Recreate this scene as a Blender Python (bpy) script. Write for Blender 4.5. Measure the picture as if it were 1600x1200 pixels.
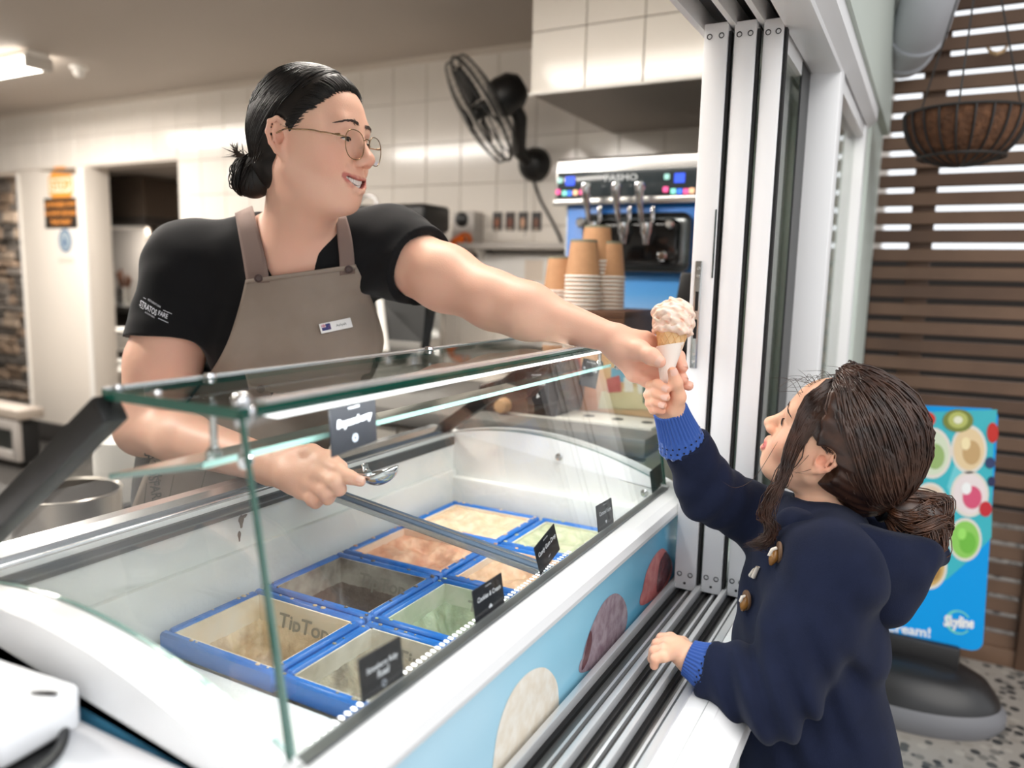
import bpy, bmesh, math, random
import numpy as np
from mathutils import Vector, Matrix, Quaternion
random.seed(7); rng = np.random.default_rng(11)
for _o in list(bpy.data.objects): bpy.data.objects.remove(_o)
SC = bpy.context.scene; COL = SC.collection
PI = math.pi

# ---------------------------------------------------------------- camera
F_PX = 1200.0; CAM_H = 1.25
CAM_R = np.array([[0.87814408, 0.08692597, -0.47043261],
                  [0.47781776, -0.11102409, 0.87141485],
                  [0.02351923, -0.99000885, -0.13902991]])   # columns: right, down, forward
cam_d = bpy.data.cameras.new('camera'); cam = bpy.data.objects.new('camera', cam_d); COL.objects.link(cam)
_r, _d, _f = CAM_R[:, 0], CAM_R[:, 1], CAM_R[:, 2]
cam.matrix_world = Matrix(((_r[0], -_d[0], -_f[0], 0), (_r[1], -_d[1], -_f[1], 0), (_r[2], -_d[2], -_f[2], CAM_H), (0, 0, 0, 1)))
cam_d.sensor_width = 36; cam_d.lens = 27.0; cam_d.clip_start = 0.02; cam_d.clip_end = 200
cam_d.dof.use_dof = True; cam_d.dof.focus_distance = 1.17; cam_d.dof.aperture_fstop = 2.3
SC.camera = cam
# ---------------------------------------------------------------- light
SC.view_settings.view_transform = 'Standard'; SC.view_settings.look = 'None'
SC.view_settings.gamma = 1.0; SC.view_settings.use_curve_mapping = False
SC.view_settings.exposure = 0.78
wd = bpy.data.worlds.new('overcast_sky'); SC.world = wd; wd.use_nodes = True
_nt = wd.node_tree; _bg = _nt.nodes['Background']; _bg.inputs[0].default_value = (0.93, 0.96, 1.0, 1); _bg.inputs[1].default_value = .82
_sd = bpy.data.lights.new('hazy_sun', 'SUN'); _sd.energy = .8; _sd.angle = math.radians(50); _sd.color = (1, .95, .88)
_so = bpy.data.objects.new('hazy_sun', _sd); COL.objects.link(_so); _so.rotation_euler = (math.radians(48), math.radians(12), math.radians(35))
try:
    SC.cycles.max_bounces = 10; SC.cycles.diffuse_bounces = 5; SC.cycles.glossy_bounces = 5; SC.cycles.transmission_bounces = 8
    SC.cycles.transparent_max_bounces = 24; SC.cycles.caustics_reflective = False; SC.cycles.caustics_refractive = False
    SC.cycles.sample_clamp_indirect = 6.0; SC.cycles.use_denoising = True
except Exception: pass

# ---------------------------------------------------------------- helpers
def V3(*a): return np.array(a, float)
def at(px, py, dep=None, x=None, y=None, z=None):
    """a point of the place seen at (px,py), at a given depth or on a given world plane"""
    r = CAM_R @ np.array([(px - 800) / F_PX, (py - 600) / F_PX, 1.0])
    if dep is not None: t = dep
    elif x is not None: t = x / r[0]
    elif y is not None: t = y / r[1]
    else: t = (z - CAM_H) / r[2]
    return r * t + np.array([0, 0, CAM_H])
def lin(c):
    return tuple(((v / 255) / 12.92 if v / 255 <= .04045 else ((v / 255 + .055) / 1.055) ** 2.4) for v in c)
MATS = {}
def mat(name, rgb, rough=.5, metal=0., spec=.5, noise=None, bump=None, sss=0., trans=0., emit=0., coat=0., sheen=0., aniso=0., vcol=None):
    """noise=(scale, amount, rgb2)  bump=(scale, strength, distance)"""
    if name in MATS: return MATS[name]
    m = bpy.data.materials.new(name); m.use_nodes = True; nt = m.node_tree; b = nt.nodes['Principled BSDF']
    c = (*lin(rgb), 1); b.inputs['Base Color'].default_value = c
    b.inputs['Roughness'].default_value = rough; b.inputs['Metallic'].default_value = metal
    b.inputs['Specular IOR Level'].default_value = spec
    if sss: b.inputs['Subsurface Weight'].default_value = sss; b.inputs['Subsurface Radius'].default_value = (1, .35, .2); b.inputs['Subsurface Scale'].default_value = .006
    if trans: b.inputs['Transmission Weight'].default_value = trans
    if coat: b.inputs['Coat Weight'].default_value = coat; b.inputs['Coat Roughness'].default_value = .08
    if sheen: b.inputs['Sheen Weight'].default_value = sheen; b.inputs['Sheen Roughness'].default_value = .4
    if emit: b.inputs['Emission Color'].default_value = c; b.inputs['Emission Strength'].default_value = emit
    tc = nt.nodes.new('ShaderNodeTexCoord'); src = None
    if vcol:
        a = nt.nodes.new('ShaderNodeVertexColor'); a.layer_name = vcol; src = a.outputs[0]
    if noise:
        n = nt.nodes.new('ShaderNodeTexNoise'); n.inputs['Scale'].default_value = noise[0]; n.inputs['Detail'].default_value = 4
        nt.links.new(tc.outputs['Object'], n.inputs['Vector'])
        mx = nt.nodes.new('ShaderNodeMix'); mx.data_type = 'RGBA'
        r = nt.nodes.new('ShaderNodeMapRange'); r.inputs[1].default_value = .35; r.inputs[2].default_value = .65; r.inputs[4].default_value = noise[1]
        nt.links.new(n.outputs[0], r.inputs[0]); nt.links.new(r.outputs[0], mx.inputs[0])
        if src: nt.links.new(src, mx.inputs[6])
        else: mx.inputs[6].default_value = c
        mx.inputs[7].default_value = (*lin(noise[2]), 1); src = mx.outputs[2]
    if src: nt.links.new(src, b.inputs['Base Color'])
    if bump:
        n = nt.nodes.new('ShaderNodeTexNoise'); n.inputs['Scale'].default_value = bump[0]; n.inputs['Detail'].default_value = 3
        nt.links.new(tc.outputs['Object'], n.inputs['Vector'])
        bp = nt.nodes.new('ShaderNodeBump'); bp.inputs['Strength'].default_value = bump[1]; bp.inputs['Distance'].default_value = bump[2]
        nt.links.new(n.outputs[0], bp.inputs['Height']); nt.links.new(bp.outputs[0], b.inputs['Normal'])
    MATS[name] = m; return m
def glass_mat(name, tint=(.93, .97, .95), refl=1.0, ior=1.45, rough=0.0):
    if name in MATS: return MATS[name]
    m = bpy.data.materials.new(name); m.use_nodes = True; nt = m.node_tree
    for n in list(nt.nodes): nt.nodes.remove(n)
    out = nt.nodes.new('ShaderNodeOutputMaterial'); mx = nt.nodes.new('ShaderNodeMixShader')
    tr = nt.nodes.new('ShaderNodeBsdfTransparent'); tr.inputs[0].default_value = (*tint, 1)
    gl = nt.nodes.new('ShaderNodeBsdfGlossy'); gl.inputs['Roughness'].default_value = rough
    fr = nt.nodes.new('ShaderNodeLayerWeight'); fr.inputs[0].default_value = .5
    pw = nt.nodes.new('ShaderNodeMath'); pw.operation = 'POWER'; pw.inputs[1].default_value = 5.0; nt.links.new(fr.outputs['Facing'], pw.inputs[0])
    ml = nt.nodes.new('ShaderNodeMath'); ml.operation = 'MULTIPLY_ADD'; ml.inputs[1].default_value = .95; ml.inputs[2].default_value = .04 * refl; ml.use_clamp = True
    nt.links.new(pw.outputs[0], ml.inputs[0]); nt.links.new(ml.outputs[0], mx.inputs[0]); nt.links.new(tr.outputs[0], mx.inputs[1]); nt.links.new(gl.outputs[0], mx.inputs[2])
    nt.links.new(mx.outputs[0], out.inputs[0]); MATS[name] = m; return m

def tag(o, label=None, cat=None, group=None, kind=None):
    if label: o['label'] = label
    if cat: o['category'] = cat
    if group: o['group'] = group
    if kind: o['kind'] = kind
    return o
def thing(name, label, cat, loc=(0, 0, 0), group=None, kind=None):
    o = bpy.data.objects.new(name, None); COL.objects.link(o); o.location = loc; o.empty_display_size = .05
    return tag(o, label, cat, group, kind)
def root_loc(p):
    l = Vector(p.location)
    return l + root_loc(p.parent) if p.parent else l
def link(name, me, m=None, parent=None, smooth=False):
    """a mesh whose vertices are in world coordinates; its parent carries it along"""
    o = bpy.data.objects.new(name, me); COL.objects.link(o)
    if m is not None:
        me.materials.clear()
        for x in (m if isinstance(m, (list, tuple)) else [m]): me.materials.append(x)
    if parent is not None:
        o.parent = parent
        q = parent
        T = Matrix.Identity(4)
        # every ancestor only ever translates
        s = Vector((0, 0, 0))
        while q is not None:
            s += Vector(q.location) ; q = q.parent if q.type == 'EMPTY' else None
        if parent.type == 'EMPTY': o.matrix_parent_inverse = Matrix.Translation(-s)
    if smooth: me.shade_smooth()
    return o
def from_bm(name, bm, m, parent=None, smooth=False, angle=None):
    me = bpy.data.meshes.new(name); bm.normal_update(); bm.to_mesh(me); bm.free()
    o = link(name, me, m, parent, smooth or angle is not None)
    if angle is not None: me.set_sharp_from_angle(angle=math.radians(angle))
    return o
def from_py(name, v, f, m, parent=None, smooth=False, angle=None):
    me = bpy.data.meshes.new(name); me.from_pydata([tuple(map(float, p)) for p in v], [], f); me.update()
    o = link(name, me, m, parent, smooth or angle is not None)
    if angle is not None: me.set_sharp_from_angle(angle=math.radians(angle))
    return o
def bm_box(bm, lo, hi, bev=0, seg=2, M=None):
    g = bmesh.ops.create_cube(bm, size=1)['verts']
    lo = Vector(lo); hi = Vector(hi); s = hi - lo; c = (hi + lo) / 2
    for v in g: v.co = Vector((v.co.x * s.x, v.co.y * s.y, v.co.z * s.z)) + c
    if bev:
        es = list({e for v in g for e in v.link_edges})
        r = bmesh.ops.bevel(bm, geom=es, offset=bev, segments=seg, profile=.5, affect='EDGES')
        g = list({v for f in r['faces'] for v in f.verts} | {v for v in g if v.is_valid})
    if M is not None: bmesh.ops.transform(bm, matrix=M, verts=g)
    return g
def box(name, lo, hi, m, parent=None, bev=0, seg=2, M=None, angle=40):
    bm = bmesh.new(); bm_box(bm, lo, hi, bev, seg, M)
    return from_bm(name, bm, m, parent, angle=angle if bev else None)
def bm_tube(bm, pts, r, n=10, cap=True, taper=None, flat=1.0):
    pts = [Vector(p) for p in pts]; N = len(pts)
    rr = [r] * N if not hasattr(r, '__len__') else list(r)
    t0 = (pts[1] - pts[0]).normalized()
    a = Vector((0, 0, 1)) if abs(t0.z) < .9 else Vector((1, 0, 0))
    u = t0.cross(a).normalized(); rings = []
    for i in range(N):
        t = (pts[min(i + 1, N - 1)] - pts[max(i - 1, 0)]).normalized()
        u = (u - t * u.dot(t)); u = u.normalized() if u.length > 1e-6 else t.orthogonal().normalized()
        w = t.cross(u)
        rings.append([bm.verts.new(pts[i] + (u * math.cos(2 * PI * k / n) + w * math.sin(2 * PI * k / n) * flat) * rr[i]) for k in range(n)])
    for i in range(N - 1):
        for k in range(n):
            bm.faces.new((rings[i][k], rings[i][(k + 1) % n], rings[i + 1][(k + 1) % n], rings[i + 1][k]))
    if cap:
        bm.faces.new(rings[0][::-1]); bm.faces.new(rings[-1])
def tube(name, pts, r, m, parent=None, n=10, flat=1.0):
    bm = bmesh.new(); bm_tube(bm, pts, r, n, flat=flat); return from_bm(name, bm, m, parent, angle=50)
def bm_lathe(bm, prof, n=32, M=None):
    """profile of (radius, height) pairs turned about z"""
    rings = []; vs = []
    for r, z in prof:
        if r < 1e-6: rg = [bm.verts.new((0, 0, z))]
        else: rg = [bm.verts.new((r * math.cos(2 * PI * k / n), r * math.sin(2 * PI * k / n), z)) for k in range(n)]
        rings.append(rg); vs += rg
    for a, b in zip(rings, rings[1:]):
        for k in range(n):
            k2 = (k + 1) % n
            q = [a[k % len(a)], a[k2 % len(a)], b[k2 % len(b)], b[k % len(b)]]
            q = list(dict.fromkeys(q))
            if len(q) > 2:
                try: bm.faces.new(q)
                except ValueError: pass
    if M is not None: bmesh.ops.transform(bm, matrix=M, verts=vs)
    bmesh.ops.recalc_face_normals(bm, faces=bm.faces)
def lathe(name, prof, m, parent=None, n=32, M=None, angle=35):
    bm = bmesh.new(); bm_lathe(bm, prof, n, M); return from_bm(name, bm, m, parent, angle=angle)
def prism(name, poly, axis, a, b, m, parent=None, bev=0, angle=40):
    """polygon in the two other axes, extruded from a to b along axis"""
    bm = bmesh.new()
    def P(p, t):
        q = list(p); q.insert(axis, t); return q
    A = [bm.verts.new(P(p, a)) for p in poly]; B = [bm.verts.new(P(p, b)) for p in poly]
    bm.faces.new(A); bm.faces.new(B[::-1]); n = len(poly)
    for i in range(n): bm.faces.new((A[i], B[i], B[(i + 1) % n], A[(i + 1) % n]))
    bmesh.ops.recalc_face_normals(bm, faces=bm.faces)
    if bev: bmesh.ops.bevel(bm, geom=list(bm.edges), offset=bev, segments=2, profile=.5, affect='EDGES')
    return from_bm(name, bm, m, parent, angle=angle if bev else None)
def frame_M(o, ex, ey):
    ex = Vector(ex).normalized(); ey = Vector(ey); ez = ex.cross(ey).normalized(); ey = ez.cross(ex).normalized()
    M = Matrix((ex, ey, ez)).transposed().to_4x4(); M.translation = Vector(o); return M
def text_verts(s, size, weight=0., shear=0., align='CENTER', sx=1.0, res=3):
    cu = bpy.data.curves.new('t', 'FONT'); cu.body = s; cu.size = size; cu.offset = weight; cu.shear = shear
    cu.align_x = align; cu.align_y = 'CENTER'; cu.resolution_u = res; cu.fill_mode = 'FRONT'
    o = bpy.data.objects.new('t', cu); COL.objects.link(o)
    dg = bpy.context.evaluated_depsgraph_get(); me = bpy.data.meshes.new_from_object(o.evaluated_get(dg))
    v = [Vector((p.co.x * sx, p.co.y, 0)) for p in me.vertices]; f = [tuple(p.vertices) for p in me.polygons]
    bpy.data.objects.remove(o); bpy.data.curves.remove(cu); bpy.data.meshes.remove(me)
    return v, f
def text(name, s, size, M, m, parent=None, off=.0008, **k):
    v, f = text_verts(s, size, **k)
    return from_py(name, [M @ (p + Vector((0, 0, off))) for p in v], f, m, parent)
def disc_fan(cx, cy, rx, ry, n=20, a0=0., a1=2 * PI):
    return [(cx + rx * math.cos(a0 + (a1 - a0) * i / n), cy + ry * math.sin(a0 + (a1 - a0) * i / n)) for i in range(n)]
def print_poly(name, poly, M, m, parent, off):
    return from_py(name, [M @ Vector((x, y, off)) for x, y in poly], [tuple(range(len(poly)))], m, parent)
def crv(pts, n=12):
    """smooth curve through points (Catmull-Rom)"""
    p = np.asarray(pts, float); p = np.vstack([2 * p[0] - p[1], p, 2 * p[-1] - p[-2]]); out = []
    seg = len(p) - 3
    for t in np.linspace(0, seg - 1e-6, n):
        i = int(t); u = t - i; a, b, c, d = p[i:i + 4]
        out.append(.5 * ((2 * b) + (-a + c) * u + (2 * a - 5 * b + 4 * c - d) * u * u + (-a + 3 * b - 3 * c + d) * u ** 3))
    return np.array(out)
# ================================================================ the setting
H = CAM_H
def S(o): return tag(o, kind='structure')
M_white = mat('white_paint', (236, 233, 228), .55)
M_tile = mat('white_glazed_tile', (238, 232, 224), .12, spec=.55, noise=(1.5, .35, (226, 219, 210)))
M_grout = mat('grout', (205, 196, 186), .8)
M_ceil = mat('ceiling_paint', (196, 186, 176), .75)
M_alu = mat('white_powdercoat', (248, 248, 249), .38, spec=.4)
M_black = mat('black_plastic', (16, 16, 17), .38)
M_rubber = mat('black_rubber', (22, 22, 23), .65)
M_steel = mat('brushed_steel', (200, 200, 198), .26, metal=1)
M_chrome = mat('chrome', (225, 226, 228), .08, metal=1)
M_dark = mat('dark_void', (28, 25, 23), .8)
YW = 3.2; ZC = H + 1.03          # back wall, ceiling
# --- floors
S(box('floor', (-10, -2, -.06), (-.25, 6, 0), mat('grey_vinyl_floor', (78, 76, 74), .4, noise=(6, .4, (64, 62, 60)))))
def terrazzo():
    m = bpy.data.materials.new('exposed_aggregate'); m.use_nodes = True; nt = m.node_tree; b = nt.nodes['Principled BSDF']; b.inputs['Roughness'].default_value = .45
    tc = nt.nodes.new('ShaderNodeTexCoord'); v = nt.nodes.new('ShaderNodeTexVoronoi'); v.inputs['Scale'].default_value = 34; v.inputs['Randomness'].default_value = 1
    nt.links.new(tc.outputs['Object'], v.inputs['Vector'])
    sep = nt.nodes.new('ShaderNodeSeparateColor'); nt.links.new(v.outputs['Color'], sep.inputs[0])
    cr = nt.nodes.new('ShaderNodeValToRGB'); e = cr.color_ramp.elements
    e[0].position = 0; e[0].color = (*lin((58, 58, 58)), 1); e[1].position = 1; e[1].color = (*lin((196, 188, 178)), 1)
    for p, c in ((.25, (84, 84, 82)), (.4, (150, 143, 134)), (.6, (120, 116, 110)), (.8, (170, 163, 154))):
        x = e.new(p); x.color = (*lin(c), 1)
    cr.color_ramp.interpolation = 'CONSTANT'; nt.links.new(sep.outputs[0], cr.inputs[0])
    r = nt.nodes.new('ShaderNodeMapRange'); r.inputs[1].default_value = .42; r.inputs[2].default_value = .5
    nt.links.new(v.outputs['Distance'], r.inputs[0])
    mx = nt.nodes.new('ShaderNodeMix'); mx.data_type = 'RGBA'; nt.links.new(r.outputs[0], mx.inputs[0]); nt.links.new(cr.outputs[0], mx.inputs[6]); mx.inputs[7].default_value = (*lin((158, 151, 143)), 1)
    nt.links.new(mx.outputs[2], b.inputs['Base Color']); return m
S(box('pavement', (-.25, -6, -.06), (12, 14, 0), terrazzo()))
# --- ceiling
S(box('ceiling', (-10, -2, ZC), (-.38, YW + .15, ZC + .1), M_ceil))
# --- back wall with two openings, tiles proud of the grout
DX0, DX1, DTOP = -4.90, -4.03, H + .64     # doorway
wb = thing('wall_back', None, None, (-3, YW, 0), kind='structure')
box('wall_core', (DX1, YW, 0), (-.30, YW + .14, ZC), M_grout, wb)
box('header', (-9, YW, DTOP), (DX1, YW + .14, ZC), M_grout, wb)
tile_me = bpy.data.meshes.new('tile'); _bm = bmesh.new(); bm_box(_bm, (-.0985, -.008, -.0985), (.0985, 0, .0985), .002, 1); _bm.to_mesh(tile_me); _bm.free(); tile_me.materials.append(M_tile)
def tile(x, y, z, parent, sx=1., sz=1., rz=0.):
    o = bpy.data.objects.new('tile', tile_me); COL.objects.link(o); o.parent = parent; o.matrix_parent_inverse = Matrix.Translation(-Vector(parent.location))
    o.location = (x, y, z); o.scale = (sx, 1, sz); o.rotation_euler = (0, 0, rz); return o
_z = ZC - .10
while _z > .75:
    _x = DX1 + .10
    while _x < -.85:
        tile(_x, YW, _z, wb); _x += .2
    _z -= .2
for _k in range(14):
    for _z in (ZC - .10, ZC - .29): tile(DX1 - .1 - .2 * _k, YW, _z, wb, 1, 1 if _z > ZC - .2 else .9)
# wall continues past the bank of openings
S(box('wall_left', (-9.6, -2, 0), (-9.45, 6, ZC), M_white))
S(box('wall_near', (-9.6, -2.1, 0), (-.4, -1.95, ZC), M_white))
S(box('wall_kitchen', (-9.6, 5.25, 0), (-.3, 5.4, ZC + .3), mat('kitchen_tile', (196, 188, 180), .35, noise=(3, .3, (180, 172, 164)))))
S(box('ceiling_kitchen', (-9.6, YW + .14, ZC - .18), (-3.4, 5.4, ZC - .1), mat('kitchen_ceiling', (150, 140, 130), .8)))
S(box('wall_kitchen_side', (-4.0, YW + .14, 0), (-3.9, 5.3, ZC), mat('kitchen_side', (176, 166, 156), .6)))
S(prism('trim_1', [(YW, ZC - .03), (YW - .035, ZC), (YW, ZC)], 0, -9.4, -.4, mat('cornice', (214, 204, 192), .6)))
S(box('baseboard_back', (-5.66, YW - .055, 0), (-4.9, YW - .03, .14), mat('dark_skirting', (44, 42, 41), .5)))
# white pillar between the openings
pil = thing('trim_2', None, None, (-5.28, YW, 0), kind='structure')
box('post', (-5.66, YW - .03, .0), (-4.90, YW + .14, DTOP), mat('warm_white', (228, 220, 210), .5), pil, .004)
box('edge_strip', (-4.945, YW - .04, .0), (-4.90, YW - .03, DTOP - .02), M_white, pil)
box('edge_strip', (-5.66, YW - .04, .0), (-5.635, YW - .03, DTOP - .02), M_white, pil)
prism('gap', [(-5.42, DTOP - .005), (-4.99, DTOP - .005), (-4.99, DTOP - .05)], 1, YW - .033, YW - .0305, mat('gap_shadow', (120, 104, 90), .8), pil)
# --- stacked stone pier seen through the far left opening
st = thing('wall_stone', None, None, (-7.1, 4.0, 0), kind='structure')
box('mortar', (-8.2, 4.03, 0), (-6.45, 4.25, ZC), mat('stone_mortar', (52, 46, 41), .9), st)
stone_m = [mat('stone_%s' % n, c, .8, bump=(30, .5, .02), noise=(9, .6, c2)) for n, c, c2 in (('tan', (150, 133, 116), (110, 96, 84)), ('grey', (112, 104, 97), (78, 72, 67)), ('brown', (128, 108, 90), (92, 78, 66)), ('dark', (84, 77, 71), (58, 54, 50)))]
_z = .01; _r = random.Random(3)
while _z < 2.0:
    h = _r.uniform(.045, .11); x = -7.62 + _r.uniform(-.1, 0)
    while x < -6.46:
        w = min(_r.uniform(.1, .3), -6.44 - x); d = _r.uniform(.0, .035)
        bm = bmesh.new(); bm_box(bm, (x + .005, 4.03 - .03 - d, _z + .004), (x + w - .005, 4.05, _z + h - .004), .012, 1)
        for v in bm.verts: v.co += Vector((_r.uniform(-.006, .006), _r.uniform(-.008, .008), _r.uniform(-.006, .006)))
        from_bm('stone', bm, stone_m[_r.randrange(4)], st); x += w
    _z += h
# --- tiled bulkhead over the soft serve machine
HX = -1.264; HY0 = 2.43; HZ = H + .615
bh = thing('trim_3', None, None, (-.9, 2.8, HZ), kind='structure')
box('bulkhead_core', (HX, HY0, HZ), (-.42, YW, ZC), mat('bulkhead_underside', (150, 142, 134), .5), bh)
for i in range(5):
    for k in range(3):
        z = HZ + .1 + .2 * k
        if z + .1 < ZC + .15: tile(HX + .1 + .2 * i, HY0, z, bh)
box('edge_bead', (HX - .006, HY0 - .012, HZ - .004), (-.42, HY0 - .0, HZ + .004), M_white, bh)
# --- fluorescent fittings
def fluoro(x0, x1, y, label, group=None, ZC=ZC, energy=23):
    f = thing('fluorescent_light', label, 'light', ((x0 + x1) / 2, y, ZC - .02), group)
    box('tray', (x0, y - .05, ZC - .035), (x1, y + .05, ZC - .001), M_white, f, .004)
    for x in (x0, x1 - .03): box('end_cap', (x, y - .065, ZC - .085), (x + .03, y + .065, ZC - .02), mat('lamp_cap', (205, 200, 194), .5), f, .006)
    prism('diffuser', [(y - .06, ZC - .035), (y - .055, ZC - .072), (y - .03, ZC - .083), (y + .03, ZC - .083), (y + .055, ZC - .072), (y + .06, ZC - .035)], 0, x0 + .03, x1 - .03, mat('lit_diffuser', (255, 247, 236), .5, emit=7.0), f)
    ld = bpy.data.lights.new('tube_glow', 'AREA'); ld.shape = 'RECTANGLE'; ld.size = x1 - x0 - .1; ld.size_y = .1; ld.energy = energy; ld.color = (1, .94, .87)
    lo = bpy.data.objects.new('tube_glow', ld); COL.objects.link(lo); lo.parent = f; lo.location = (0, 0, -.08)
    return f
fluoro(-5.15, -3.92, 2.34, 'long fluorescent light with a grey end cap on the ceiling at upper left')
fluoro(-3.1, -1.87, .55, 'fluorescent light on the ceiling over the counter aisle, out of frame')
fluoro(-1.75, -.52, 1.35, 'fluorescent light on the ceiling above the side bench, out of frame', energy=9)
fluoro(-3.95, -2.75, 1.25, 'added fluorescent light on the ceiling over the middle of the shop, out of frame', energy=19)  # unseen lamp added to brighten the room and back wall
fluoro(-6.5, -5.27, .6, 'fluorescent light on the ceiling deep in the shop, out of frame')
fluoro(-6.9, -5.7, 3.56, 'added fluorescent light on the kitchen ceiling beyond the doorway, hidden by the header', ZC=ZC - .18, energy=42)  # added out of sight to lift the dark kitchen
sm = thing('smoke_detector', 'small white round smoke detector on the ceiling beside the fluorescent light', 'detector', (-4.02, 2.6, ZC))
lathe('base', [(0, 0), (.045, 0), (.045, -.012), (.03, -.02), (0, -.02)], M_white, sm, 20, Matrix.Translation((-4.02, 2.6, ZC)))
lathe('dome', [(.03, -.02), (.03, -.035), (.018, -.052), (0, -.055)], M_white, sm, 20, Matrix.Translation((-4.02, 2.6, ZC)))
# ================================================================ the servery window front
ZS = H - .57           # top of the sliding track
S(prism('wall_front_lower', [(-.25, 0), (-.19, 0), (-.19, ZS - .06), (-.25, ZS - .03)], 1, -4, 1.76, mat('pale_green_panel', (214, 224, 219), .4)))
S(box('wall_front_far', (-.34, 1.76, 0), (-.2, 2.45, ZS - .02), mat('pale_green_panel', (214, 224, 219), .4)))
S(box('wall_front_upper', (-.30, -4, H + .49), (-.17, 2.9, ZC + .5), mat('pale_green_wall', (198, 206, 198), .6)))
S(box('trim_5', (-.33, 2.45, 0), (-.19, 2.9, ZC + .5), mat('pale_green_wall', (198, 206, 198), .6)))
wf = thing('window_1', None, None, (-.3, .5, ZS), kind='structure')
Y0, Y1 = -3.0, 1.76
# bottom track: three channels with raised fins
box('track_bed', (-.392, Y0, ZS - .05), (-.25, 1.76, ZS - .022), mat('track_grey', (136, 136, 134), .38, metal=.7), wf)
for x, w, h in ((-.392, .010, .0), (-.343, .009, .0), (-.297, .008, .0), (-.258, .012, -.002)):
    box('track_fin', (x - w / 2 + .004, Y0, ZS - .03), (x + w / 2 + .004, 1.76, ZS + h), mat('fin_alu', (222, 223, 224), .3, metal=.35), wf, .001)
for x in (-.3835, -.3345, -.2895): box('brush_seal', (x, Y0, ZS - .023), (x + .0075, 1.76, ZS - .015), M_rubber, wf)
for x in (-.362, -.315, -.272): box('guide_rib', (x, Y0, ZS - .023), (x + .004, 1.76, ZS - .014), mat('fin_alu', (222, 223, 224), .3, metal=.35), wf)
box('sill', (-.252, Y0, ZS - .05), (-.205, 1.76, ZS - .004), M_alu, wf, .003)
box('sill_seam', (-.2225, Y0, ZS - .006), (-.2215, 1.40, ZS - .0035), mat('seam_grey', (170, 172, 172), .6), wf)
prism('sill_nosing', [(-.205, ZS - .005), (-.172, ZS - .03), (-.172, ZS - .06), (-.205, ZS - .06)], 1, Y0, 1.76, M_alu, wf)
# head track
ZT = H + .435
box('head_bed', (-.40, Y0, ZT + .035), (-.25, 1.76, ZT + .06), mat('head_dark', (60, 58, 57), .5), wf)
for x, w in ((-.396, .012), (-.338, .010), (-.2915, .010)):
    box('head_fin', (x - w / 2, Y0, ZT - .002), (x + w / 2, 1.76, ZT + .05), M_alu, wf, .001)
box('head_face', (-.255, Y0, ZT - .012), (-.20, 1.76, ZT + .058), M_alu, wf, .002)
prism('head_flashing', [(-.20, ZT + .0), (-.178, ZT + .02), (-.178, ZT + .058), (-.20, ZT + .058)], 1, Y0, 2.45, M_alu, wf)
# sliding sashes stacked at the far end
M_pane = glass_mat('window_pane', (.86, .90, .88), 1.0)
def sash(x0, x1, y0, y1, big):
    s = thing('sliding_sash', None, None, (x0, y0, ZS), kind='structure'); s.name = 'window_%d' % big
    d = .034
    zb, zt = ZS - .012, ZT + .004
    box('stile', (x0, y0, zb), (x1, y0 + d, zt), M_alu, s, .002)
    box('stile', (x0, y1 - d, zb), (x1, y1, zt), M_alu, s, .002)
    box('rail', (x0 + .004, y0 + d, zb), (x1 - .004, y1 - d, zb + .045), M_alu, s)
    box('rail', (x0 + .004, y0 + d, zt - .04), (x1 - .004, y1 - d, zt), M_alu, s)
    box('pane', ((x0 + x1) / 2 - .003, y0 + d, zb + .04), ((x0 + x1) / 2 + .003, y1 - d, zt - .035), M_pane, s)
    box('seal', (x1 + .001, y0 + .004, zb), (x1 + .005, y0 + .02, zt - .015), M_rubber, s)
    w = x1 - x0
    for fx in (.24, .74):
        for zz in (zt - .022, zb + .03):
            lathe('screw_hole', [(0, -.002), (.0048, -.002), (.0048, 0.0006), (.0036, .0006), (.003, -.001), (0, -.001)], M_black, s, 14, frame_M((x0 + w * fx, y0 - .0004, zz), (1, 0, 0), (0, 0, 1)))
    lathe('screw_hole', [(0, -.001), (.0024, -.001), (.0024, 0.0006), (0, .0006)], M_black, s, 12, frame_M((x0 + w * .5, y0 - .0004, zb + .013), (1, 0, 0), (0, 0, 1)))
    return s
s1 = sash(-.386, -.345, 1.385, 2.05, 2)
s2 = sash(-.336, -.299, 1.392, 2.06, 3)
s3 = sash(-.289, -.256, 1.400, 2.07, 4)
# second fin of the first sash, its lock strip and pull
box('outer_fin', (-.345, 1.392, ZS - .01), (-.3405, 1.43, ZT - .012), M_alu, s1)
_lz0, _lz1 = at(1082, 575, y=1.384)[2], at(1094, 408, y=1.384)[2]
_lx = (at(1082, 575, y=1.384)[0] + at(1094, 408, y=1.384)[0]) / 2
lk = box('lock_plate', (_lx - .0065, 1.3815, _lz0), (_lx + .0065, 1.3845, _lz1), M_steel, s1, .001)
for a, b in ((.28, .46), (.54, .72)): box('lock_slot', (_lx - .003, 1.3808, _lz0 + (_lz1 - _lz0) * a), (_lx + .003, 1.3818, _lz0 + (_lz1 - _lz0) * b), M_black, lk)
for a in (.06, .13, .86, .93): lathe('screw', [(0, .0014), (.003, .0012), (.0036, 0), (0, 0)], M_steel, lk, 12, frame_M((_lx, 1.3815, _lz0 + (_lz1 - _lz0) * a), (1, 0, 0), (0, 0, 1)))
box('pull_slot', (-.3485, 1.3835, H + .005), (-.3455, 1.3855, H + .125), mat('grey_pull', (70, 80, 80), .3), s1, .0008)
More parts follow.
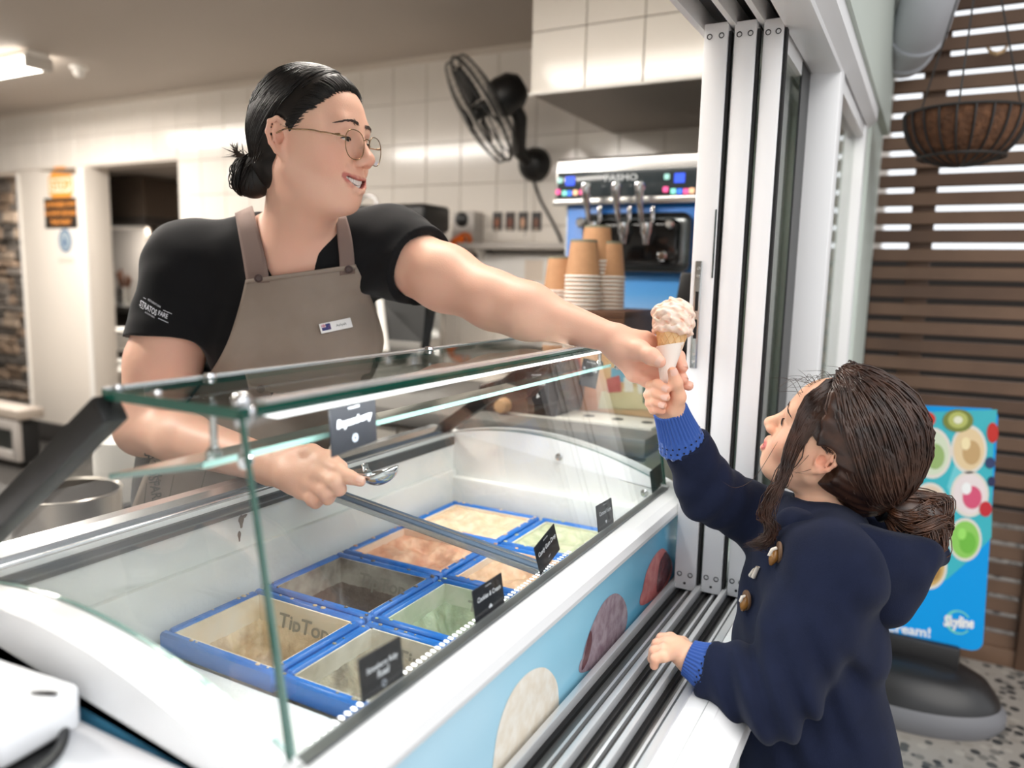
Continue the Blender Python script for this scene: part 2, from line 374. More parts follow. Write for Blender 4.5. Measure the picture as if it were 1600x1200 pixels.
# fixed light beyond the sashes
fx = thing('window_5', None, None, (-.23, 1.76, ZS), kind='structure')
box('post', (-.262, 1.735, ZS - .05), (-.20, 1.80, ZT + .03), M_alu, fx, .002)
box('shade_strip', (-.2625, 1.635, ZS), (-.2585, 1.735, ZT - .01), mat('charcoal_shade', (46, 47, 47), .4), fx)  # dark strip painting the shaded gap between sash and post
box('post', (-.262, 2.39, ZS - .05), (-.20, 2.45, ZT + .03), M_alu, fx, .002)
box('rail', (-.255, 1.80, ZS - .05), (-.205, 2.39, ZS + .0), M_alu, fx)
box('rail', (-.255, 1.80, ZT - .03), (-.205, 2.39, ZT + .03), M_alu, fx)
box('pane', (-.232, 1.80, ZS), (-.226, 2.39, ZT - .03), M_pane, fx)
# ================================================================ scoop freezer
M_fz = mat('freezer_white', (240, 241, 242), .28, spec=.5)
M_edge = mat('green_glass_edge', (22, 84, 70), .12, spec=.7)
M_gl = glass_mat('case_glass', (.982, .992, .987), 1.0)
M_glt = glass_mat('shelf_glass', (.93, .97, .955), 1.3)
M_wrap = None
FY0, FY1 = .40, 1.50; FXF, FXB = -.40, -1.0
def zrim(x): return H - .42 - .127 * (x + .44)
def arch(x): return H - .338 - .65 * (x + .76) ** 2
fz = thing('scoop_freezer', 'white ice cream scooping freezer with blue printed wrap and glass canopy at the servery', 'freezer', (-.7, .95, 0))
# wrap: blue print, near end painted paler as if washed out by daylight
def wrap_mat():
    m = bpy.data.materials.new('daylit_wrap'); m.use_nodes = True; nt = m.node_tree; b = nt.nodes['Principled BSDF']; b.inputs['Roughness'].default_value = .22
    tc = nt.nodes.new('ShaderNodeTexCoord'); sp = nt.nodes.new('ShaderNodeSeparateXYZ'); nt.links.new(tc.outputs['Object'], sp.inputs[0])
    r = nt.nodes.new('ShaderNodeMapRange'); r.inputs[1].default_value = .5; r.inputs[2].default_value = 1.45; nt.links.new(sp.outputs[1], r.inputs[0])
    n = nt.nodes.new('ShaderNodeTexNoise'); n.inputs['Scale'].default_value = 5; nt.links.new(tc.outputs['Object'], n.inputs[0])
    ad = nt.nodes.new('ShaderNodeMath'); ad.operation = 'MULTIPLY_ADD'; ad.inputs[1].default_value = .25; nt.links.new(n.outputs[0], ad.inputs[0]); nt.links.new(r.outputs[0], ad.inputs[2])
    cr = nt.nodes.new('ShaderNodeValToRGB'); e = cr.color_ramp.elements; e[0].position = .1; e[0].color = (*lin((196, 228, 244)), 1); e[1].position = 1.0; e[1].color = (*lin((92, 176, 214)), 1)
    x = e.new(.6); x.color = (*lin((152, 212, 236)), 1)
    nt.links.new(ad.outputs[0], cr.inputs[0]); nt.links.new(cr.outputs[0], b.inputs['Base Color']); return m
M_wrap = wrap_mat()
M_wrap_end = mat('blue_wrap_end', (104, 184, 220), .3)
bm = bmesh.new()
for _lo, _hi in (((FXB + .013, FY0 + .013, .06), (FXF - .013, FY1 - .013, H - .75)), ((FXB + .013, FY0 + .013, H - .75), (-.96, FY1 - .013, H - .40)), ((-.447, FY0 + .013, H - .75), (FXF - .013, FY1 - .013, H - .448))): bm_box(bm, _lo, _hi)
from_bm('cabinet', bm, M_fz, fz)
box('kick_plate', (FXB + .03, FY0 + .04, 0), (FXF - .05, FY1 - .04, .06), M_rubber, fz)
box('wrap_panel', (FXF - .012, FY0 + .012, .08), (FXF - .002, FY1 - .012, H - .425), M_wrap, fz)
for _y in (FY0 + .005, FY1 - .012): prism('end_panel', [(FXB, .08), (FXF - .012, .08), (FXF - .012, H - .421), (FXB, H - .356)], 1, _y, _y + .007, M_wrap_end, fz)
box('back_panel', (FXB, FY0 + .012, .08), (FXB + .012, FY1 - .012, H - .37), M_steel, fz)
# front rim: rounded white beam
prism('front_rim', [(-.446, H - .418), (-.425, H - .412), (-.405, H - .416), (-.393, H - .424), (-.389, H - .436), (-.391, H - .444), (-.41, H - .446), (-.446, H - .446)], 1, FY0 + .03, FY1 - .03, M_fz, fz, angle=50)
# arched end caps
for y0, y1 in ((FY0 - .004, FY0 + .043), (FY1 - .043, FY1 + .004)):
    xs = np.linspace(FXB - .004, FXF + .010, 30)
    top = [(x, arch(x) if x > -1.0 else arch(-1.0)) for x in xs]
    low = [(FXF + .010, H - .424), (FXB - .004, H - .3555)]
    prism('end_cap', top + low, 1, y0, y1, M_fz, fz, angle=40)
# liner
lin_m = mat('frosted_liner', (232, 232, 230), .5, noise=(14, .5, (220, 221, 219)), bump=(60, .3, .004))
XL0, XL1, YL0, YL1, ZL = -.935, -.452, FY0 + .044, FY1 - .044, H - .74
def slope_panel(name, pts, m, parent, th=(0, 0, 0)):
    n = len(pts); v = [Vector(p) for p in pts]; w = [p + Vector(th) for p in v]
    f = [tuple(range(n)), tuple(range(2 * n - 1, n - 1, -1))] + [(i, (i + 1) % n, n + (i + 1) % n, n + i) for i in range(n)]
    return from_py(name, v + w, f, m, parent)
ln = from_py('liner', [(XL0, YL0, zrim(XL0)), (XL1, YL0, zrim(XL1)), (XL1, YL1, zrim(XL1)), (XL0, YL1, zrim(XL0)),
                       (XL0, YL0, ZL), (XL1, YL0, ZL), (XL1, YL1, ZL), (XL0, YL1, ZL)],
             [(0, 1, 5, 4), (1, 2, 6, 5), (2, 3, 7, 6), (3, 0, 4, 7), (4, 5, 6, 7)], lin_m, fz)
box('liner_step', (XL0, YL1 - .02, ZL), (XL1, YL1 + .002, H - .455), lin_m, fz, .006)
box('liner_step', (XL0 - .002, YL0, ZL), (XL0 + .012, YL1, H - .44), lin_m, fz, .005)
box('dry_store_cover', (XL0 + .013, YL0 + .002, H - .60), (XL1 - .002, .648, H - .522), lin_m, fz, .006)
tube('frost_seam', [(XL0 + .015, .50, H - .520), (-.72, .53, H - .5205), (-.50, .52, H - .520)], .0025, mat('seam_frost', (206, 208, 206), .7), fz, 6)
# smear on the liner wall
for (px, py, w, h) in ((377, 815, .010, .022), (374, 838, .006, .018), (383, 806, .008, .006)):
    p = at(px, py, x=XL0 + .0135)
    from_py('spilled_syrup', [(p[0], p[1] + w * .5 * math.cos(a) * (1 + .4 * math.sin(3 * a)), p[2] + h * .5 * math.sin(a)) for a in np.linspace(0, 2 * PI, 14)[:-1]], [tuple(range(13))], mat('dried_syrup', (70, 60, 48), .4), fz)
# back rail: layered aluminium and rubber profile
zr = zrim(-.95)
M_alb = mat('anodised_rail', (206, 208, 210), .22, metal=.9)
M_blu = mat('blue_grey_profile', (88, 106, 126), .3, metal=.3)
rail = thing('x', None, None)
bpy.data.objects.remove(rail)
prism('back_rail', [(-1.0, zr - .02), (-1.0, zr + .006), (-.99, zr + .012), (-.968, zr + .012), (-.960, zr + .004), (-.960, zr - .02)], 1, FY0 + .04, FY1 - .05, M_alb, fz, angle=60)
box('rail_groove', (-.960, FY0 + .05, zr - .02), (-.945, FY1 - .05, zr - .004), M_blu, fz)
box('rail_lip', (-.945, FY0 + .05, zr - .02), (-.940, FY1 - .05, zr + .001), M_alb, fz, .001)
box('rail_gasket', (-.940, FY0 + .05, zr - .028), (-.928, FY1 - .05, zr - .010), mat('dark_gasket', (58, 62, 64), .45), fz)
# sliding lid: near pane with its grey cross bar
LY = .985
def lidz(x): return zrim(x) - .012
lid = thing('freezer_lid', 'sliding glass lid with steel blue cross bar over the near half of the freezer', 'lid', (-.69, .72, lidz(-.69)))
slope_panel('pane', [(-.925, YL0 + .004, lidz(-.925)), (-.448, YL0 + .004, lidz(-.448)), (-.448, LY, lidz(-.448)), (-.925, LY, lidz(-.925))], M_gl, lid, (0, 0, -.004))
for nm, y0, y1, dz, hh, mm in (('cross_bar', LY, LY + .012, .004, .016, M_blu), ('bar_bead', LY - .004, LY + .001, .006, .006, M_alb), ('cross_bar', LY - .014, LY - .004, .004, .012, M_blu), ('bar_bead', LY - .018, LY - .014, .0025, .008, M_alb)):
    slope_panel(nm, [(-.93, y0, lidz(-.93) + dz), (-.447, y0, lidz(-.447) + dz), (-.447, y1, lidz(-.447) + dz), (-.93, y1, lidz(-.93) + dz)], mm, lid, (0, 0, -hh))
slope_panel('front_trim', [(-.459, YL0 + .004, lidz(-.459) + .004), (-.447, YL0 + .004, lidz(-.447) + .004), (-.447, LY, lidz(-.447) + .004), (-.459, LY, lidz(-.459) + .004)], mat('clear_trim', (190, 198, 200), .2, metal=.4), lid, (0, 0, -.008))
# canopy glass
GT = .008
ZTOP = H - .112
TX0, TX1 = -.664, -.484            # top shelf
GY0, GY1 = FY0 + .035, FY1 - .035
def pane_solid(name, quad, nrm, th, m, edge_m, parent):
    """glass pane; its rim faces carry the darker edge colour"""
    n = len(quad); v = [Vector(p) for p in quad]; nr = Vector(nrm).normalized() * th
    f = [tuple(range(n)), tuple(range(2 * n - 1, n - 1, -1))] + [(i, (i + 1) % n, n + (i + 1) % n, n + i) for i in range(n)]
    o = from_py(name, v + [p + nr for p in v], f, [m, edge_m], parent)
    for i, p in enumerate(o.data.polygons): p.material_index = 0 if i < 2 else 1
    return o
M_edge_soft = mat('pale_glass_edge', (126, 160, 152), .12, spec=.7)
pane_solid('top_glass', [(TX0, GY0, ZTOP), (TX1, GY0, ZTOP), (TX1, GY1, ZTOP), (TX0, GY1, ZTOP)], (0, 0, -1), .009, M_glt, M_edge, fz)
box('top_trim', (TX1 - .016, GY0 + .03, ZTOP + .0002), (TX1 - .001, GY1, ZTOP + .003), mat('silver_trim', (226, 228, 228), .25, metal=.6), fz)
box('top_trim', (TX0, GY0 + .0, ZTOP + .0002), (TX0 + .006, GY1, ZTOP + .002), mat('silver_trim', (226, 228, 228), .25, metal=.6), fz)
fg_n = Vector((ZTOP - (H - .414), 0, .434 - .484)).normalized()
pane_solid('front_glass', [(-.4335, GY0, H - .414), (-.4335, GY1, H - .414), (TX1 + .003, GY1, ZTOP - .004), (TX1 + .003, GY0, ZTOP - .004)], (-1, 0, -.17), .006, M_gl, M_edge, fz)
box('glass_channel', (-.441, GY0, H - .4165), (-.428, GY1, H - .409), mat('channel_grey', (120, 124, 124), .3, metal=.6), fz)
for y in (GY0 + .002, GY1 - .008):
    xs = np.linspace(-.96, -.438, 22)
    q = [(x, y, arch(x) + .001) for x in xs] + [(TX1 - .004, y, ZTOP - .01), (TX0, y, ZTOP - .01)]
    pane_solid('side_glass', q, (0, 1, 0), .006, M_gl, M_edge_soft, fz)
# hung inner shelf
ZSH = H - .2
pane_solid('inner_shelf', [(-.69, GY0 + .02, ZSH), (-.555, GY0 + .02, ZSH + .03), (-.555, GY1 - .02, ZSH + .03), (-.69, GY1 - .02, ZSH)], (0, 0, -1), .006, M_glt, M_edge_soft, fz)
for y in (GY0 + .045, GY1 - .045):
    for x in (-.57, -.53):
        bm = bmesh.new(); bm_tube(bm, [(x, y, ZTOP - .008), (x, y, ZTOP - .052)], .0035, 10); from_bm('hanger_rod', bm, M_chrome, fz, angle=40)
        lathe('hanger_knob', [(0, -.010), (.005, -.009), (.0075, -.004), (.0075, .002), (.004, .006), (0, .0065)], M_chrome, fz, 16, Matrix.Translation((x, y, ZTOP - .056)))
for x, y in ((TX1 - .012, GY0 + .012), (TX1 - .012, GY1 - .012)):
    lathe('corner_clamp', [(0, -.02), (.007, -.02), (.0075, -.004), (.0085, 0), (.0085, .003), (.006, .007), (.004, .008), (0, .0085)], M_chrome, fz, 20, Matrix.Translation((x, y, ZTOP + .003)))
    box('clamp_arm', (x, y - .004, ZTOP - .013), (x + .014, y + .004, ZTOP + .001), M_chrome, fz, .003)
for t in (.12, .55): lathe('glass_stud', [(0, 0), (.007, 0), (.006, .004), (0, .005)], M_chrome, fz, 14, Matrix.Translation((TX0 + .012, GY0 + (GY1 - GY0) * t * .9, ZTOP + .001)))
for x in (-.655, -.60): lathe('glass_stud', [(0, 0), (.005, 0), (.004, .003), (0, .004)], M_chrome, fz, 14, Matrix.Translation((x, GY0 + .01, ZTOP + .001)))
for y, sgn in ((GY0 + .002, -1), (GY1, 1)):
    bm = bmesh.new()
    a = Vector((TX0 + .01, y, ZTOP - .016)); b = Vector((-.985, y, H - .365)); d = (b - a).normalized()
    Mx = frame_M(a, d, (0, 1, 0)); L = (b - a).length
    bm_box(bm, (0, -.013, -.014), (L, .013, .014), .003, 2, Mx); from_bm('support_post', bm, M_black, fz, angle=40)
for y, xx in ((FY1 - .06, -.66), (FY1 - .06, -.47), (FY0 + .055, -.47)):
    lathe('cap_bolt', [(0, 0), (.008, 0), (.008, .003), (.004, .005), (0, .005)], M_steel, fz, 16, frame_M((xx, y, arch(xx) - .03), (1, 0, 0), (0, 0, 1)))
# glowing dots behind the front glass, painting the lamp strip's reflection
from_py('led_reflection', *(lambda b: (b[0], b[1]))(([p for i in range(64) for p in ((-.449, YL0 + .02 + i * .0088, H - .4085), (-.4435, YL0 + .02 + i * .0088, H - .4085), (-.4435, YL0 + .0235 + i * .0088, H - .4085), (-.449, YL0 + .0235 + i * .0088, H - .4085))], [(4 * i, 4 * i + 1, 4 * i + 2, 4 * i + 3) for i in range(64)])), mat('reflected_dots', (255, 255, 255), .5, emit=2.5), fz)
led = box('lamp_strip', (TX1 - .030, GY0 + .05, ZTOP - .016), (TX1 - .010, GY1 - .03, ZTOP - .0092), mat('lit_strip', (255, 255, 255), .5, emit=1.3), fz)
_ld = bpy.data.lights.new('strip_glow', 'AREA'); _ld.shape = 'RECTANGLE'; _ld.size = .018; _ld.size_y = 1.0; _ld.energy = 2.2; _ld.color = (.96, .98, 1)
_lo = bpy.data.objects.new('strip_glow', _ld); COL.objects.link(_lo); _lo.parent = fz; _lo.location = Vector((TX1 - .02, .95, ZTOP - .018)) - Vector(fz.location)
# printed cones on the wrap
MP = frame_M((FXF - .002, 0, 0), (0, 1, 0), (0, 0, 1))      # x->Y, y->Z, out = +X
def blob(c, rx, rz, n=26, j=.05, seed=1, a0=0, a1=2 * PI):
    r = random.Random(seed); return [(c[0] + rx * math.cos(a0 + (a1 - a0) * i / n) * (1 + r.uniform(-j, j)), c[1] + rz * math.sin(a0 + (a1 - a0) * i / n) * (1 + r.uniform(-j, j))) for i in range(n)]
def wp(px, py): p = at(px, py, x=FXF - .002); return (p[1], p[2])
pc = {'vanilla_cream': (250, 244, 232), 'berry_ripple': (176, 158, 166), 'pink_sorbet': (214, 132, 128), 'mauve': (120, 74, 78), 'caramel': (196, 120, 66), 'berry_dark': (96, 44, 52)}
def printed(name, poly, col, off):
    p_ = np.array([(x, y, 0) for x, y in list(poly) + list(poly)[:2]]); n_ = 12 * len(poly); q_ = crv(p_, n_)
    k_ = int(n_ / (len(poly) + 1)); poly = [(a[0], a[1]) for a in q_[k_ // 2:k_ // 2 + n_ - k_ - 1]]
    return print_poly(name, poly, MP, mat('print_' + col, pc[col], .22, noise=(55, .7, {'vanilla_cream': (236, 222, 200), 'berry_ripple': (128, 100, 116), 'pink_sorbet': (190, 96, 96), 'mauve': (84, 48, 54)}.get(col, pc[col]))), fz, off)
def scoop_print(col, pts, seed):
    return printed('printed_scoop', [wp(*p) for p in pts], col, .0006)
scoop_print('vanilla_cream', [(765, 1262), (770, 1190), (780, 1130), (800, 1080), (826, 1050), (850, 1043), (866, 1058), (872, 1082), (870, 1120), (850, 1165), (815, 1220)], 1)
scoop_print('berry_ripple', [(905, 1050), (915, 1005), (930, 965), (945, 938), (962, 927), (975, 938), (980, 960), (976, 985), (962, 1012), (940, 1035)], 2)
scoop_print('pink_sorbet', [(1000, 945), (1008, 900), (1020, 872), (1034, 857), (1044, 866), (1050, 884), (1046, 905), (1030, 928)], 3)
for pts, col in (([(1030, 880), (1040, 862), (1048, 880), (1042, 905), (1026, 925)], 'mauve'), ([(908, 1046), (916, 1006), (922, 985), (924, 1000), (918, 1030)], 'mauve'), ([(858, 1150), (870, 1118), (876, 1098), (873, 1124), (862, 1146)], 'caramel')):
    printed('printed_topping', [wp(*p) for p in pts], col, .0011)
# ---------------------------------------------------------------- tubs
M_tub = mat('blue_carrier', (14, 104, 188), .35)
M_tubw = mat('printed_tub_card', (224, 220, 208), .55)
TX = [-.905, -.682, -.459]; TYs = [.652, .842, 1.032, 1.222, 1.412]; TZ = H - .5
flav = {  # (row, index): colour, fleck, level, label
 (0, 0): ((226, 205, 172), (168, 138, 104), .075, 'cream coloured', 'nearest'), (0, 1): ((84, 70, 62), (120, 106, 98), .085, 'dark chocolate coloured', 'second'),
 (0, 2): ((232, 190, 160), (190, 120, 92), .022, 'pale apricot coloured', 'third'), (0, 3): ((236, 214, 186), (212, 176, 140), .008, 'vanilla coloured', 'farthest'),
 (1, 0): ((176, 166, 146), (92, 82, 70), .05, 'grey cookie flecked', 'nearest'), (1, 1): ((178, 190, 162), (140, 150, 122), .06, 'pale green', 'second'),
 (1, 2): ((226, 190, 158), (184, 138, 100), .02, 'caramel swirled', 'third'), (1, 3): ((206, 208, 176), (150, 158, 124), .006, 'mint green', 'farthest')}
def icecream_mat(n, c, c2):
    return mat('ice_cream_' + n, c, .45, sss=.15, noise=(38, .75, c2), bump=(90, .5, .006))
for (r, i), (c, c2, lev, nm, ordn) in flav.items():
    x0, x1, y0, y1 = TX[r], TX[r + 1], TYs[i], TYs[i + 1]
    side = 'on the server side row' if r == 0 else 'on the front glass side row'
    t = thing('ice_cream_tub', '%s tub in a blue carrier, %s %s' % (nm, ordn, side), 'tub', ((x0 + x1) / 2, (y0 + y1) / 2, TZ - .17), 'ice cream tubs in the freezer')
    g = .003; w = .017
    bm = bmesh.new()
    for a, b in (((x0 + g, y0 + g), (x1 - g, y0 + w)), ((x0 + g, y1 - w), (x1 - g, y1 - g)), ((x0 + g, y0 + w), (x0 + w, y1 - w)), ((x1 - w, y0 + w), (x1 - g, y1 - w))):
        bm_box(bm, (*a, TZ - .03), (*b, TZ), .004, 1)
    from_bm('carrier_rim', bm, M_tub, t, angle=40)
    bm = bmesh.new()
    for a, b in (((x0 + w, y0 + w), (x1 - w, y0 + w + .003)), ((x0 + w, y1 - w - .003), (x1 - w, y1 - w)), ((x0 + w, y0 + w), (x0 + w + .003, y1 - w)), ((x1 - w - .003, y0 + w), (x1 - w, y1 - w))):
        bm_box(bm, (*a, TZ - .17), (*b, TZ - .004))
    card = from_bm('card_wall', bm, mat('tub_card_%d%d' % (r, i), tuple(int(c[k] * .25 + (224, 220, 208)[k] * .75) for k in range(3)), .6, noise=(22, .8, c)), t)
    # scooped surface
    nx, ny = 40, 34; vs = []; fs = []
    rr = np.random.default_rng(r * 10 + i); ph = rr.uniform(0, 6, 8)
    for a in range(nx):
        for b in range(ny):
            u, v = a / (nx - 1), b / (ny - 1)
            e = min(u, 1 - u, v, 1 - v)
            z = TZ - lev - .006 - .35 * lev * math.sin(PI * u) * math.sin(PI * v) + lev * .5 * max(0, .12 - e) / .12
            amp = .0035 + lev * .07
            z += amp * (math.sin(9 * u + ph[0] + 2 * math.sin(5 * v + ph[1])) + .8 * math.sin(13 * v + ph[2] + 2.5 * math.sin(7 * u + ph[3])) + .6 * math.sin(31 * u + 17 * v + ph[4]) * math.sin(23 * v - 9 * u + ph[5])) * min(1, e * 9)
            z += rr.normal(0, .0008)
            vs.append((x0 + w + .003 + u * (x1 - x0 - 2 * w - .006), y0 + w + .003 + v * (y1 - y0 - 2 * w - .006), min(z, TZ + .010)))
    for a in range(nx - 1):
        for b in range(ny - 1): k = a * ny + b; fs.append((k, k + ny, k + ny + 1, k + 1))
    from_py('ice_cream', vs, fs, icecream_mat('%d%d' % (r, i), c, c2), t, True)
    # brand print inside the emptier tubs
    if lev > .04:
        ink = mat('tub_ink', (150, 147, 136), .6)
        Mt = frame_M((x1 - w - .0032, (y0 + y1) / 2, TZ - .03 - lev * .22), (0, 1, 0), (0, 0, 1)); Mt = frame_M((x1 - w - .0034, (y0 + y1) / 2, TZ - .034), (0, -1, 0), (0, 0, 1))
        text('tub_print', 'TipTop', .034, Mt, ink, card, weight=.0006, shear=.2)
        Mt = frame_M(((x0 + x1) / 2, y1 - w - .0034, TZ - .034), (1, 0, 0), (0, 0, 1)); text('tub_print', 'TipTop', .034, Mt, ink, card, weight=.0006, shear=.2)
    # smears of ice cream on the carrier rim
    bm = bmesh.new(); q = random.Random(r * 7 + i)
    for _ in range(16):
        s = q.random(); ed = q.randrange(4); px, py = ((x0 + s * (x1 - x0), y0 + .01), (x0 + s * (x1 - x0), y1 - .01), (x0 + .01, y0 + s * (y1 - y0)), (x1 - .01, y0 + s * (y1 - y0)))[ed]
        bmesh.ops.create_icosphere(bm, subdivisions=1, radius=q.uniform(.0012, .0034), matrix=Matrix.Translation((px, py, TZ + .0005)) @ Matrix.Diagonal((1.6, 1.2, .5, 1)))
    sm_ = from_bm('rim_smears', bm, icecream_mat('%d%d' % (r, i), c, c2), t, True); sm_['kind'] = 'stuff'
# ---------------------------------------------------------------- flavour cards
M_card = mat('black_card', (26, 28, 33), .5); M_chalk = mat('chalk_white', (238, 240, 246), .6); M_chalk2 = mat('chalk_grey', (196, 204, 218), .6)
def flavour_card(px, lines, label, icon, plane, size=.012, thick=.0012, top=True):
    """px: top-left, top-right, bottom-right, bottom-left of the card on a plane of the canopy"""
    P = [Vector(plane(*p)) for p in px]
    ex = ((P[1] - P[0]) + (P[2] - P[3])) / 2; ey = ((P[0] - P[3]) + (P[1] - P[2])) / 2
    w, h = ex.length, ey.length; c = sum(P, Vector()) / 4
    M = frame_M(c, ex, ey)
    if (Vector((0, 0, H)) - c).dot(M.to_3x3().col[2]) < 0: M = frame_M(c, -ex, ey)
    t = thing('flavour_card', label, 'card', tuple(c), 'flavour cards on the freezer glass')
    box('card', (-w / 2, -h / 2, -thick), (w / 2, h / 2, 0), M_card, t, .0008, 1, M)
    if top: text('maker_name', 'STRATOSFARE', h * .052, M @ Matrix.Translation((0, h * .40, 0)), M_chalk, t, weight=h * .0015)
    for k, s in enumerate(lines):
        n = max(6, len(s)); sz = min(h * .23, w * 1.75 / n)
        text('flavour_name', s, sz, M @ Matrix.Translation((0, h * (.13 - .2 * k), 0)), M_chalk, t, weight=sz * .022, shear=.18, sx=.92)
    y0 = -h * (.25 if len(lines) == 1 else .33); r = h * .085
    if icon == 'ring':
        for q in (1., .62): 
            o = disc_fan(0, y0, r * q, r * q, 22); i_ = disc_fan(0, y0, r * q * .78, r * q * .78, 22)
            from_py('icon', [M @ Vector((*p, .0009)) for p in o + i_], [(k, (k + 1) % 22, 22 + (k + 1) % 22, 22 + k) for k in range(22)], M_chalk2, t)
    elif icon == 'cloud':
        for dx, dy, q in ((-.6, 0, .6), (.6, 0, .6), (0, .35, .75)): print_poly('icon', disc_fan(dx * r, y0 + dy * r, q * r, q * r * .8, 16), M, M_chalk, t, .0009 + q * .0001)
    elif icon == 'heart': print_poly('icon', [(0, y0 - r), (r, y0 + .1 * r), (.75 * r, y0 + .8 * r), (0, y0 + .45 * r), (-.75 * r, y0 + .8 * r), (-r, y0 + .1 * r)], M, M_chalk, t, .0009)
    elif icon == 'drop': print_poly('icon', [(-.6 * r, y0 - .8 * r), (.9 * r, y0 - .2 * r), (.4 * r, y0 + .3 * r), (0, y0 + 1.1 * r), (-.5 * r, y0 + .2 * r)], M, M_chalk, t, .0009)
    elif icon == 'dash': print_poly('icon', [(-r, y0 - .3 * r), (r, y0 + .1 * r), (r, y0 + .4 * r), (-r, y0)], M, M_chalk, t, .0009)
    return t
# the front glass plane, slightly outside / inside
_g0 = Vector((-.4335, 0, H - .414)); _g1 = Vector((TX1 + .003, 0, ZTOP - .004)); _gn = Vector((_g1.z - _g0.z, 0, -(_g1.x - _g0.x))).normalized()
def on_front(off):
    def f(px, py):
        r = Vector(CAM_R @ np.array([(px - 800) / F_PX, (py - 600) / F_PX, 1.0])); o = Vector((0, 0, H))
        q = _g0 + _gn * off; t = (q - o).dot(_gn) / r.dot(_gn); return o + r * t
    return f
FI = on_front(-.0085)
flavour_card([(560, 1030), (626, 994), (632, 1056), (566, 1102)], ['Strawberry Ruby', 'Road'], 'black flavour card reading Strawberry Ruby Road, nearest on the freezer glass', 'ring', FI, top=False)
flavour_card([(739, 922), (784, 895), (789, 943), (742, 979)], ['Cookies & Cream'], 'black flavour card reading Cookies & Cream on the front glass', 'cloud', FI)
flavour_card([(835, 857), (866, 816), (875, 860), (844, 899)], ['Candy Gum Drop'], 'black flavour card reading Candy Gum Drop, tilted on the front glass', 'dash', FI)
flavour_card([(931, 791), (956, 777), (959, 817), (935, 833)], ['Caramel Fudge'], 'small black flavour card reading Caramel Fudge, far along the front glass', 'heart', FI)
flavour_card([(510, 641), (583, 620), (593, 687), (522, 714)], ['Boysenberry'], 'black flavour card reading Boysenberry hanging under the top glass shelf', 'ring', lambda px, py: at(px, py, x=-.535))
flavour_card([(821, 581), (855, 581), (859, 631), (825, 632)], ['Chocolate'], 'black flavour card reading Chocolate at the far end of the inner shelf', 'drop', lambda px, py: at(px, py, y=1.44))
flavour_card([(908, 558), (935, 566), (934, 608), (907, 602)], ['Rainbow'], 'black flavour card reading Rainbow on the far end glass', None, lambda px, py: at(px, py, y=1.455))
flavour_card([(1016, 737), (1035, 722), (1036, 757), (1019, 772)], [], 'blank black flavour card at the far front corner of the freezer glass', None, FI, top=False)
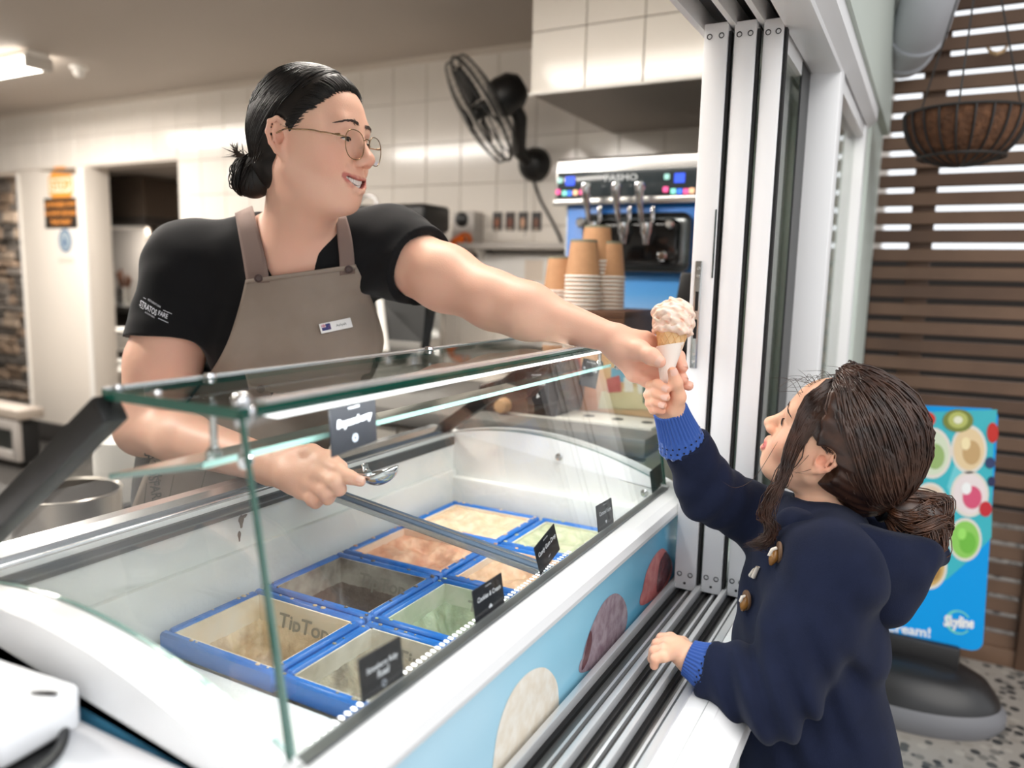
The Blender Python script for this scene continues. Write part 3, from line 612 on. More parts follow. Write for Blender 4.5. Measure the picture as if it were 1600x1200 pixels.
# ================================================================ behind the counter
# --- wall fan
def wall_fan():
    C = Vector(at(752, 172, y=2.78)); A = Vector(at(838, 258, y=YW)); A.y = YW
    t = thing('wall_fan', 'black wall fan with a round wire cage tilted on its bracket above the back bench', 'fan', tuple(A))
    # the cage axis points down to the left of the room, away from its motor
    e1 = Vector(at(700, 112, y=2.9)) - C
    ax = Vector((-.62, -.52, -.58)).normalized()
    # orient so that the disc shows as a slanted ellipse
    rvec = (Vector(at(812, 236, y=2.7)) - Vector(at(702, 106, y=2.86))).normalized()
    ax = (ax - rvec * ax.dot(rvec)).normalized(); u = rvec; w = ax.cross(u)
    R = .225
    def P(r, a, h): return C + (u * math.cos(a) + w * math.sin(a)) * r + ax * h
    bm = bmesh.new()
    for r, h, th in ((R, 0, .0065), (R * .97, .032, .004), (R * .97, -.032, .004)):
        ring = [P(r, 2 * PI * k / 48, h) for k in range(49)]; bm_tube(bm, ring, th, 6, cap=False)
    from_bm('cage_rim', bm, M_black, t, True)
    bm = bmesh.new()
    for k in range(44):
        a = 2 * PI * k / 44
        for sg in (1, -1):
            pts = [P(.04, a, sg * .07), P(R * .45, a + .12, sg * .068), P(R * .8, a + .2, sg * .05), P(R * .97, a + .22, sg * .032), P(R, a + .22, 0)]
            bm_tube(bm, pts, .0008, 4, cap=False)
    o = from_bm('cage_wires', bm, M_black, t); o['kind'] = 'stuff'
    for k in range(3):
        a0 = 2 * PI * k / 3 + .5; vs = []; fs = []
        n = 8
        for i in range(n):
            s = i / (n - 1); r = .04 + s * (R * .84 - .04); wd = .24 + .42 * math.sin(PI * (s * .8 + .12))
            for j in range(5):
                q = (j / 4 - .5); vs.append(P(r, a0 + q * wd * 1.6 / (.6 + s), q * .05 * (1 - .4 * s)))
        for i in range(n - 1):
            for j in range(4): b = i * 5 + j; fs.append((b, b + 1, b + 6, b + 5))
        o = from_py('blade', vs, fs, M_black, t, True); md = o.modifiers.new('thickness', 'SOLIDIFY'); md.thickness = .004
    Mh = frame_M(C, u, w)
    lathe('hub_badge', [(0, .08), (.035, .078), (.042, .066), (.04, .06), (0, .06)], M_black, t, 24, Mh)
    lathe('blade_hub', [(0, .045), (.03, .04), (.034, -.03), (0, -.03)], M_black, t, 20, Mh)
    if Mh.to_3x3().col[2].dot(ax) < 0: pass
    B = C - ax * .02
    lathe('motor', [(0, -.20), (.05, -.195), (.075, -.16), (.08, -.10), (.07, -.066), (0, -.06)], M_black, t, 28, Mh)
    mot = C - ax * .13
    tube('bracket_arm', [mot, mot + Vector((.03, .05, -.09)), A + Vector((-.03, -.12, .05)), A + Vector((0, -.05, 0))], [.03, .03, .034, .034], M_black, t, 12)
    lathe('wall_plate', [(0, .085), (.035, .08), (.06, .06), (.075, .03), (.078, 0), (0, 0)], M_black, t, 30, frame_M(A, (1, 0, 0), (0, 0, 1)))
    pts = [at(834, 285, y=YW - .012), at(845, 315, y=YW - .012), at(862, 345, y=YW - .015), at(874, 370, y=YW - .02), at(882, 395, y=YW - .03)]
    tube('power_cord', pts, .006, M_black, t, 6)
    tube('pull_cord', [at(821, 280, y=YW - .06), at(820, 370, y=YW - .06)], .0015, M_black, t, 5)
    return t
wall_fan()
# --- soft serve machine
def machine():
    x0, x1, y0, y1 = -1.102, -.50, 2.3, 3.0; zt, zb = H + .377, H + .232
    t = thing('soft_serve_machine', 'steel soft serve machine with three levers and blue lower panel beside the window', 'machine', (-.8, 2.65, 0))
    box('head', (x0, y0, zb), (x1, y1, zt), M_steel, t, .012, 3)
    box('control_panel', (x0 + .012, y0 - .006, zb + .02), (x1 - .012, y0 + .002, zt - .045), mat('dark_glass_panel', (52, 60, 64), .15), t, .002)
    box('drip_edge', (x0, y0 - .012, zb - .004), (x1, y0 + .004, zb + .016), M_steel, t, .003)
    box('side_body', (x0 + .03, y0 + .03, .12), (x1, y1, zb), mat('white_side', (214, 216, 216), .4), t)
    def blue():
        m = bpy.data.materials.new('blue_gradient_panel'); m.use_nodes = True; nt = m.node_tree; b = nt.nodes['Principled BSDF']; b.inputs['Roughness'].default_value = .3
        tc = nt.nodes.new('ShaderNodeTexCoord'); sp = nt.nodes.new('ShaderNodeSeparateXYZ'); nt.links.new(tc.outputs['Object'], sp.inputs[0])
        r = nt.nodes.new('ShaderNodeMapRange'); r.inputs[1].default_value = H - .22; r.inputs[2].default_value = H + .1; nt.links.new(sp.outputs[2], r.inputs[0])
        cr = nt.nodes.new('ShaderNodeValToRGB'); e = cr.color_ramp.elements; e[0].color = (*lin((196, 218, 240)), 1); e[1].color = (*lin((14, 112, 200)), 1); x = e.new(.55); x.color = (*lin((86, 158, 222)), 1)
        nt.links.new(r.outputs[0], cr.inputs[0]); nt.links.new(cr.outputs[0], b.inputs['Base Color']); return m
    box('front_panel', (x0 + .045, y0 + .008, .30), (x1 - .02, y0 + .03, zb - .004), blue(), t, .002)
    # dispensing bay
    bx0, bx1 = at(915, 340, y=y0)[0], at(1084, 340, y=y0)[0]
    bz1, bz0 = H + .20, at(1000, 425, y=y0)[2]
    bay = box('bay_frame', (bx0, y0 - .006, bz0), (bx1, y0 + .010, bz1), mat('grey_bay', (120, 124, 126), .25, metal=.8), t, .03, 4)
    box('bay_recess', (bx0 + .02, y0 - .0085, bz0 + .022), (bx1 - .035, y0 - .005, bz1 - .02), mat('black_gloss', (12, 12, 13), .1), t, .018, 3)
    for k, px in enumerate((922, 968, 1004)):
        c = Vector(at(px, 332, y=y0 - .03))
        tube('lever', [c + Vector((0, .02, -.055)), c + Vector((0, -.01, -.02)), c + Vector((0, -.03, .03)), c + Vector((0, -.035, .055))], [.007, .008, .011, .014], M_chrome, t, 12)
        lathe('lever_knob', [(0, -.018), (.012, -.016), (.017, 0), (.015, .016), (0, .022)], M_chrome, t, 16, Matrix.Translation(c + Vector((0, -.036, .068))))
        lathe('nozzle', [(0, -.045), (.011, -.045), (.016, -.02), (.022, -.01), (.022, .02), (0, .02)], M_chrome, t, 18, Matrix.Translation(c + Vector((.012, .01, -.05))))
        box('plunger_guard', (c.x + .02, y0 - .02, c.z - .03), (c.x + .034, y0, c.z + .02), M_chrome, t, .004)
    for px, py in ((1046, 350), (1035, 400), (908, 348)):
        c = at(px, py, y=y0 - .012); lathe('thumb_nut', [(0, .012), (.01, .012), (.016, .006), (.016, -.004), (0, -.004)], M_chrome, t, 12, frame_M(c, (1, 0, 0), (0, 0, 1)))
    cols = {'pink': (232, 92, 150), 'teal': (130, 214, 196), 'blue': (60, 120, 235), 'amber': (236, 190, 150), 'mint': (150, 200, 190)}
    for px, py, c in ((872, 300, 'pink'), (882, 302, 'teal'), (890, 302, 'blue'), (899, 301, 'amber'), (909, 300, 'pink'), (1040, 296, 'pink'), (1052, 299, 'teal'), (1062, 299, 'blue'), (1072, 299, 'pink'), (1081, 298, 'amber'), (875, 282, 'mint'), (1042, 276, 'mint')):
        p = at(px, py, y=y0 - .0065); box('button', (p[0] - .008, y0 - .0085, p[2] - .008), (p[0] + .008, y0 - .006, p[2] + .008), mat('lit_button_' + c, cols[c], .4, emit=.55), t, .002, 1)
    for px, py in ((891, 283), (1062, 278)):
        p = at(px, py, y=y0 - .0065); box('screen', (p[0] - .016, y0 - .008, p[2] - .014), (p[0] + .016, y0 - .006, p[2] + .014), mat('blue_screen', (52, 84, 220), .3, emit=.7), t, .001, 1)
    p = at(970, 278, y=y0 - .007); text('maker_name', 'PASMO', .026, frame_M(p, (1, 0, 0), (0, 0, 1)), mat('silver_print', (200, 206, 210), .3), t, weight=.0008, sx=1.3)
    for px, w in ((978, .09), (1085, .07)):
        p = at(px, 238, y=2.55); lathe('hopper_lid', [(0, .035), (w * .4, .032), (w, .012), (w, 0), (0, 0)], M_black, t, 28, Matrix.Translation((p[0], 2.55, zt)))
    for sx in (x0 + .08, x1 - .06):
        for sy in (y0 + .08, y1 - .08): lathe('castor', [(0, 0), (.03, 0), (.04, .03), (.04, .09), (.02, .12), (0, .12)], M_rubber, t, 14, Matrix.Translation((sx, sy, 0)))
machine()
# --- back bench and its cupboards
YB = 2.78
bench = thing('back_bench', 'long cream back bench with cupboard doors along the tiled wall', 'bench', (-2.3, 3.0, 0))
M_cream = mat('cream_laminate', (226, 218, 208), .4)
box('carcass', (-3.4, YB + .02, .1), (-1.14, YW - .012, .86), M_cream, bench)
box('worktop', (-3.42, YB - .02, .86), (-1.13, YW - .012, .90), mat('bench_top', (196, 186, 176), .35), bench, .004)
box('kick', (-3.38, YB + .06, 0), (-1.16, YW - .012, .1), M_rubber, bench)
for k in range(4):
    x = -3.38 + k * .56; d = box('door', (x + .004, YB, .12), (x + .552, YB + .02, .85), M_cream, bench, .003)
    box('door_handle', (x + .48, YB - .018, .66), (x + .492, YB - .002, .78), M_steel, d, .003)
# --- upper shelf with white cupboard under it
sh = thing('wall_shelf', 'pale grey shelf on the tiled wall under four small pictures', 'shelf', (-1.68, 3.1, H + .14))
box('board', (-1.93, YW - .2, H + .118), (-1.30, YW - .008, H + .145), mat('shelf_grey', (186, 180, 174), .5), sh, .003)
for x in (-1.85, -1.4): prism('bracket', [(YW - .17, H + .117), (YW - .008, H + .117), (YW - .008, H + .0)], 0, x, x + .012, M_white, sh)
cb = thing('paper_towel_dispenser', 'white wall cabinet under the shelf with a pale square label', 'dispenser', (-1.7, 3.1, H - .1))
box('body', (-1.88, YW - .10, H - .20), (-1.42, YW - .008, H + .10), mat('gloss_white', (238, 236, 233), .15), cb, .012, 3)
box('label_sticker', (-1.62, YW - .1025, H - .02), (-1.53, YW - .0998, H + .075), mat('beige_sticker', (222, 208, 194), .5), cb)
dv = thing('narrow_poster', 'narrow dark brown poster on the wall beside the white cabinet', 'poster', (-1.93, 3.15, H))
box('sheet', (-1.945, YW - .016, H - .12), (-1.90, YW - .008, H + .10), mat('dark_brown_print', (82, 58, 56), .5, noise=(20, .7, (40, 34, 36))), dv, .001, 1)
# four little pictures
pm = [((34, 28, 26), (150, 90, 60)), ((48, 34, 28), (120, 60, 40)), ((40, 34, 34), (206, 160, 130)), ((26, 24, 24), (120, 76, 56))]
for k, px in enumerate((777, 797, 817, 838)):
    p = at(px, 346, y=YW - .012)
    t = thing('small_picture', 'tiny dark framed picture on the tiles, %s of four in a row' % ('first', 'second', 'third', 'last')[k], 'picture', (p[0], YW - .012, p[2]), 'row of four little pictures above the shelf')
    box('backing', (p[0] - .024, YW - .014, p[2] - .042), (p[0] + .024, YW - .008, p[2] + .042), mat('picture_dark_%d' % k, pm[k][0], .4), t, .001, 1)
    Mx = frame_M((p[0], YW - .014, p[2] - .005), (1, 0, 0), (0, 0, 1))
    print_poly('figure', disc_fan(0, 0, .012, .022, 16), Mx, mat('picture_tone_%d' % k, pm[k][1], .5), t, .0006)
    print_poly('caption', [(-.016, -.034), (.016, -.034), (.012, -.026), (-.012, -.026)], Mx, mat('picture_caption', (190, 170, 150), .5), t, .0007)
# switch box with orange hose plug
p = at(724, 360, y=YW - .1)
sw = thing('switch_box', 'light grey wall switch box with a round dial and an orange plug', 'switch', (p[0], YW - .05, p[2]))
sx0, sx1 = at(706, 360, y=YW - .1)[0], at(740, 360, y=YW - .1)[0]; sz0, sz1 = at(724, 392, y=YW - .1)[2], at(724, 330, y=YW - .1)[2]
box('housing', (sx0, YW - .1, sz0), (sx1, YW - .008, sz1), mat('switch_grey', (188, 182, 176), .45), sw, .006)
lathe('dial', [(0, .022), (.022, .02), (.032, .012), (.034, 0), (0, 0)], M_black, sw, 24, frame_M((at(722, 343, y=YW - .1)[0], YW - .1, at(722, 343, y=YW - .1)[2]), (1, 0, 0), (0, 0, 1)))
M_or = mat('orange_plastic', (240, 110, 24), .4)
c = Vector(at(728, 375, y=YW - .12)); lathe('socket_ring', [(.018, .02), (.034, .02), (.036, 0), (.018, 0)], mat('orange_ring', (206, 110, 56), .5), sw, 24, frame_M(c, (1, 0, 0), (0, 0, 1)))
tube('orange_plug', [at(722, 372, y=YW - .14), at(712, 380, y=YW - .17), at(702, 396, y=YW - .20)], [.02, .028, .026], M_or, sw, 14)
# coffee machine (black) on the bench
cm = thing('espresso_machine', 'black espresso machine on the back bench behind the server', 'machine', (-2.15, 2.95, .9))
bx = at(540, 320, y=2.72)[0], at(668, 340, y=2.72)[0]; bz = at(640, 372, y=2.72)[2], at(640, 322, y=2.72)[2]
box('hood', (bx[0] - .1, 2.70, bz[0] + .03), (bx[1], 2.90, bz[1] + .01), M_black, cm, .02, 3)
box('body', (bx[0] - .08, 2.85, .90), (bx[1] - .02, 2.90, bz[0] + .03), M_steel, cm, .01)
box('drip_tray', (bx[0] - .08, 2.70, .90), (bx[1] - .02, 2.86, .97), M_steel, cm, .006)
for k in range(3):
    x = bx[0] + .06 + k * .14; lathe('group_head', [(0, -.06), (.03, -.06), (.035, -.03), (.035, 0), (0, 0)], M_chrome, cm, 18, Matrix.Translation((x, 2.77, bz[0] + .03)))
    tube('portafilter_handle', [(x, 2.76, bz[0] - .02), (x - .01, 2.64, bz[0] - .04)], [.012, .015], M_black, cm, 10)
bm = bmesh.new(); _c = Vector(at(575, 318, y=2.8)); bm_tube(bm, [_c + Vector((.05 * math.cos(a), 0, .035 * math.sin(a) + .0)) for a in np.linspace(0, 2 * PI, 20)], .006, 6, cap=False); from_bm('cup_rail', bm, M_chrome, cm, True)
# order screen: black panel leaning on a white stand
mo = thing('order_screen', 'black order screen seen from behind on a white stand', 'screen', (-1.35, 1.9, .9))
q = [at(596, 470, y=1.95), at(668, 440, y=2.0), at(660, 535, y=1.95), at(600, 530, y=1.9)]
n_ = Vector((.2, .95, .1)).normalized(); v = [Vector(a) for a in q]; v2 = [a + n_ * .02 for a in v]
from_py('panel', v + v2, [(0, 1, 2, 3), (7, 6, 5, 4)] + [(i, i + 4, (i + 1) % 4 + 4, (i + 1) % 4) for i in range(4)], mat('matt_black', (22, 23, 22), .6), mo)
tube('white_leg', [at(594, 470, y=1.9), at(603, 548, y=1.86)], .012, M_white, mo, 10)
tube('black_leg', [at(684, 430, y=2.0), at(672, 500, y=2.0), at(664, 545, y=1.98)], .014, M_black, mo, 10)
_p = at(632, 540, y=1.9); box('foot_plate', (_p[0] - .08, 1.82, .905), (_p[0] + .08, 2.02, .925), M_white, mo, .006)
tb = thing('side_bench', 'white side bench behind the freezer carrying cups, screen and holders', 'bench', (-1.1, 2.0, 0))
box('worktop', (-1.56, 1.58, .86), (-.52, 2.16, .905), mat('grey_worktop', (120, 117, 114), .35), tb, .006)
for k, x in enumerate((-1.54, -1.20, -.86)): 
    d = box('door', (x, 1.60, .12), (x + .332, 1.62, .85), M_cream, tb, .003)
    box('door_handle', (x + .03, 1.585, .70), (x + .04, 1.599, .82), M_steel, d, .002)
box('carcass', (-1.55, 1.62, .10), (-.53, 2.15, .86), M_cream, tb)
box('kick', (-1.53, 1.66, 0), (-.55, 2.14, .10), M_rubber, tb)
# timber box with stacks of cups
M_wood = mat('walnut_wood', (104, 70, 48), .5, noise=(7, .8, (70, 46, 32)))
wz = H - .083
wbx = thing('wooden_stand', 'brown walnut box that the paper cups stand on', 'box', (-.83, 1.95, .905))
box('top_board', (-.985, 1.86, wz - .018), (-.683, 2.10, wz), M_wood, wbx, .002)
for a, b in (((-.985, 1.86), (-.683, 1.878)), ((-.985, 2.082), (-.683, 2.10)), ((-.985, 1.878), (-.967, 2.082)), ((-.701, 1.878), (-.683, 2.082))): box('side_board', (*a, .905), (*b, wz - .018), M_wood, wbx)
M_kraft = mat('kraft_paper', (196, 148, 108), .7, noise=(60, .4, (182, 134, 96))); M_cupw = mat('cup_rim_white', (244, 240, 234), .5); M_cupb = mat('cup_base_band', (126, 124, 104), .6)
def make_cup(name):
    t = thing(name, None, None)
    lathe('sleeve', [(.0465, .004), (.0355, .098), (.034, .098)], M_kraft, t, 28)
    lathe('rim', [(.0435, 0), (.0475, 0), (.0485, .003), (.0475, .006), (.0445, .006), (.0435, 0)], M_cupw, t, 28)
    lathe('base_band', [(.0362, .092), (.0357, .0985), (.0335, .0985), (.033, .094), (0, .094)], M_cupb, t, 28)
    return t
proto = make_cup('paper_cup'); first = True
def copy_thing(src, loc, label, cat, group, sc=1.0):
    r = src.copy(); COL.objects.link(r); r.location = loc; r.scale = (sc, sc, sc); tag(r, label, cat, group)
    for ch in src.children:
        c = ch.copy(); COL.objects.link(c); c.parent = r; c.matrix_parent_inverse = Matrix.Identity(4)
    return r
cups_g = 'upturned kraft cups stacked on the walnut box'
for (px, dy, n, nm, sc) in ((909, 1.905, 9, 'front left', 1.), (929, 1.985, 13, 'tallest', 1.), (948, 2.0, 9, 'right hand', 1.), (872, 1.99, 5, 'far left', 1.)):
    bx_ = at(px, 480, y=dy)[0]; step = .0105
    if nm == 'far left': bx_ += .004
    for k in range(n):
        pos = 'topmost cup' if k == n - 1 else ('lowest cup' if k == 0 else 'white rimmed cup nested inside the middle')
        copy_thing(proto, (bx_, dy, wz + k * step), 'upturned kraft paper cup, %s of the %s stack' % (pos, nm), 'cup', cups_g, sc)
for ch in list(proto.children): bpy.data.objects.remove(ch)
bpy.data.objects.remove(proto)
# black handheld terminal by the sash
hp = thing('card_terminal', 'black card terminal standing behind the cone near the window sash', 'terminal', (-.60, 1.9, .905))
_a = at(1074, 425, y=1.95); _b = at(1070, 555, y=1.95)
prism('case', [(_a[0] - .012, _a[2]), (_a[0] + .05, _a[2] - .005), (_a[0] + .055, _b[2]), (_b[0] - .005, _b[2]), (_a[0] - .025, _a[2] - .1)], 1, 1.93, 1.97, M_black, hp, .006)
box('keypad', (_b[0] + .005, 1.924, _b[2] + .015), (_b[0] + .05, 1.931, _b[2] + .06), mat('keypad_grey', (52, 52, 54), .5), hp, .002)
box('stand', (_b[0] - .01, 1.91, .905), (_b[0] + .06, 1.99, _b[2]), M_black, hp, .006)
# beach print poster leaning under the machine, seen through the canopy
pz0, pz1 = .906, at(900, 548, y=1.84)[2]
po = thing('beach_poster', 'colourful beach picnic poster behind the far end of the freezer', 'poster', (-.75, 1.84, pz0))
px0, px1 = at(874, 600, y=1.84)[0], at(1046, 600, y=1.84)[0]
box('board', (px0, 1.84, pz0), (px1, 1.846, pz1), mat('poster_sand', (232, 196, 150), .5, noise=(9, .9, (222, 150, 110))), po)
MQ = frame_M((0, 1.84, 0), (1, 0, 0), (0, 0, 1))
def pp(px, py): a = at(px, py, y=1.84); return (a[0], a[2])
for name, pts, col in (('printed_sky', [(955, 575), (1040, 575), (1040, 600), (955, 596)], (120, 184, 214)), ('printed_cloth', [(940, 612), (1020, 600), (1022, 640), (935, 638)], (226, 214, 172)), ('printed_fruit', [(880, 550), (905, 545), (910, 580), (885, 585)], (206, 92, 76)), ('printed_fruit', [(948, 592), (968, 586), (972, 612), (950, 614)], (206, 110, 108)),
                       ('printed_figure', [(975, 590), (988, 588), (990, 612), (976, 612)], (244, 240, 232)), ('printed_figure', [(995, 592), (1008, 590), (1010, 615), (998, 615)], (240, 238, 230)), ('printed_bottle', [(1004, 605), (1014, 603), (1016, 630), (1005, 630)], (62, 96, 84)), ('printed_fruit', [(905, 600), (930, 590), (935, 640), (900, 645)], (222, 140, 86))):
    print_poly(name, [pp(*q) for q in pts], MQ, mat('poster_%02d%02d%02d' % col, col, .5), po, .0008 + .0002 * len(po.children))
# white cone rack strip
cr_ = thing('cone_rack', 'white cone rack with a row of dark oval holes in front of the beach poster', 'rack', (-.75, 1.74, .905))
_l = at(858, 648, z=H - .27); rx0 = -.92
ZK = at(940, 652, y=1.74)[2]
box('shelf_board', (rx0, 1.68, ZK - .012), (-.54, 1.80, ZK), mat('rack_white', (236, 230, 222), .4), cr_, .003)
for x in (rx0 + .004, -.55): box('rack_leg', (x, 1.685, .905), (x + .008, 1.795, ZK - .012), mat('rack_white', (236, 230, 222), .4), cr_)
for k in range(5): lathe('hole', [(0, .0006), (.014, .0006), (.0145, 0), (0, 0)], M_dark, cr_, 20, Matrix.Translation((rx0 + .05 + k * .075, 1.74, ZK)))
# dark syrup dispenser seen through the glass
sd = thing('syrup_dispenser', 'dark brown slanted syrup dispenser with a round tap behind the freezer', 'dispenser', (-1.12, 1.82, .905))
_a, _b, _c, _d = [at(*q, y=1.70) for q in ((755, 600), (868, 566), (880, 612), (745, 662))]
prism('case', [(_a[0], _a[2]), (_b[0], _b[2]), (_c[0], _c[2]), (_c[0] - .01, .907), (_d[0], .907)], 1, 1.68, 1.84, mat('dark_brown_gloss', (44, 34, 31), .2, noise=(9, .6, (70, 52, 46))), sd, .004)
lathe('tap', [(0, .03), (.016, .028), (.02, .01), (.02, 0), (0, 0)], mat('brass_tan', (200, 160, 120), .35), sd, 18, frame_M(at(789, 633, y=1.68), (1, 0, 0), (0, 0, 1)))
# --- kitchen corner behind the doorway
kh = thing('range_hood', 'dark metal range hood through the kitchen doorway', 'hood', (-7.3, 4.9, H + .1))
M_hood = mat('dark_hood_metal', (84, 72, 62), .45, metal=.4)
YH = 4.75
hp_ = [at(*q, y=YH) for q in ((166, 280), (222, 276), (228, 338), (140, 345))]
prism('canopy', [(a[0], a[2]) for a in hp_], 1, YH, 5.2, M_hood, kh)
_p0, _p1 = at(140, 347, y=YH), at(228, 340, y=YH); box('skirt', (_p0[0], YH - .03, _p1[2] - .07), (_p1[0] + .02, 5.2, _p1[2] + .01), mat('hood_black', (40, 34, 30), .5), kh, .004)
_hx = (_p0[0] + _p1[0]) / 2; _hz = _p1[2] - .075
box('added_hood_lamp', (_hx - .25, 4.82, _hz - .012), (_hx + .25, 4.90, _hz + .004), mat('added_lamp_glass', (200, 190, 176), .5, emit=.25), kh, .003)  # lamp added under the hood to brighten the wall behind
_ld = bpy.data.lights.new('hood_fill_light', 'AREA'); _ld.shape = 'RECTANGLE'; _ld.size = .5; _ld.size_y = .08; _ld.energy = 9; _ld.color = (1, .94, .86)
_lo = bpy.data.objects.new('hood_fill_light', _ld); COL.objects.link(_lo); _lo.parent = kh; _lo.location = Vector((_hx, 4.86, _hz - .02)) - Vector(kh.location); _lo.rotation_euler = (.5, 0, 0)
tube('duct', [at(228, 340, y=YH + .2), at(238, 352, y=YH + .2), at(240, 388, y=YH + .2)], .06, M_hood, kh, 12)
_p = at(245, 385, y=YH); kl = thing('kitchen_wall_shelf', 'dark narrow wall shelf beside the range hood', 'shelf', (_p[0], 5.1, _p[2]))
box('board', (_p[0] - .35, 4.9, _p[2] - .02), (_p[0] + .35, 5.24, _p[2] + .02), mat('hood_black', (40, 34, 30), .5), kl, .003)
for k in range(3): lathe('jar', [(0, .12), (.03, .12), (.04, .09), (.04, 0), (0, 0)], mat('jar_brown', (78, 62, 52), .4), kl, 14, Matrix.Translation((_p[0] - .2 + k * .18, 5.05, _p[2] + .02)))
_pc = at(200, 482, y=4.6); kc = thing('kitchen_counter', 'steel kitchen counter with a dark underside beyond the doorway', 'counter', (_pc[0], 4.8, 0))
box('worktop', (-8.6, 4.5, _pc[2] - .03), (-5.6, 5.24, _pc[2] + .03), M_steel, kc, .004)
box('carcass', (-8.55, 4.6, 0), (-5.65, 5.24, _pc[2] - .03), mat('dark_cabinet', (48, 42, 39), .6), kc)
_pb = at(195, 455, y=4.75); ub = thing('utensil_pot', 'steel pot of wooden utensils on the kitchen counter', 'pot', (_pb[0], 4.75, _pc[2] + .03))
lathe('pot', [(0, 0), (.07, 0), (.07, .16), (.066, .16), (.066, .01), (0, .01)], M_steel, ub, 18, Matrix.Translation((_pb[0], 4.75, _pc[2] + .03)))
for k, (dx, dz, r) in enumerate(((-.1, .3, .02), (-.04, .33, .016), (.05, .28, .02), (.1, .25, .014))): tube('utensil', [(_pb[0], 4.75, _pc[2] + .05), (_pb[0] + dx, 4.75, _pc[2] + .03 + dz)], [.01, r], mat('utensil_wood', (112, 74, 54), .6), ub, 8)
_pp = at(205, 510, y=4.3)
for k in range(5):
    pl = thing('plate', 'white plate, %s in the pile beside the server' % ('lowest', 'second lowest', 'middle', 'second highest', 'topmost')[k], 'plate', (-5.62, 3.9, _pp[2] - .14 + k * .035), 'pile of white plates by the kitchen doorway')
    lathe('plate_disc', [(0, 0), (.09, 0), (.15, .018), (.15, .024), (.09, .008), (0, .008)], M_white, pl, 28, Matrix.Translation((-5.62, 3.9, _pp[2] - .14 + k * .035)))
# round white table with steel jugs
_pt = at(170, 568, y=3.75); rt = thing('white_counter', 'white rounded counter with steel jugs on it, behind the pillar', 'counter', (_pt[0], 3.75, 0))
lathe('top', [(0, 0), (.42, 0), (.43, .02), (.42, .04), (0, .04)], M_white, rt, 40, Matrix.Translation((_pt[0] + .12, 3.75, _pt[2] - .04)))
lathe('drum', [(0, 0), (.27, 0), (.27, _pt[2] - .04), (0, _pt[2] - .04)], M_white, rt, 32, Matrix.Translation((_pt[0] + .2, 3.75, 0)))
for k, (dx, dy, r, h) in enumerate(((-.16, -.08, .055, .17), (-.03, -.12, .06, .19), (.08, -.06, .055, .18), (.17, -.14, .05, .16))):
    j = thing('steel_jug', 'small steel milk jug on the white counter, %s of four' % ('leftmost', 'second', 'third', 'rightmost')[k], 'jug', (_pt[0] + dx, 3.75 + dy, _pt[2]), 'steel jugs on the white counter')
    Mj = Matrix.Translation((_pt[0] + dx, 3.75 + dy, _pt[2])); lathe('body', [(0, 0), (r, 0), (r * .95, h * .4), (r * .78, h * .8), (r * .85, h), (r * .8, h), (r * .73, h * .8), (r * .9, .01), (0, .01)], M_chrome, j, 20, Mj)
    c = Mj.translation; tube('handle', [c + Vector((r * .8, -.01, h * .85)), c + Vector((r * 1.6, -.02, h * .7)), c + Vector((r * 1.5, -.02, h * .3)), c + Vector((r * .9, -.01, h * .15))], .007, M_chrome, j, 8)
# signs on the pillar
YP = YW - .0305
def PM(px, py): p = at(px, py, y=YP); return frame_M(p, (1, 0, 0), (0, 0, 1)), p
M_, _ = PM(95, 290); so = thing('orange_sign', 'orange octagonal stop sticker on the white pillar', 'sign', tuple(_))
k_ = .145; print_poly('disc', disc_fan(0, 0, k_, k_ * .92, 8, PI / 8, 2 * PI + PI / 8), M_, mat('sign_orange', (246, 160, 66), .5), so, .001)
print_poly('lettering_band', [(-.12, -.045), (.12, -.045), (.12, .05), (-.12, .05)], M_, mat('sign_pale', (250, 226, 200), .5), so, .0016)
text('lettering', 'STOP', .085, M_, mat('sign_orange', (246, 160, 66), .5), so, off=.0022, weight=.003)
M_, _ = PM(95, 333); sb = thing('black_notice', 'black notice with three lines of orange lettering on the white pillar', 'sign', tuple(_))
w_, h_ = at(120, 333, y=YP)[0] - at(70, 333, y=YP)[0], .2
box('plate', (-w_ / 2, -h_ / 2, -.0), (w_ / 2, h_ / 2, .003), mat('notice_black', (34, 30, 26), .5), sb, .0008, 1, M_)
for k, s in enumerate(('AUTHORISED STAFF', 'NO ENTRY BEYOND', 'THIS POINT')): text('lettering', s, .044, M_ @ Matrix.Translation((0, .055 - .058 * k, 0)), mat('notice_orange', (214, 138, 62), .5), sb, off=.004, weight=.0024, sx=.85 if k < 2 else 1.0)
M_, _ = PM(102, 376); sl = thing('blue_sticker', 'round blue hand wash sticker with pale caption on the white pillar', 'sign', tuple(_))
print_poly('disc', disc_fan(0, 0, .075, .078, 28), M_, mat('sticker_blue', (70, 108, 146), .5), sl, .001); print_poly('inner_disc', disc_fan(0, 0, .06, .063, 28), M_, mat('sticker_grey', (158, 172, 182), .5), sl, .0016)
print_poly('drop', [(-.02, -.04), (.015, -.035), (.01, .0), (-.012, .03), (-.025, -.01)], M_, mat('sticker_blue', (70, 108, 146), .5), sl, .0022)
print_poly('caption', [(-.085, -.15), (.085, -.15), (.085, -.115), (-.085, -.115)], M_, mat('caption_beige', (214, 204, 192), .6), sl, .001)
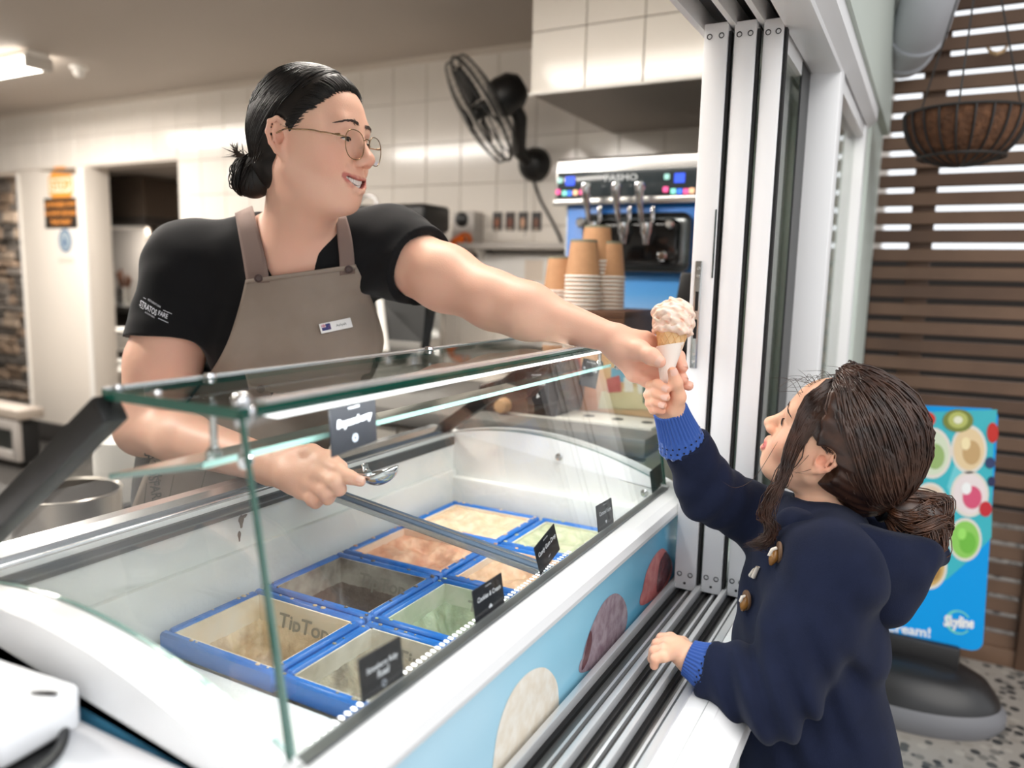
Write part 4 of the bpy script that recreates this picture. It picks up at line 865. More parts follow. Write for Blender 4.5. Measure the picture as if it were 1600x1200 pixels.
# --- low things behind the freezer at left
_pb = at(105, 772, x=-1.55); bn = thing('steel_bin', 'large open stainless steel bin behind the freezer at far left', 'bin', (-1.60, .93, .30))
_w = .13; _bz = at(105, 768, dep=1.75)[2]; _bc = at(105, 768, dep=1.75)
Mb = Matrix.Translation((_bc[0], _bc[1], 0)); lathe('shell', [(0, .02), (.105, .02), (.112, _bz), (.115, _bz + .003), (.112, _bz + .006), (.107, _bz), (.10, .03), (0, .03)], mat('bin_steel', (176, 170, 162), .3, metal=1), bn, 40, Mb)
lathe('foot_ring', [(.08, 0), (.104, 0), (.104, .02), (.08, .02)], M_rubber, bn, 32, Mb); bn.location = (_bc[0], _bc[1], 0)
for ch in bn.children: ch.matrix_parent_inverse = Matrix.Translation((-_bc[0], -_bc[1], 0))
_wc = at(196, 780, dep=2.12); wt = thing('white_drum', 'white plastic drum with a dark base behind the server', 'drum', (_wc[0], _wc[1], 0))
lathe('drum', [(0, .05), (.07, .05), (.075, _wc[2] + .17), (.07, _wc[2] + .175), (0, _wc[2] + .175)], M_white, wt, 32, Matrix.Translation((_wc[0], _wc[1], 0))); lathe('drum_base', [(0, 0), (.10, 0), (.10, .05), (0, .05)], M_rubber, wt, 28, Matrix.Translation((_wc[0], _wc[1], 0)))
lathe('drum_ring', [(.07, 0), (.105, 0), (.105, .03), (.07, .03)], M_rubber, wt, 28, Matrix.Translation((_wc[0], _wc[1], _wc[2] - .02)))
_fc = at(12, 660, y=3.0); fr = thing('glass_door_fridge', 'low fridge with a grey framed glass door at the left edge', 'fridge', (_fc[0], 3.0, 0))
fx1 = at(28, 700, y=2.6)[0]; fzt = at(14, 655, y=2.6)[2]
box('cabinet', (fx1 - .9, 2.63, .03), (fx1 - .01, 2.74, fzt - .02), M_rubber, fr, .004)
box('top', (fx1 - .95, 2.6, fzt - .0), (fx1 + .02, 2.76, fzt + .06), mat('beige_top', (170, 158, 146), .5), fr, .004)
for a, b in (((fx1 - .06, .05), (fx1, fzt - .01)), ((fx1 - .9, .05), (fx1 - .84, fzt - .01)), ((fx1 - .84, .05), (fx1 - .06, .11)), ((fx1 - .84, fzt - .07), (fx1 - .06, fzt - .01))): box('door_frame', (a[0], 2.6, a[1]), (b[0], 2.63, b[1]), mat('frame_grey', (176, 170, 165), .4), fr, .003)
box('door_glass', (fx1 - .84, 2.612, .11), (fx1 - .06, 2.618, fzt - .07), M_pane, fr)
for sx in (fx1 - .8, fx1 - .1): lathe('foot', [(0, 0), (.02, 0), (.02, .03), (0, .03)], M_rubber, fr, 10, Matrix.Translation((sx, 2.69, 0)))
# ================================================================ near counter at lower left
ZN = H - .413
nc = thing('side_counter', 'white side counter butting against the near end of the freezer', 'counter', (-.8, 0, 0))
box('top', (-1.4, -.6, ZN - .03), (-.42, .392, ZN), mat('counter_white', (238, 239, 243), .3), nc, .003)
box('cupboard', (-1.36, -.56, .08), (-.46, .385, ZN - .03), M_white, nc); box('kick', (-1.33, -.5, 0), (-.5, .37, .08), M_rubber, nc)
tr = thing('black_tray', 'black oval tray on the side counter under the white box', 'tray', (-.72, .30, ZN))
_tc = at(75, 1150, z=ZN)
Mt = Matrix.Translation((-.735, .318, ZN + .0005)) @ Matrix.Diagonal((1, .52, 1, 1))
lathe('base', [(0, 0), (.125, 0), (.135, .004), (.125, .004), (0, .004)], M_black, tr, 48, Mt)
bm = bmesh.new(); bm_tube(bm, [Mt @ Vector((.135 * math.cos(a), .135 * math.sin(a), .009)) for a in np.linspace(0, 2 * PI, 60)], .0045, 8, cap=False); from_bm('lip', bm, M_black, tr, True)
def bx_corner(px, py, z): return Vector(at(px, py, z=z))
bt = thing('white_box', 'white rounded box with a dark oval slot on the black tray', 'box', (-.72, .33, ZN + .005))
zb_ = ZN + .046
A = bx_corner(126, 1068, zb_); B = bx_corner(24, 1034, zb_)
ex = (B - A).normalized(); ey = Vector((0, 0, 1)).cross(ex); ey = ey if ey.y < 0 else -ey
Mb = frame_M((0, 0, 0), ex, ey); Mb.translation = A + Vector((0, 0, 0))
up = Mb.to_3x3().col[2].z > 0
zz = (-.041, 0) if up else (0, .041)
box('body', (0, 0, zz[0]), (.155, .075, zz[1]), mat('box_white', (244, 245, 248), .25), bt, .006, 3, Mb)
sp_ = bx_corner(70, 1083, zb_ + .0006); print_poly('slot', disc_fan(0, 0, .013, .0042, 24), frame_M(sp_, (-.95, .3, 0), (-.3, -.95, 0)) if False else frame_M(sp_, (.9, .42, 0), (-.42, .9, 0)), M_black, bt, .0)
cu_ = thing('white_cup', 'white tapered cup at the left edge on the side counter', 'cup', (-.87, .372, ZN))
_cc = at(-6, 1035, z=ZN); _cc = (-.905, .36, ZN)
lathe('cup', [(0, 0), (.026, 0), (.034, .05), (.036, .052), (.036, .058), (.033, .058), (.025, .004), (0, .004)], mat('cup_white', (226, 228, 232), .35), cu_, 28, Matrix.Translation(_cc)); lathe('cup_band', [(.0362, .046), (.0375, .046), (.0375, .056), (.0362, .056)], M_white, cu_, 28, Matrix.Translation(_cc))
# ================================================================ outside
YSL = 2.92
M_slat = mat('stained_timber', (122, 94, 74), .6, noise=(5, .7, (98, 74, 58)))
M_slat2 = mat('stained_timber_dark', (104, 78, 60), .6, noise=(5, .7, (84, 62, 48)))
sc = thing('slat_screen', 'brown timber slat screen standing behind the pavement sign', 'screen', (.6, YSL, 0))
_r = random.Random(5); z = .06; k = 0
while z < 2.62:
    o = box('slat', (-.19, YSL, z), (1.5, YSL + .02, z + .042 + _r.uniform(-.001, .001)), (M_slat, M_slat2)[k % 3 == 1], sc, .002, 1)
    z += .0605; k += 1
for x in (-.30, -.085, .345, .9, 1.45): box('post', (x, YSL + .021 if x > -.2 and x != .345 else YSL - .02, 0), (x + .07, YSL + .085, 2.7), M_slat2, sc, .003)
box('top_rail', (-.3, YSL - .03, 2.62), (1.5, YSL + .09, 2.72), M_slat2, sc, .003)
box('bottom_rail', (-.19, YSL - .01, 0), (1.5, YSL + .06, .06), M_slat, sc, .003)
# verandah soffit above
sf = tag(box('ceiling_verandah', (-.17, 1.9, 2.74), (2.4, 3.6, 2.80), mat('soffit_brown', (70, 50, 38), .7)), kind='structure')
# wall beyond the screen
bw = tag(box('wall_beyond', (-1.2, 4.9, 0), (6, 5.1, H + .16), mat('dark_fence', (46, 40, 36), .8)), kind='structure')
# downpipe elbow
dp = thing('downpipe', 'grey plastic downpipe elbow coming through the slat screen at the top', 'pipe', (-.1, 2.7, H + .7))
M_pvc = mat('grey_pvc', (196, 198, 204), .4)
pp_ = [at(1412, 80, y=2.86), at(1422, 66, y=2.77), at(1440, 38, y=2.68), at(1455, -10, y=2.62), at(1462, -70, y=2.6), at(1464, -140, y=2.6)]
tube('pipe', pp_, .078, M_pvc, dp, 24)
d = Vector(pp_[2]) - Vector(pp_[1]); c = Vector(pp_[1]) + d * .55
tube('coupling', [c - d.normalized() * .012, c + d.normalized() * .012], .084, M_pvc, dp, 24)
tube('coupling', [Vector(pp_[0]) - (Vector(pp_[1]) - Vector(pp_[0])).normalized() * .004, Vector(pp_[0]) + (Vector(pp_[1]) - Vector(pp_[0])).normalized() * .05], .084, M_pvc, dp, 24)
# hanging basket
bc = Vector(at(1508, 178, y=2.45))
hb = thing('hanging_basket', 'brown coir lined wire hanging basket in front of the slat screen', 'basket', tuple(bc))
RB = .145; DB = .135
prof = [(RB * math.sin(a) ** .8 if a > 0 else 0, -DB * math.cos(a)) for a in np.linspace(0, PI / 2, 14)]
lathe('coir_liner', [(r * .985, z) for r, z in prof] + [(RB * .94, 0), (RB * .85, -.02), (0, -.03)], mat('coir', (112, 76, 52), .95, noise=(40, .8, (72, 48, 34)), bump=(70, .8, .01)), hb, 40, Matrix.Translation(bc))
bm = bmesh.new()
for k in range(22):
    a = 2 * PI * k / 22; bm_tube(bm, [bc + Vector((r * math.cos(a) * 1.01, r * math.sin(a) * 1.01, z)) for r, z in prof], .0032, 5)
for rr_, zz_ in ((RB * 1.01, 0), (RB * .72, -DB * .84)): bm_tube(bm, [bc + Vector((rr_ * math.cos(a), rr_ * math.sin(a), zz_)) for a in np.linspace(0, 2 * PI, 41)], .004, 6, cap=False)
from_bm('wire_frame', bm, mat('dark_wire', (46, 42, 40), .5), hb)
for k in range(3):
    a = 2 * PI * k / 3 + .4; tube('hanging_wire', [bc + Vector((RB * math.cos(a), RB * math.sin(a), 0)), bc + Vector((0, 0, .5))], .0025, mat('dark_wire', (46, 42, 40), .5), hb, 5)
tube('hook_rod', [bc + Vector((0, 0, .5)), (bc.x, bc.y, 2.74)], .004, mat('dark_wire', (46, 42, 40), .5), hb, 6)
# pavement sign
def sign():
    y = 2.46; t = thing('pavement_sign', 'bright blue ice cream pavement sign on a black moulded base', 'sign', (.0, 2.46, 0))
    P = lambda px, py: at(px, py, y=y)
    xl = -.32; tr_, br_, tl_ = P(1561, 640), P(1534, 1020), P(1440, 650)
    xr0, xr1 = br_[0], tr_[0]; zt, zb = tr_[2], br_[2]
    # the sheet bows a little: right edge leans
    poly = [(xl, zb), (xr0 - .03, zb)] + [(xr0 - .03 + .03 * math.sin(a), zb + .03 - .03 * math.cos(a)) for a in np.linspace(.2, PI / 2, 5)] + [(xr1, zt - .02), (xr1 - .006, zt - .005), (xr1 - .02, zt), (xl + .05, zt - .02)]
    prism('sign_sheet', poly, 1, y, y + .006, mat('sign_blue', (0, 160, 240), .25, spec=.4), t)
    MS = frame_M((0, y, 0), (1, 0, 0), (0, 0, 1))
    def pr(name, pts, rgb, off, raw=False):
        q = [(P(*p)[0], P(*p)[2]) for p in pts] if not raw else pts
        return print_poly(name, q, MS, mat('sgn_%d_%d_%d' % rgb, rgb, .25), t, off)
    pr('printed_table', [(1400, 645), (1558, 640), (1552, 700), (1549, 840), (1520, 870), (1480, 905), (1420, 930), (1380, 935), (1380, 650)], (66, 190, 204), .0006)
    pr('printed_shade', [(1500, 700), (1530, 690), (1520, 760), (1490, 800), (1480, 760)], (120, 214, 224), .0008)
    cups = [((1457, 708), 30, 40, (222, 232, 206), (160, 190, 120)), ((1514, 702), 28, 38, (240, 214, 170), (206, 170, 120)), ((1515, 772), 30, 36, (246, 232, 232), (226, 92, 128)), ((1508, 843), 26, 34, (150, 214, 100), (120, 196, 74)), ((1452, 885), 28, 36, (214, 178, 112), (176, 134, 76)), ((1453, 788), 28, 34, (236, 214, 190), (206, 172, 140))]
    off = .001
    for (cx, cy), rx, ry, c1, c2 in cups:
        def el(s, dx=0, dy=0): return [(cx + dx + rx * s * math.cos(a), cy + dy + ry * s * math.sin(a)) for a in np.linspace(0, 2 * PI, 25)[:-1]]
        pr('printed_cup_rim', el(1.0), (238, 230, 220), off); pr('printed_scoop', el(.86), c1, off + .0004); pr('printed_swirl', el(.5, 4, 5), c2, off + .0008); pr('printed_highlight', el(.26, -5, -9), tuple(min(255, int(v * 1.08) + 6) for v in c1), off + .0012)
    for (cx, cy), rx, ry, c1 in (((1497, 657), 24, 18, (128, 138, 64)), ((1448, 655), 14, 12, (214, 60, 44)), ((1551, 676), 9, 16, (206, 48, 40)), ((1540, 795), 10, 12, (206, 50, 60)), ((1547, 723), 8, 9, (54, 66, 110)), ((1549, 752), 6, 8, (44, 52, 92))):
        pr('printed_fruit', [(cx + rx * math.cos(a), cy + ry * math.sin(a)) for a in np.linspace(0, 2 * PI, 19)[:-1]], c1, off + .0016)
    for (cx, cy), r1, c1 in (((1497, 656), 13, (190, 196, 110)), ((1497, 656), 6, (240, 240, 214))): pr('printed_kiwi_core', [(cx + r1 * 1.2 * math.cos(a), cy + r1 * math.sin(a)) for a in np.linspace(0, 2 * PI, 15)[:-1]], c1, off + .002 + .0004 * (r1 < 10))
    M_wt = mat('sign_white_ink', (248, 248, 250), .3)
    ang = math.atan2(P(1455, 986)[2] - P(1375, 996)[2], P(1455, 986)[0] - P(1375, 996)[0])
    pt = P(1455, 990); Mt = MS @ Matrix.Translation((pt[0], pt[2], 0)) @ Matrix.Rotation(.06, 4, 'Z')
    text('lettering', 'Real Ice Cream!', .040, Mt, M_wt, t, off=.0012, weight=.0011, align='RIGHT')
    pt = P(1497, 972); Mt = MS @ Matrix.Translation((pt[0], pt[2], 0)) @ Matrix.Rotation(.14, 4, 'Z')
    text('brand_lettering', 'Skyline', .043, Mt, M_wt, t, off=.0024, weight=.0022, shear=.25, sx=.62)
    arc = [( .032 * math.cos(a), .036 * math.sin(a)) for a in np.linspace(.5, 5.6, 30)]; inn = [(.026 * math.cos(a) + .002, .031 * math.sin(a)) for a in np.linspace(.5, 5.6, 30)]
    from_py('brand_ring', [Mt @ Vector((x, y_, .0018)) for x, y_ in arc + inn], [(i, i + 1, 31 + i, 30 + i) for i in range(29)], mat('ring_aqua', (120, 220, 206), .3), t)
    # base
    c = Vector(at(1462, 1075, z=.06)); c = Vector((.04, 2.47, 0))
    bm = bmesh.new(); Mx = Matrix.Translation((.02, 2.47, 0)) @ Matrix.Diagonal((1, .62, 1, 1))
    bm_lathe(bm, [(0, 0), (.255, 0), (.27, .02), (.27, .05), (.255, .07)], 56, Mx); from_bm('base_skirt', bm, mat('base_grey', (112, 112, 116), .5), t, angle=40)
    bm = bmesh.new(); bm_lathe(bm, [(.256, .066), (.25, .085), (.22, .125), (.16, .155), (.08, .17), (0, .172)], 56, Mx); from_bm('base_moulding', bm, mat('base_black', (30, 29, 30), .35), t, angle=60)
    box('clamp', (-.2, 2.44, .14), (.16, 2.49, zb + .004), mat('base_black', (30, 29, 30), .35), t, .008)
sign()
# bird-shaped hook on the screen
bk = thing('brass_hook', 'small curved brass hook high on the slat screen', 'hook', tuple(at(1557, 78, y=2.88)))
q = [at(1543, 75, y=2.88), at(1549, 82, y=2.87), at(1557, 84, y=2.865), at(1566, 81, y=2.87), at(1573, 74, y=2.88), at(1573, 72, y=2.92)]
tube('hook', q, [.004, .006, .007, .006, .004, .004], mat('brass', (206, 172, 130), .4, metal=.3), bk, 8)
# poster hung just inside the fixed window
wp_ = thing('window_poster', 'tall red and pink fruit poster standing inside the fixed window', 'poster', (-.27, 2.1, ZS))
box('sheet', (-.272, 1.86, ZS), (-.268, 2.30, ZT - .06), mat('poster_pink', (226, 190, 180), .4, noise=(7, .8, (200, 90, 84))), wp_)
MW = frame_M((-.268, 0, 0), (0, 1, 0), (0, 0, 1)); _r = random.Random(9)
for k in range(14):
    y_, z_ = _r.uniform(1.9, 2.27), _r.uniform(ZS + .05, ZT - .12); a = _r.uniform(.03, .07)
    print_poly('printed_fruit', disc_fan(y_, z_, a, a * _r.uniform(.8, 1.4), 14), MW, mat('wp_%d' % (k % 5), [(196, 52, 60), (240, 214, 150), (120, 150, 84), (236, 140, 130), (244, 236, 228)][k % 5], .4), wp_, .0008 + .0003 * k)
box('stand_foot', (-.30, 1.95, ZS - .03), (-.262, 2.2, ZS), M_white, wp_)
# ================================================================ smooth solids for people and cloth
def rotm(yaw, pitch, roll):
    cy, sy, cp, sp, cr, sr = math.cos(yaw), math.sin(yaw), math.cos(pitch), math.sin(pitch), math.cos(roll), math.sin(roll)
    return np.array([[cy, -sy, 0], [sy, cy, 0], [0, 0, 1]]) @ np.array([[1, 0, 0], [0, cp, -sp], [0, sp, cp]]) @ np.array([[cr, 0, sr], [0, 1, 0], [-sr, 0, cr]])
def nrm(v): v = np.asarray(v, float); return v / np.linalg.norm(v)
class Field:
    def __init__(s): s.ops = []; s.post = None
    def cap(s, a, b, r1, r2=None, k=.02, mode='u', cut=None):
        a = np.asarray(a, float); b = np.asarray(b, float); r2 = r1 if r2 is None else r2
        s.ops.append(('c', (a, b, r1, r2, cut), k, mode, (a + b) / 2, np.linalg.norm(b - a) / 2 + max(r1, r2))); return s
    def chain(s, pts, rs, k=.01, mode='u'):
        for i in range(len(pts) - 1): s.cap(pts[i], pts[i + 1], rs[i], rs[i + 1], k, mode)
        return s
    def ell(s, c, r, R=None, k=.02, mode='u'):
        c = np.asarray(c, float); r = np.asarray(r, float) * np.ones(3)
        s.ops.append(('e', (c, r, np.eye(3) if R is None else R), k, mode, c, r.max())); return s
    def bx(s, c, hs, R=None, rad=.005, k=.01, mode='u'):
        c = np.asarray(c, float); hs = np.asarray(hs, float)
        s.ops.append(('b', (c, hs, np.eye(3) if R is None else R, rad), k, mode, c, np.linalg.norm(hs))); return s
    @staticmethod
    def prim(t, a, P):
        a = tuple(x.astype(P.dtype) if isinstance(x, np.ndarray) else x for x in a)
        if t == 'c':
            A, B, r1, r2, cut = a; ba = B - A; L = ba @ ba
            h = np.clip(((P - A) @ ba) / L, 0, 1) if cut is None else np.clip(((P - A) @ ba) / L, 0, 2)
            q = P - A - h[..., None] * ba; d = np.sqrt(np.einsum('...i,...i', q, q)) - (r1 + (r2 - r1) * np.minimum(h, 1.3))
            if cut is not None: d = np.maximum(d, ((P - B) @ (nrm(cut) if not isinstance(cut, bool) else ba / math.sqrt(L))))
            return d
        if t == 'e':
            c, r, R = a; q = (P - c) @ R; q0 = q / r; q1 = q0 / r; k0 = np.sqrt(np.einsum('...i,...i', q0, q0)); k1 = np.sqrt(np.einsum('...i,...i', q1, q1))
            return k0 * (k0 - 1) / np.maximum(k1, 1e-6)
        c, hs, R, rad = a; q = np.abs((P - c) @ R) - hs + rad
        return np.linalg.norm(np.maximum(q, 0), axis=-1) + np.minimum(q.max(-1), 0) - rad
    @staticmethod
    def mix(d, p, k, mode):
        if mode == 'u': h = np.maximum(k - np.abs(d - p), 0) / k; return np.minimum(d, p) - h * h * k * .25
        if mode == 's': p = -p
        h = np.maximum(k - np.abs(d - p), 0) / k; return np.maximum(d, p) + h * h * k * .25
    def __call__(s, P):
        d = np.full(P.shape[:-1], .3)
        for t, a, k, m, c, R in s.ops: d = s.mix(d, s.prim(t, a, P), k, m)
        return s.post(P, d) if s.post else d
    def mesh(s, h):
        B = 8; lo = np.min([o[4] - o[5] for o in s.ops if o[3] == 'u'], 0) - 4 * h; hi = np.max([o[4] + o[5] for o in s.ops if o[3] == 'u'], 0) + 4 * h
        nb = np.ceil((hi - lo) / (B * h)).astype(int)
        g = np.stack(np.meshgrid(*[np.arange(n) for n in nb], indexing='ij'), -1).reshape(-1, 3)
        ctr = lo + (g + .5) * B * h; hd = B * h * .87
        d = np.full(len(g), .3)
        for t, a, k, m, c, R in s.ops: d = s.mix(d, s.prim(t, a, ctr), k, m)
        g = g[np.abs(d) < hd * 1.35 + .008]; ctr = lo + (g + .5) * B * h
        off = np.stack(np.meshgrid(*[np.arange(B + 1)] * 3, indexing='ij'), -1).reshape(-1, 3)
        P = (lo + (g[:, None, :] * B + off[None]) * h).astype(np.float32)
        Vv = np.full(P.shape[:2], .05, np.float32)
        for t, a, k, m, c, R in s.ops:
            sel = np.linalg.norm(ctr - c, axis=1) < R + k + hd + .02
            if not sel.any(): continue
            Vv[sel] = s.mix(Vv[sel], s.prim(t, a, P[sel]), k, m)
        if s.post: Vv = s.post(P, Vv)
        Vv = Vv.reshape(-1, B + 1, B + 1, B + 1)
        gk = (g[:, 0] * (nb[1] + 1) + g[:, 1]) * (nb[2] + 1) + g[:, 2]; go = np.argsort(gk); gs = gk[go]
        for _ in range(2):                                  # neighbouring blocks agree on the points they share
            for ax, st_ in enumerate(((nb[1] + 1) * (nb[2] + 1), nb[2] + 1, 1)):
                ix = np.clip(np.searchsorted(gs, gk + st_), 0, len(gs) - 1); hit = gs[ix] == gk + st_; src = go[ix[hit]]; dst = np.nonzero(hit)[0]
                if ax == 0: Vv[dst, B, :, :] = Vv[src, 0, :, :]
                elif ax == 1: Vv[dst, :, B, :] = Vv[src, :, 0, :]
                else: Vv[dst, :, :, B] = Vv[src, :, :, 0]
        ins = Vv < 0
        N = nb * B + 2
        def key(c): return (c[..., 0] * N[1] + c[..., 1]) * N[2] + c[..., 2]
        corners = [(i, j, k) for i in (0, 1) for j in (0, 1) for k in (0, 1)]
        cnt = sum(ins[:, i:B + i, j:B + j, k:B + k].astype(np.int8) for i, j, k in corners)
        bi, ci, cj, ck = np.nonzero((cnt > 0) & (cnt < 8))
        cell = g[bi] * B + np.stack([ci, cj, ck], -1)
        val = np.stack([Vv[bi, ci + i, cj + j, ck + k] for i, j, k in corners], -1)
        cr = np.array(corners, float); acc = np.zeros((len(bi), 3)); n = np.zeros(len(bi))
        for a in range(8):
            for b in range(a + 1, 8):
                if np.abs(cr[a] - cr[b]).sum() == 1:
                    va, vb = val[:, a], val[:, b]; x = (va < 0) != (vb < 0)
                    t = va[x] / (va[x] - vb[x]); acc[x] += cr[a] + t[:, None] * (cr[b] - cr[a]); n[x] += 1
        pos = lo + (cell + acc / n[:, None]) * h
        kk = key(cell); quads = []
        for ax in range(3):
            u, w = [(1, 2), (2, 0), (0, 1)][ax]
            sl0 = [slice(0, B)] * 3; sl1 = [slice(0, B)] * 3; sl1[ax] = slice(1, B + 1)
            a0 = ins[(slice(None), *sl0)]; a1 = ins[(slice(None), *sl1)]
            bi, i, j, k = np.nonzero(a0 != a1); p = g[bi] * B + np.stack([i, j, k], -1); flip = ~a0[bi, i, j, k]; q = []
            for du, dw in ((-1, -1), (0, -1), (0, 0), (-1, 0)):
                c = p.copy(); c[:, u] += du; c[:, w] += dw; q.append(key(c))
            q = np.stack(q, -1); q[flip] = q[flip][:, ::-1]; quads.append(q)
        q = np.concatenate(quads); miss = np.setdiff1d(np.unique(q), kk)       # cells lost to rounding at block borders
        if len(miss):
            mc = np.stack([miss // (N[1] * N[2]), miss // N[2] % N[1], miss % N[2]], -1); kk = np.concatenate([kk, miss]); pos = np.concatenate([pos, lo + (mc + .5) * h])
        od = np.argsort(kk); return pos, od[np.searchsorted(kk[od], q)]
    def grad(s, P, e=.0008):
        return np.stack([s(P + np.eye(3)[i] * e) - s(P - np.eye(3)[i] * e) for i in range(3)], -1) / (2 * e)
    def snap(s, P, off=0., it=5):
        P = np.array(P, float)
        for _ in range(it):
            d = s(P) - off; g = s.grad(P); P = P - g * (d / np.maximum((g * g).sum(-1), .2))[..., None]
        return P
    def march(s, px, t0=.7, t1=2.4, off=0.):
        """first hit along sight lines through the given picture points"""
        px = np.asarray(px, float); D = np.stack([(px[:, 0] - 800) / F_PX, (px[:, 1] - 600) / F_PX, np.ones(len(px))], -1) @ CAM_R.T
        L = np.linalg.norm(D, axis=1); t = np.full(len(px), t0); O = np.array([0, 0, H]); mn = np.full(len(px), 9.); tm = t.copy()
        for _ in range(90):
            d = s(O + D * t[:, None]) - off; b = d < mn; mn[b] = d[b]; tm[b] = t[b]
            t = np.where((d > 2e-4) & (t < t1), t + np.maximum(d, 3e-4) * .9 / L, t)
        hit = t < t1; return O + D * np.where(hit, t, tm)[:, None], hit
def np_mesh(name, v, f, m, parent=None, smooth=True, col=None):
    me = bpy.data.meshes.new(name); v = np.asarray(v, np.float32); f = np.asarray(f, np.int32)
    me.vertices.add(len(v)); me.vertices.foreach_set('co', v.ravel()); me.loops.add(f.size); me.loops.foreach_set('vertex_index', f.ravel())
    me.polygons.add(len(f)); me.polygons.foreach_set('loop_start', np.arange(0, f.size, f.shape[1], dtype=np.int32)); me.update(); me.validate()
    if col is not None:
        c = np.ones((len(v), 4), np.float32); c[:, :3] = col; at_ = me.color_attributes.new('Col', 'FLOAT_COLOR', 'POINT'); at_.data.foreach_set('color', c.ravel())
    return link(name, me, m, parent, smooth)
def relax(v, f, n):
    e = np.concatenate([f[:, [0, 1]], f[:, [1, 2]], f[:, [2, 3]], f[:, [3, 0]]]); e = np.concatenate([e, e[:, ::-1]])
    cnt = np.maximum(np.bincount(e[:, 0], minlength=len(v)), 1)[:, None]
    for i in range(n):
        lam = .55 if i % 2 == 0 else -.5
        m_ = np.stack([np.bincount(e[:, 0], weights=v[e[:, 1], k], minlength=len(v)) for k in range(3)], 1) / cnt; v = v + lam * (m_ - v)
    return v
def solid(name, F, h, m, parent=None, colfn=None, soft=2):
    v, f = F.mesh(h); v = relax(v, f, soft); return np_mesh(name, v, f, m, parent, True, colfn(v) if colfn else None)
def strands(name, paths, r0, r1, m, parent, n=4, group=None):
    """one mesh of many tapered strands; paths: list of (k,3) arrays"""
    V_, F_ = [], []; base = 0
    for i, p in enumerate(paths):
        p = np.asarray(p, float); k = len(p); t = np.gradient(p, axis=0); t /= np.maximum(np.linalg.norm(t, axis=1, keepdims=True), 1e-9)
        ref = np.array([.31, .52, .79]); u = np.cross(t, ref); u /= np.maximum(np.linalg.norm(u, axis=1, keepdims=True), 1e-9); w = np.cross(t, u)
        a = r0[i] if hasattr(r0, '__len__') else r0; b = r1[i] if hasattr(r1, '__len__') else r1
        s = np.linspace(0, 1, k); rad = (a + (b - a) * s) * np.minimum(1, np.minimum(s * 12 + .25, (1 - s) * 8 + .15))
        for q in range(n):
            ang = 2 * PI * q / n; V_.append(p + (u * math.cos(ang) + w * math.sin(ang)) * rad[:, None])
        idx = base + np.arange(n)[:, None] * k + np.arange(k)[None]
        for q in range(n):
            q2 = (q + 1) % n; F_.append(np.stack([idx[q, :-1], idx[q2, :-1], idx[q2, 1:], idx[q, 1:]], -1))
        base += n * k
    return np_mesh(name, np.concatenate(V_), np.concatenate(F_), m, parent, True)
def clumps(guides, per, spread, seed, tip=.5):
    r = np.random.default_rng(seed); out = []
    for g in guides:
        n = len(g); t = np.linspace(0, 1, n)[:, None]
        for _ in range(per):
            o = r.normal(0, spread, 3); o2 = r.normal(0, spread * .35, 3); out.append(g + o * (1 - (1 - tip) * t) * (.35 + .65 * np.minimum(1, t * 4)) + o2 * np.sin(t * (5 + 3 * r.random()) + r.uniform(0, 6)))
    return out
def skin_mat(name, base, red, rough=.46):
    m = mat(name, base, rough, spec=.35, sss=.22, vcol='Col', noise=(9, .22, red), bump=(420, .12, .002)); return m
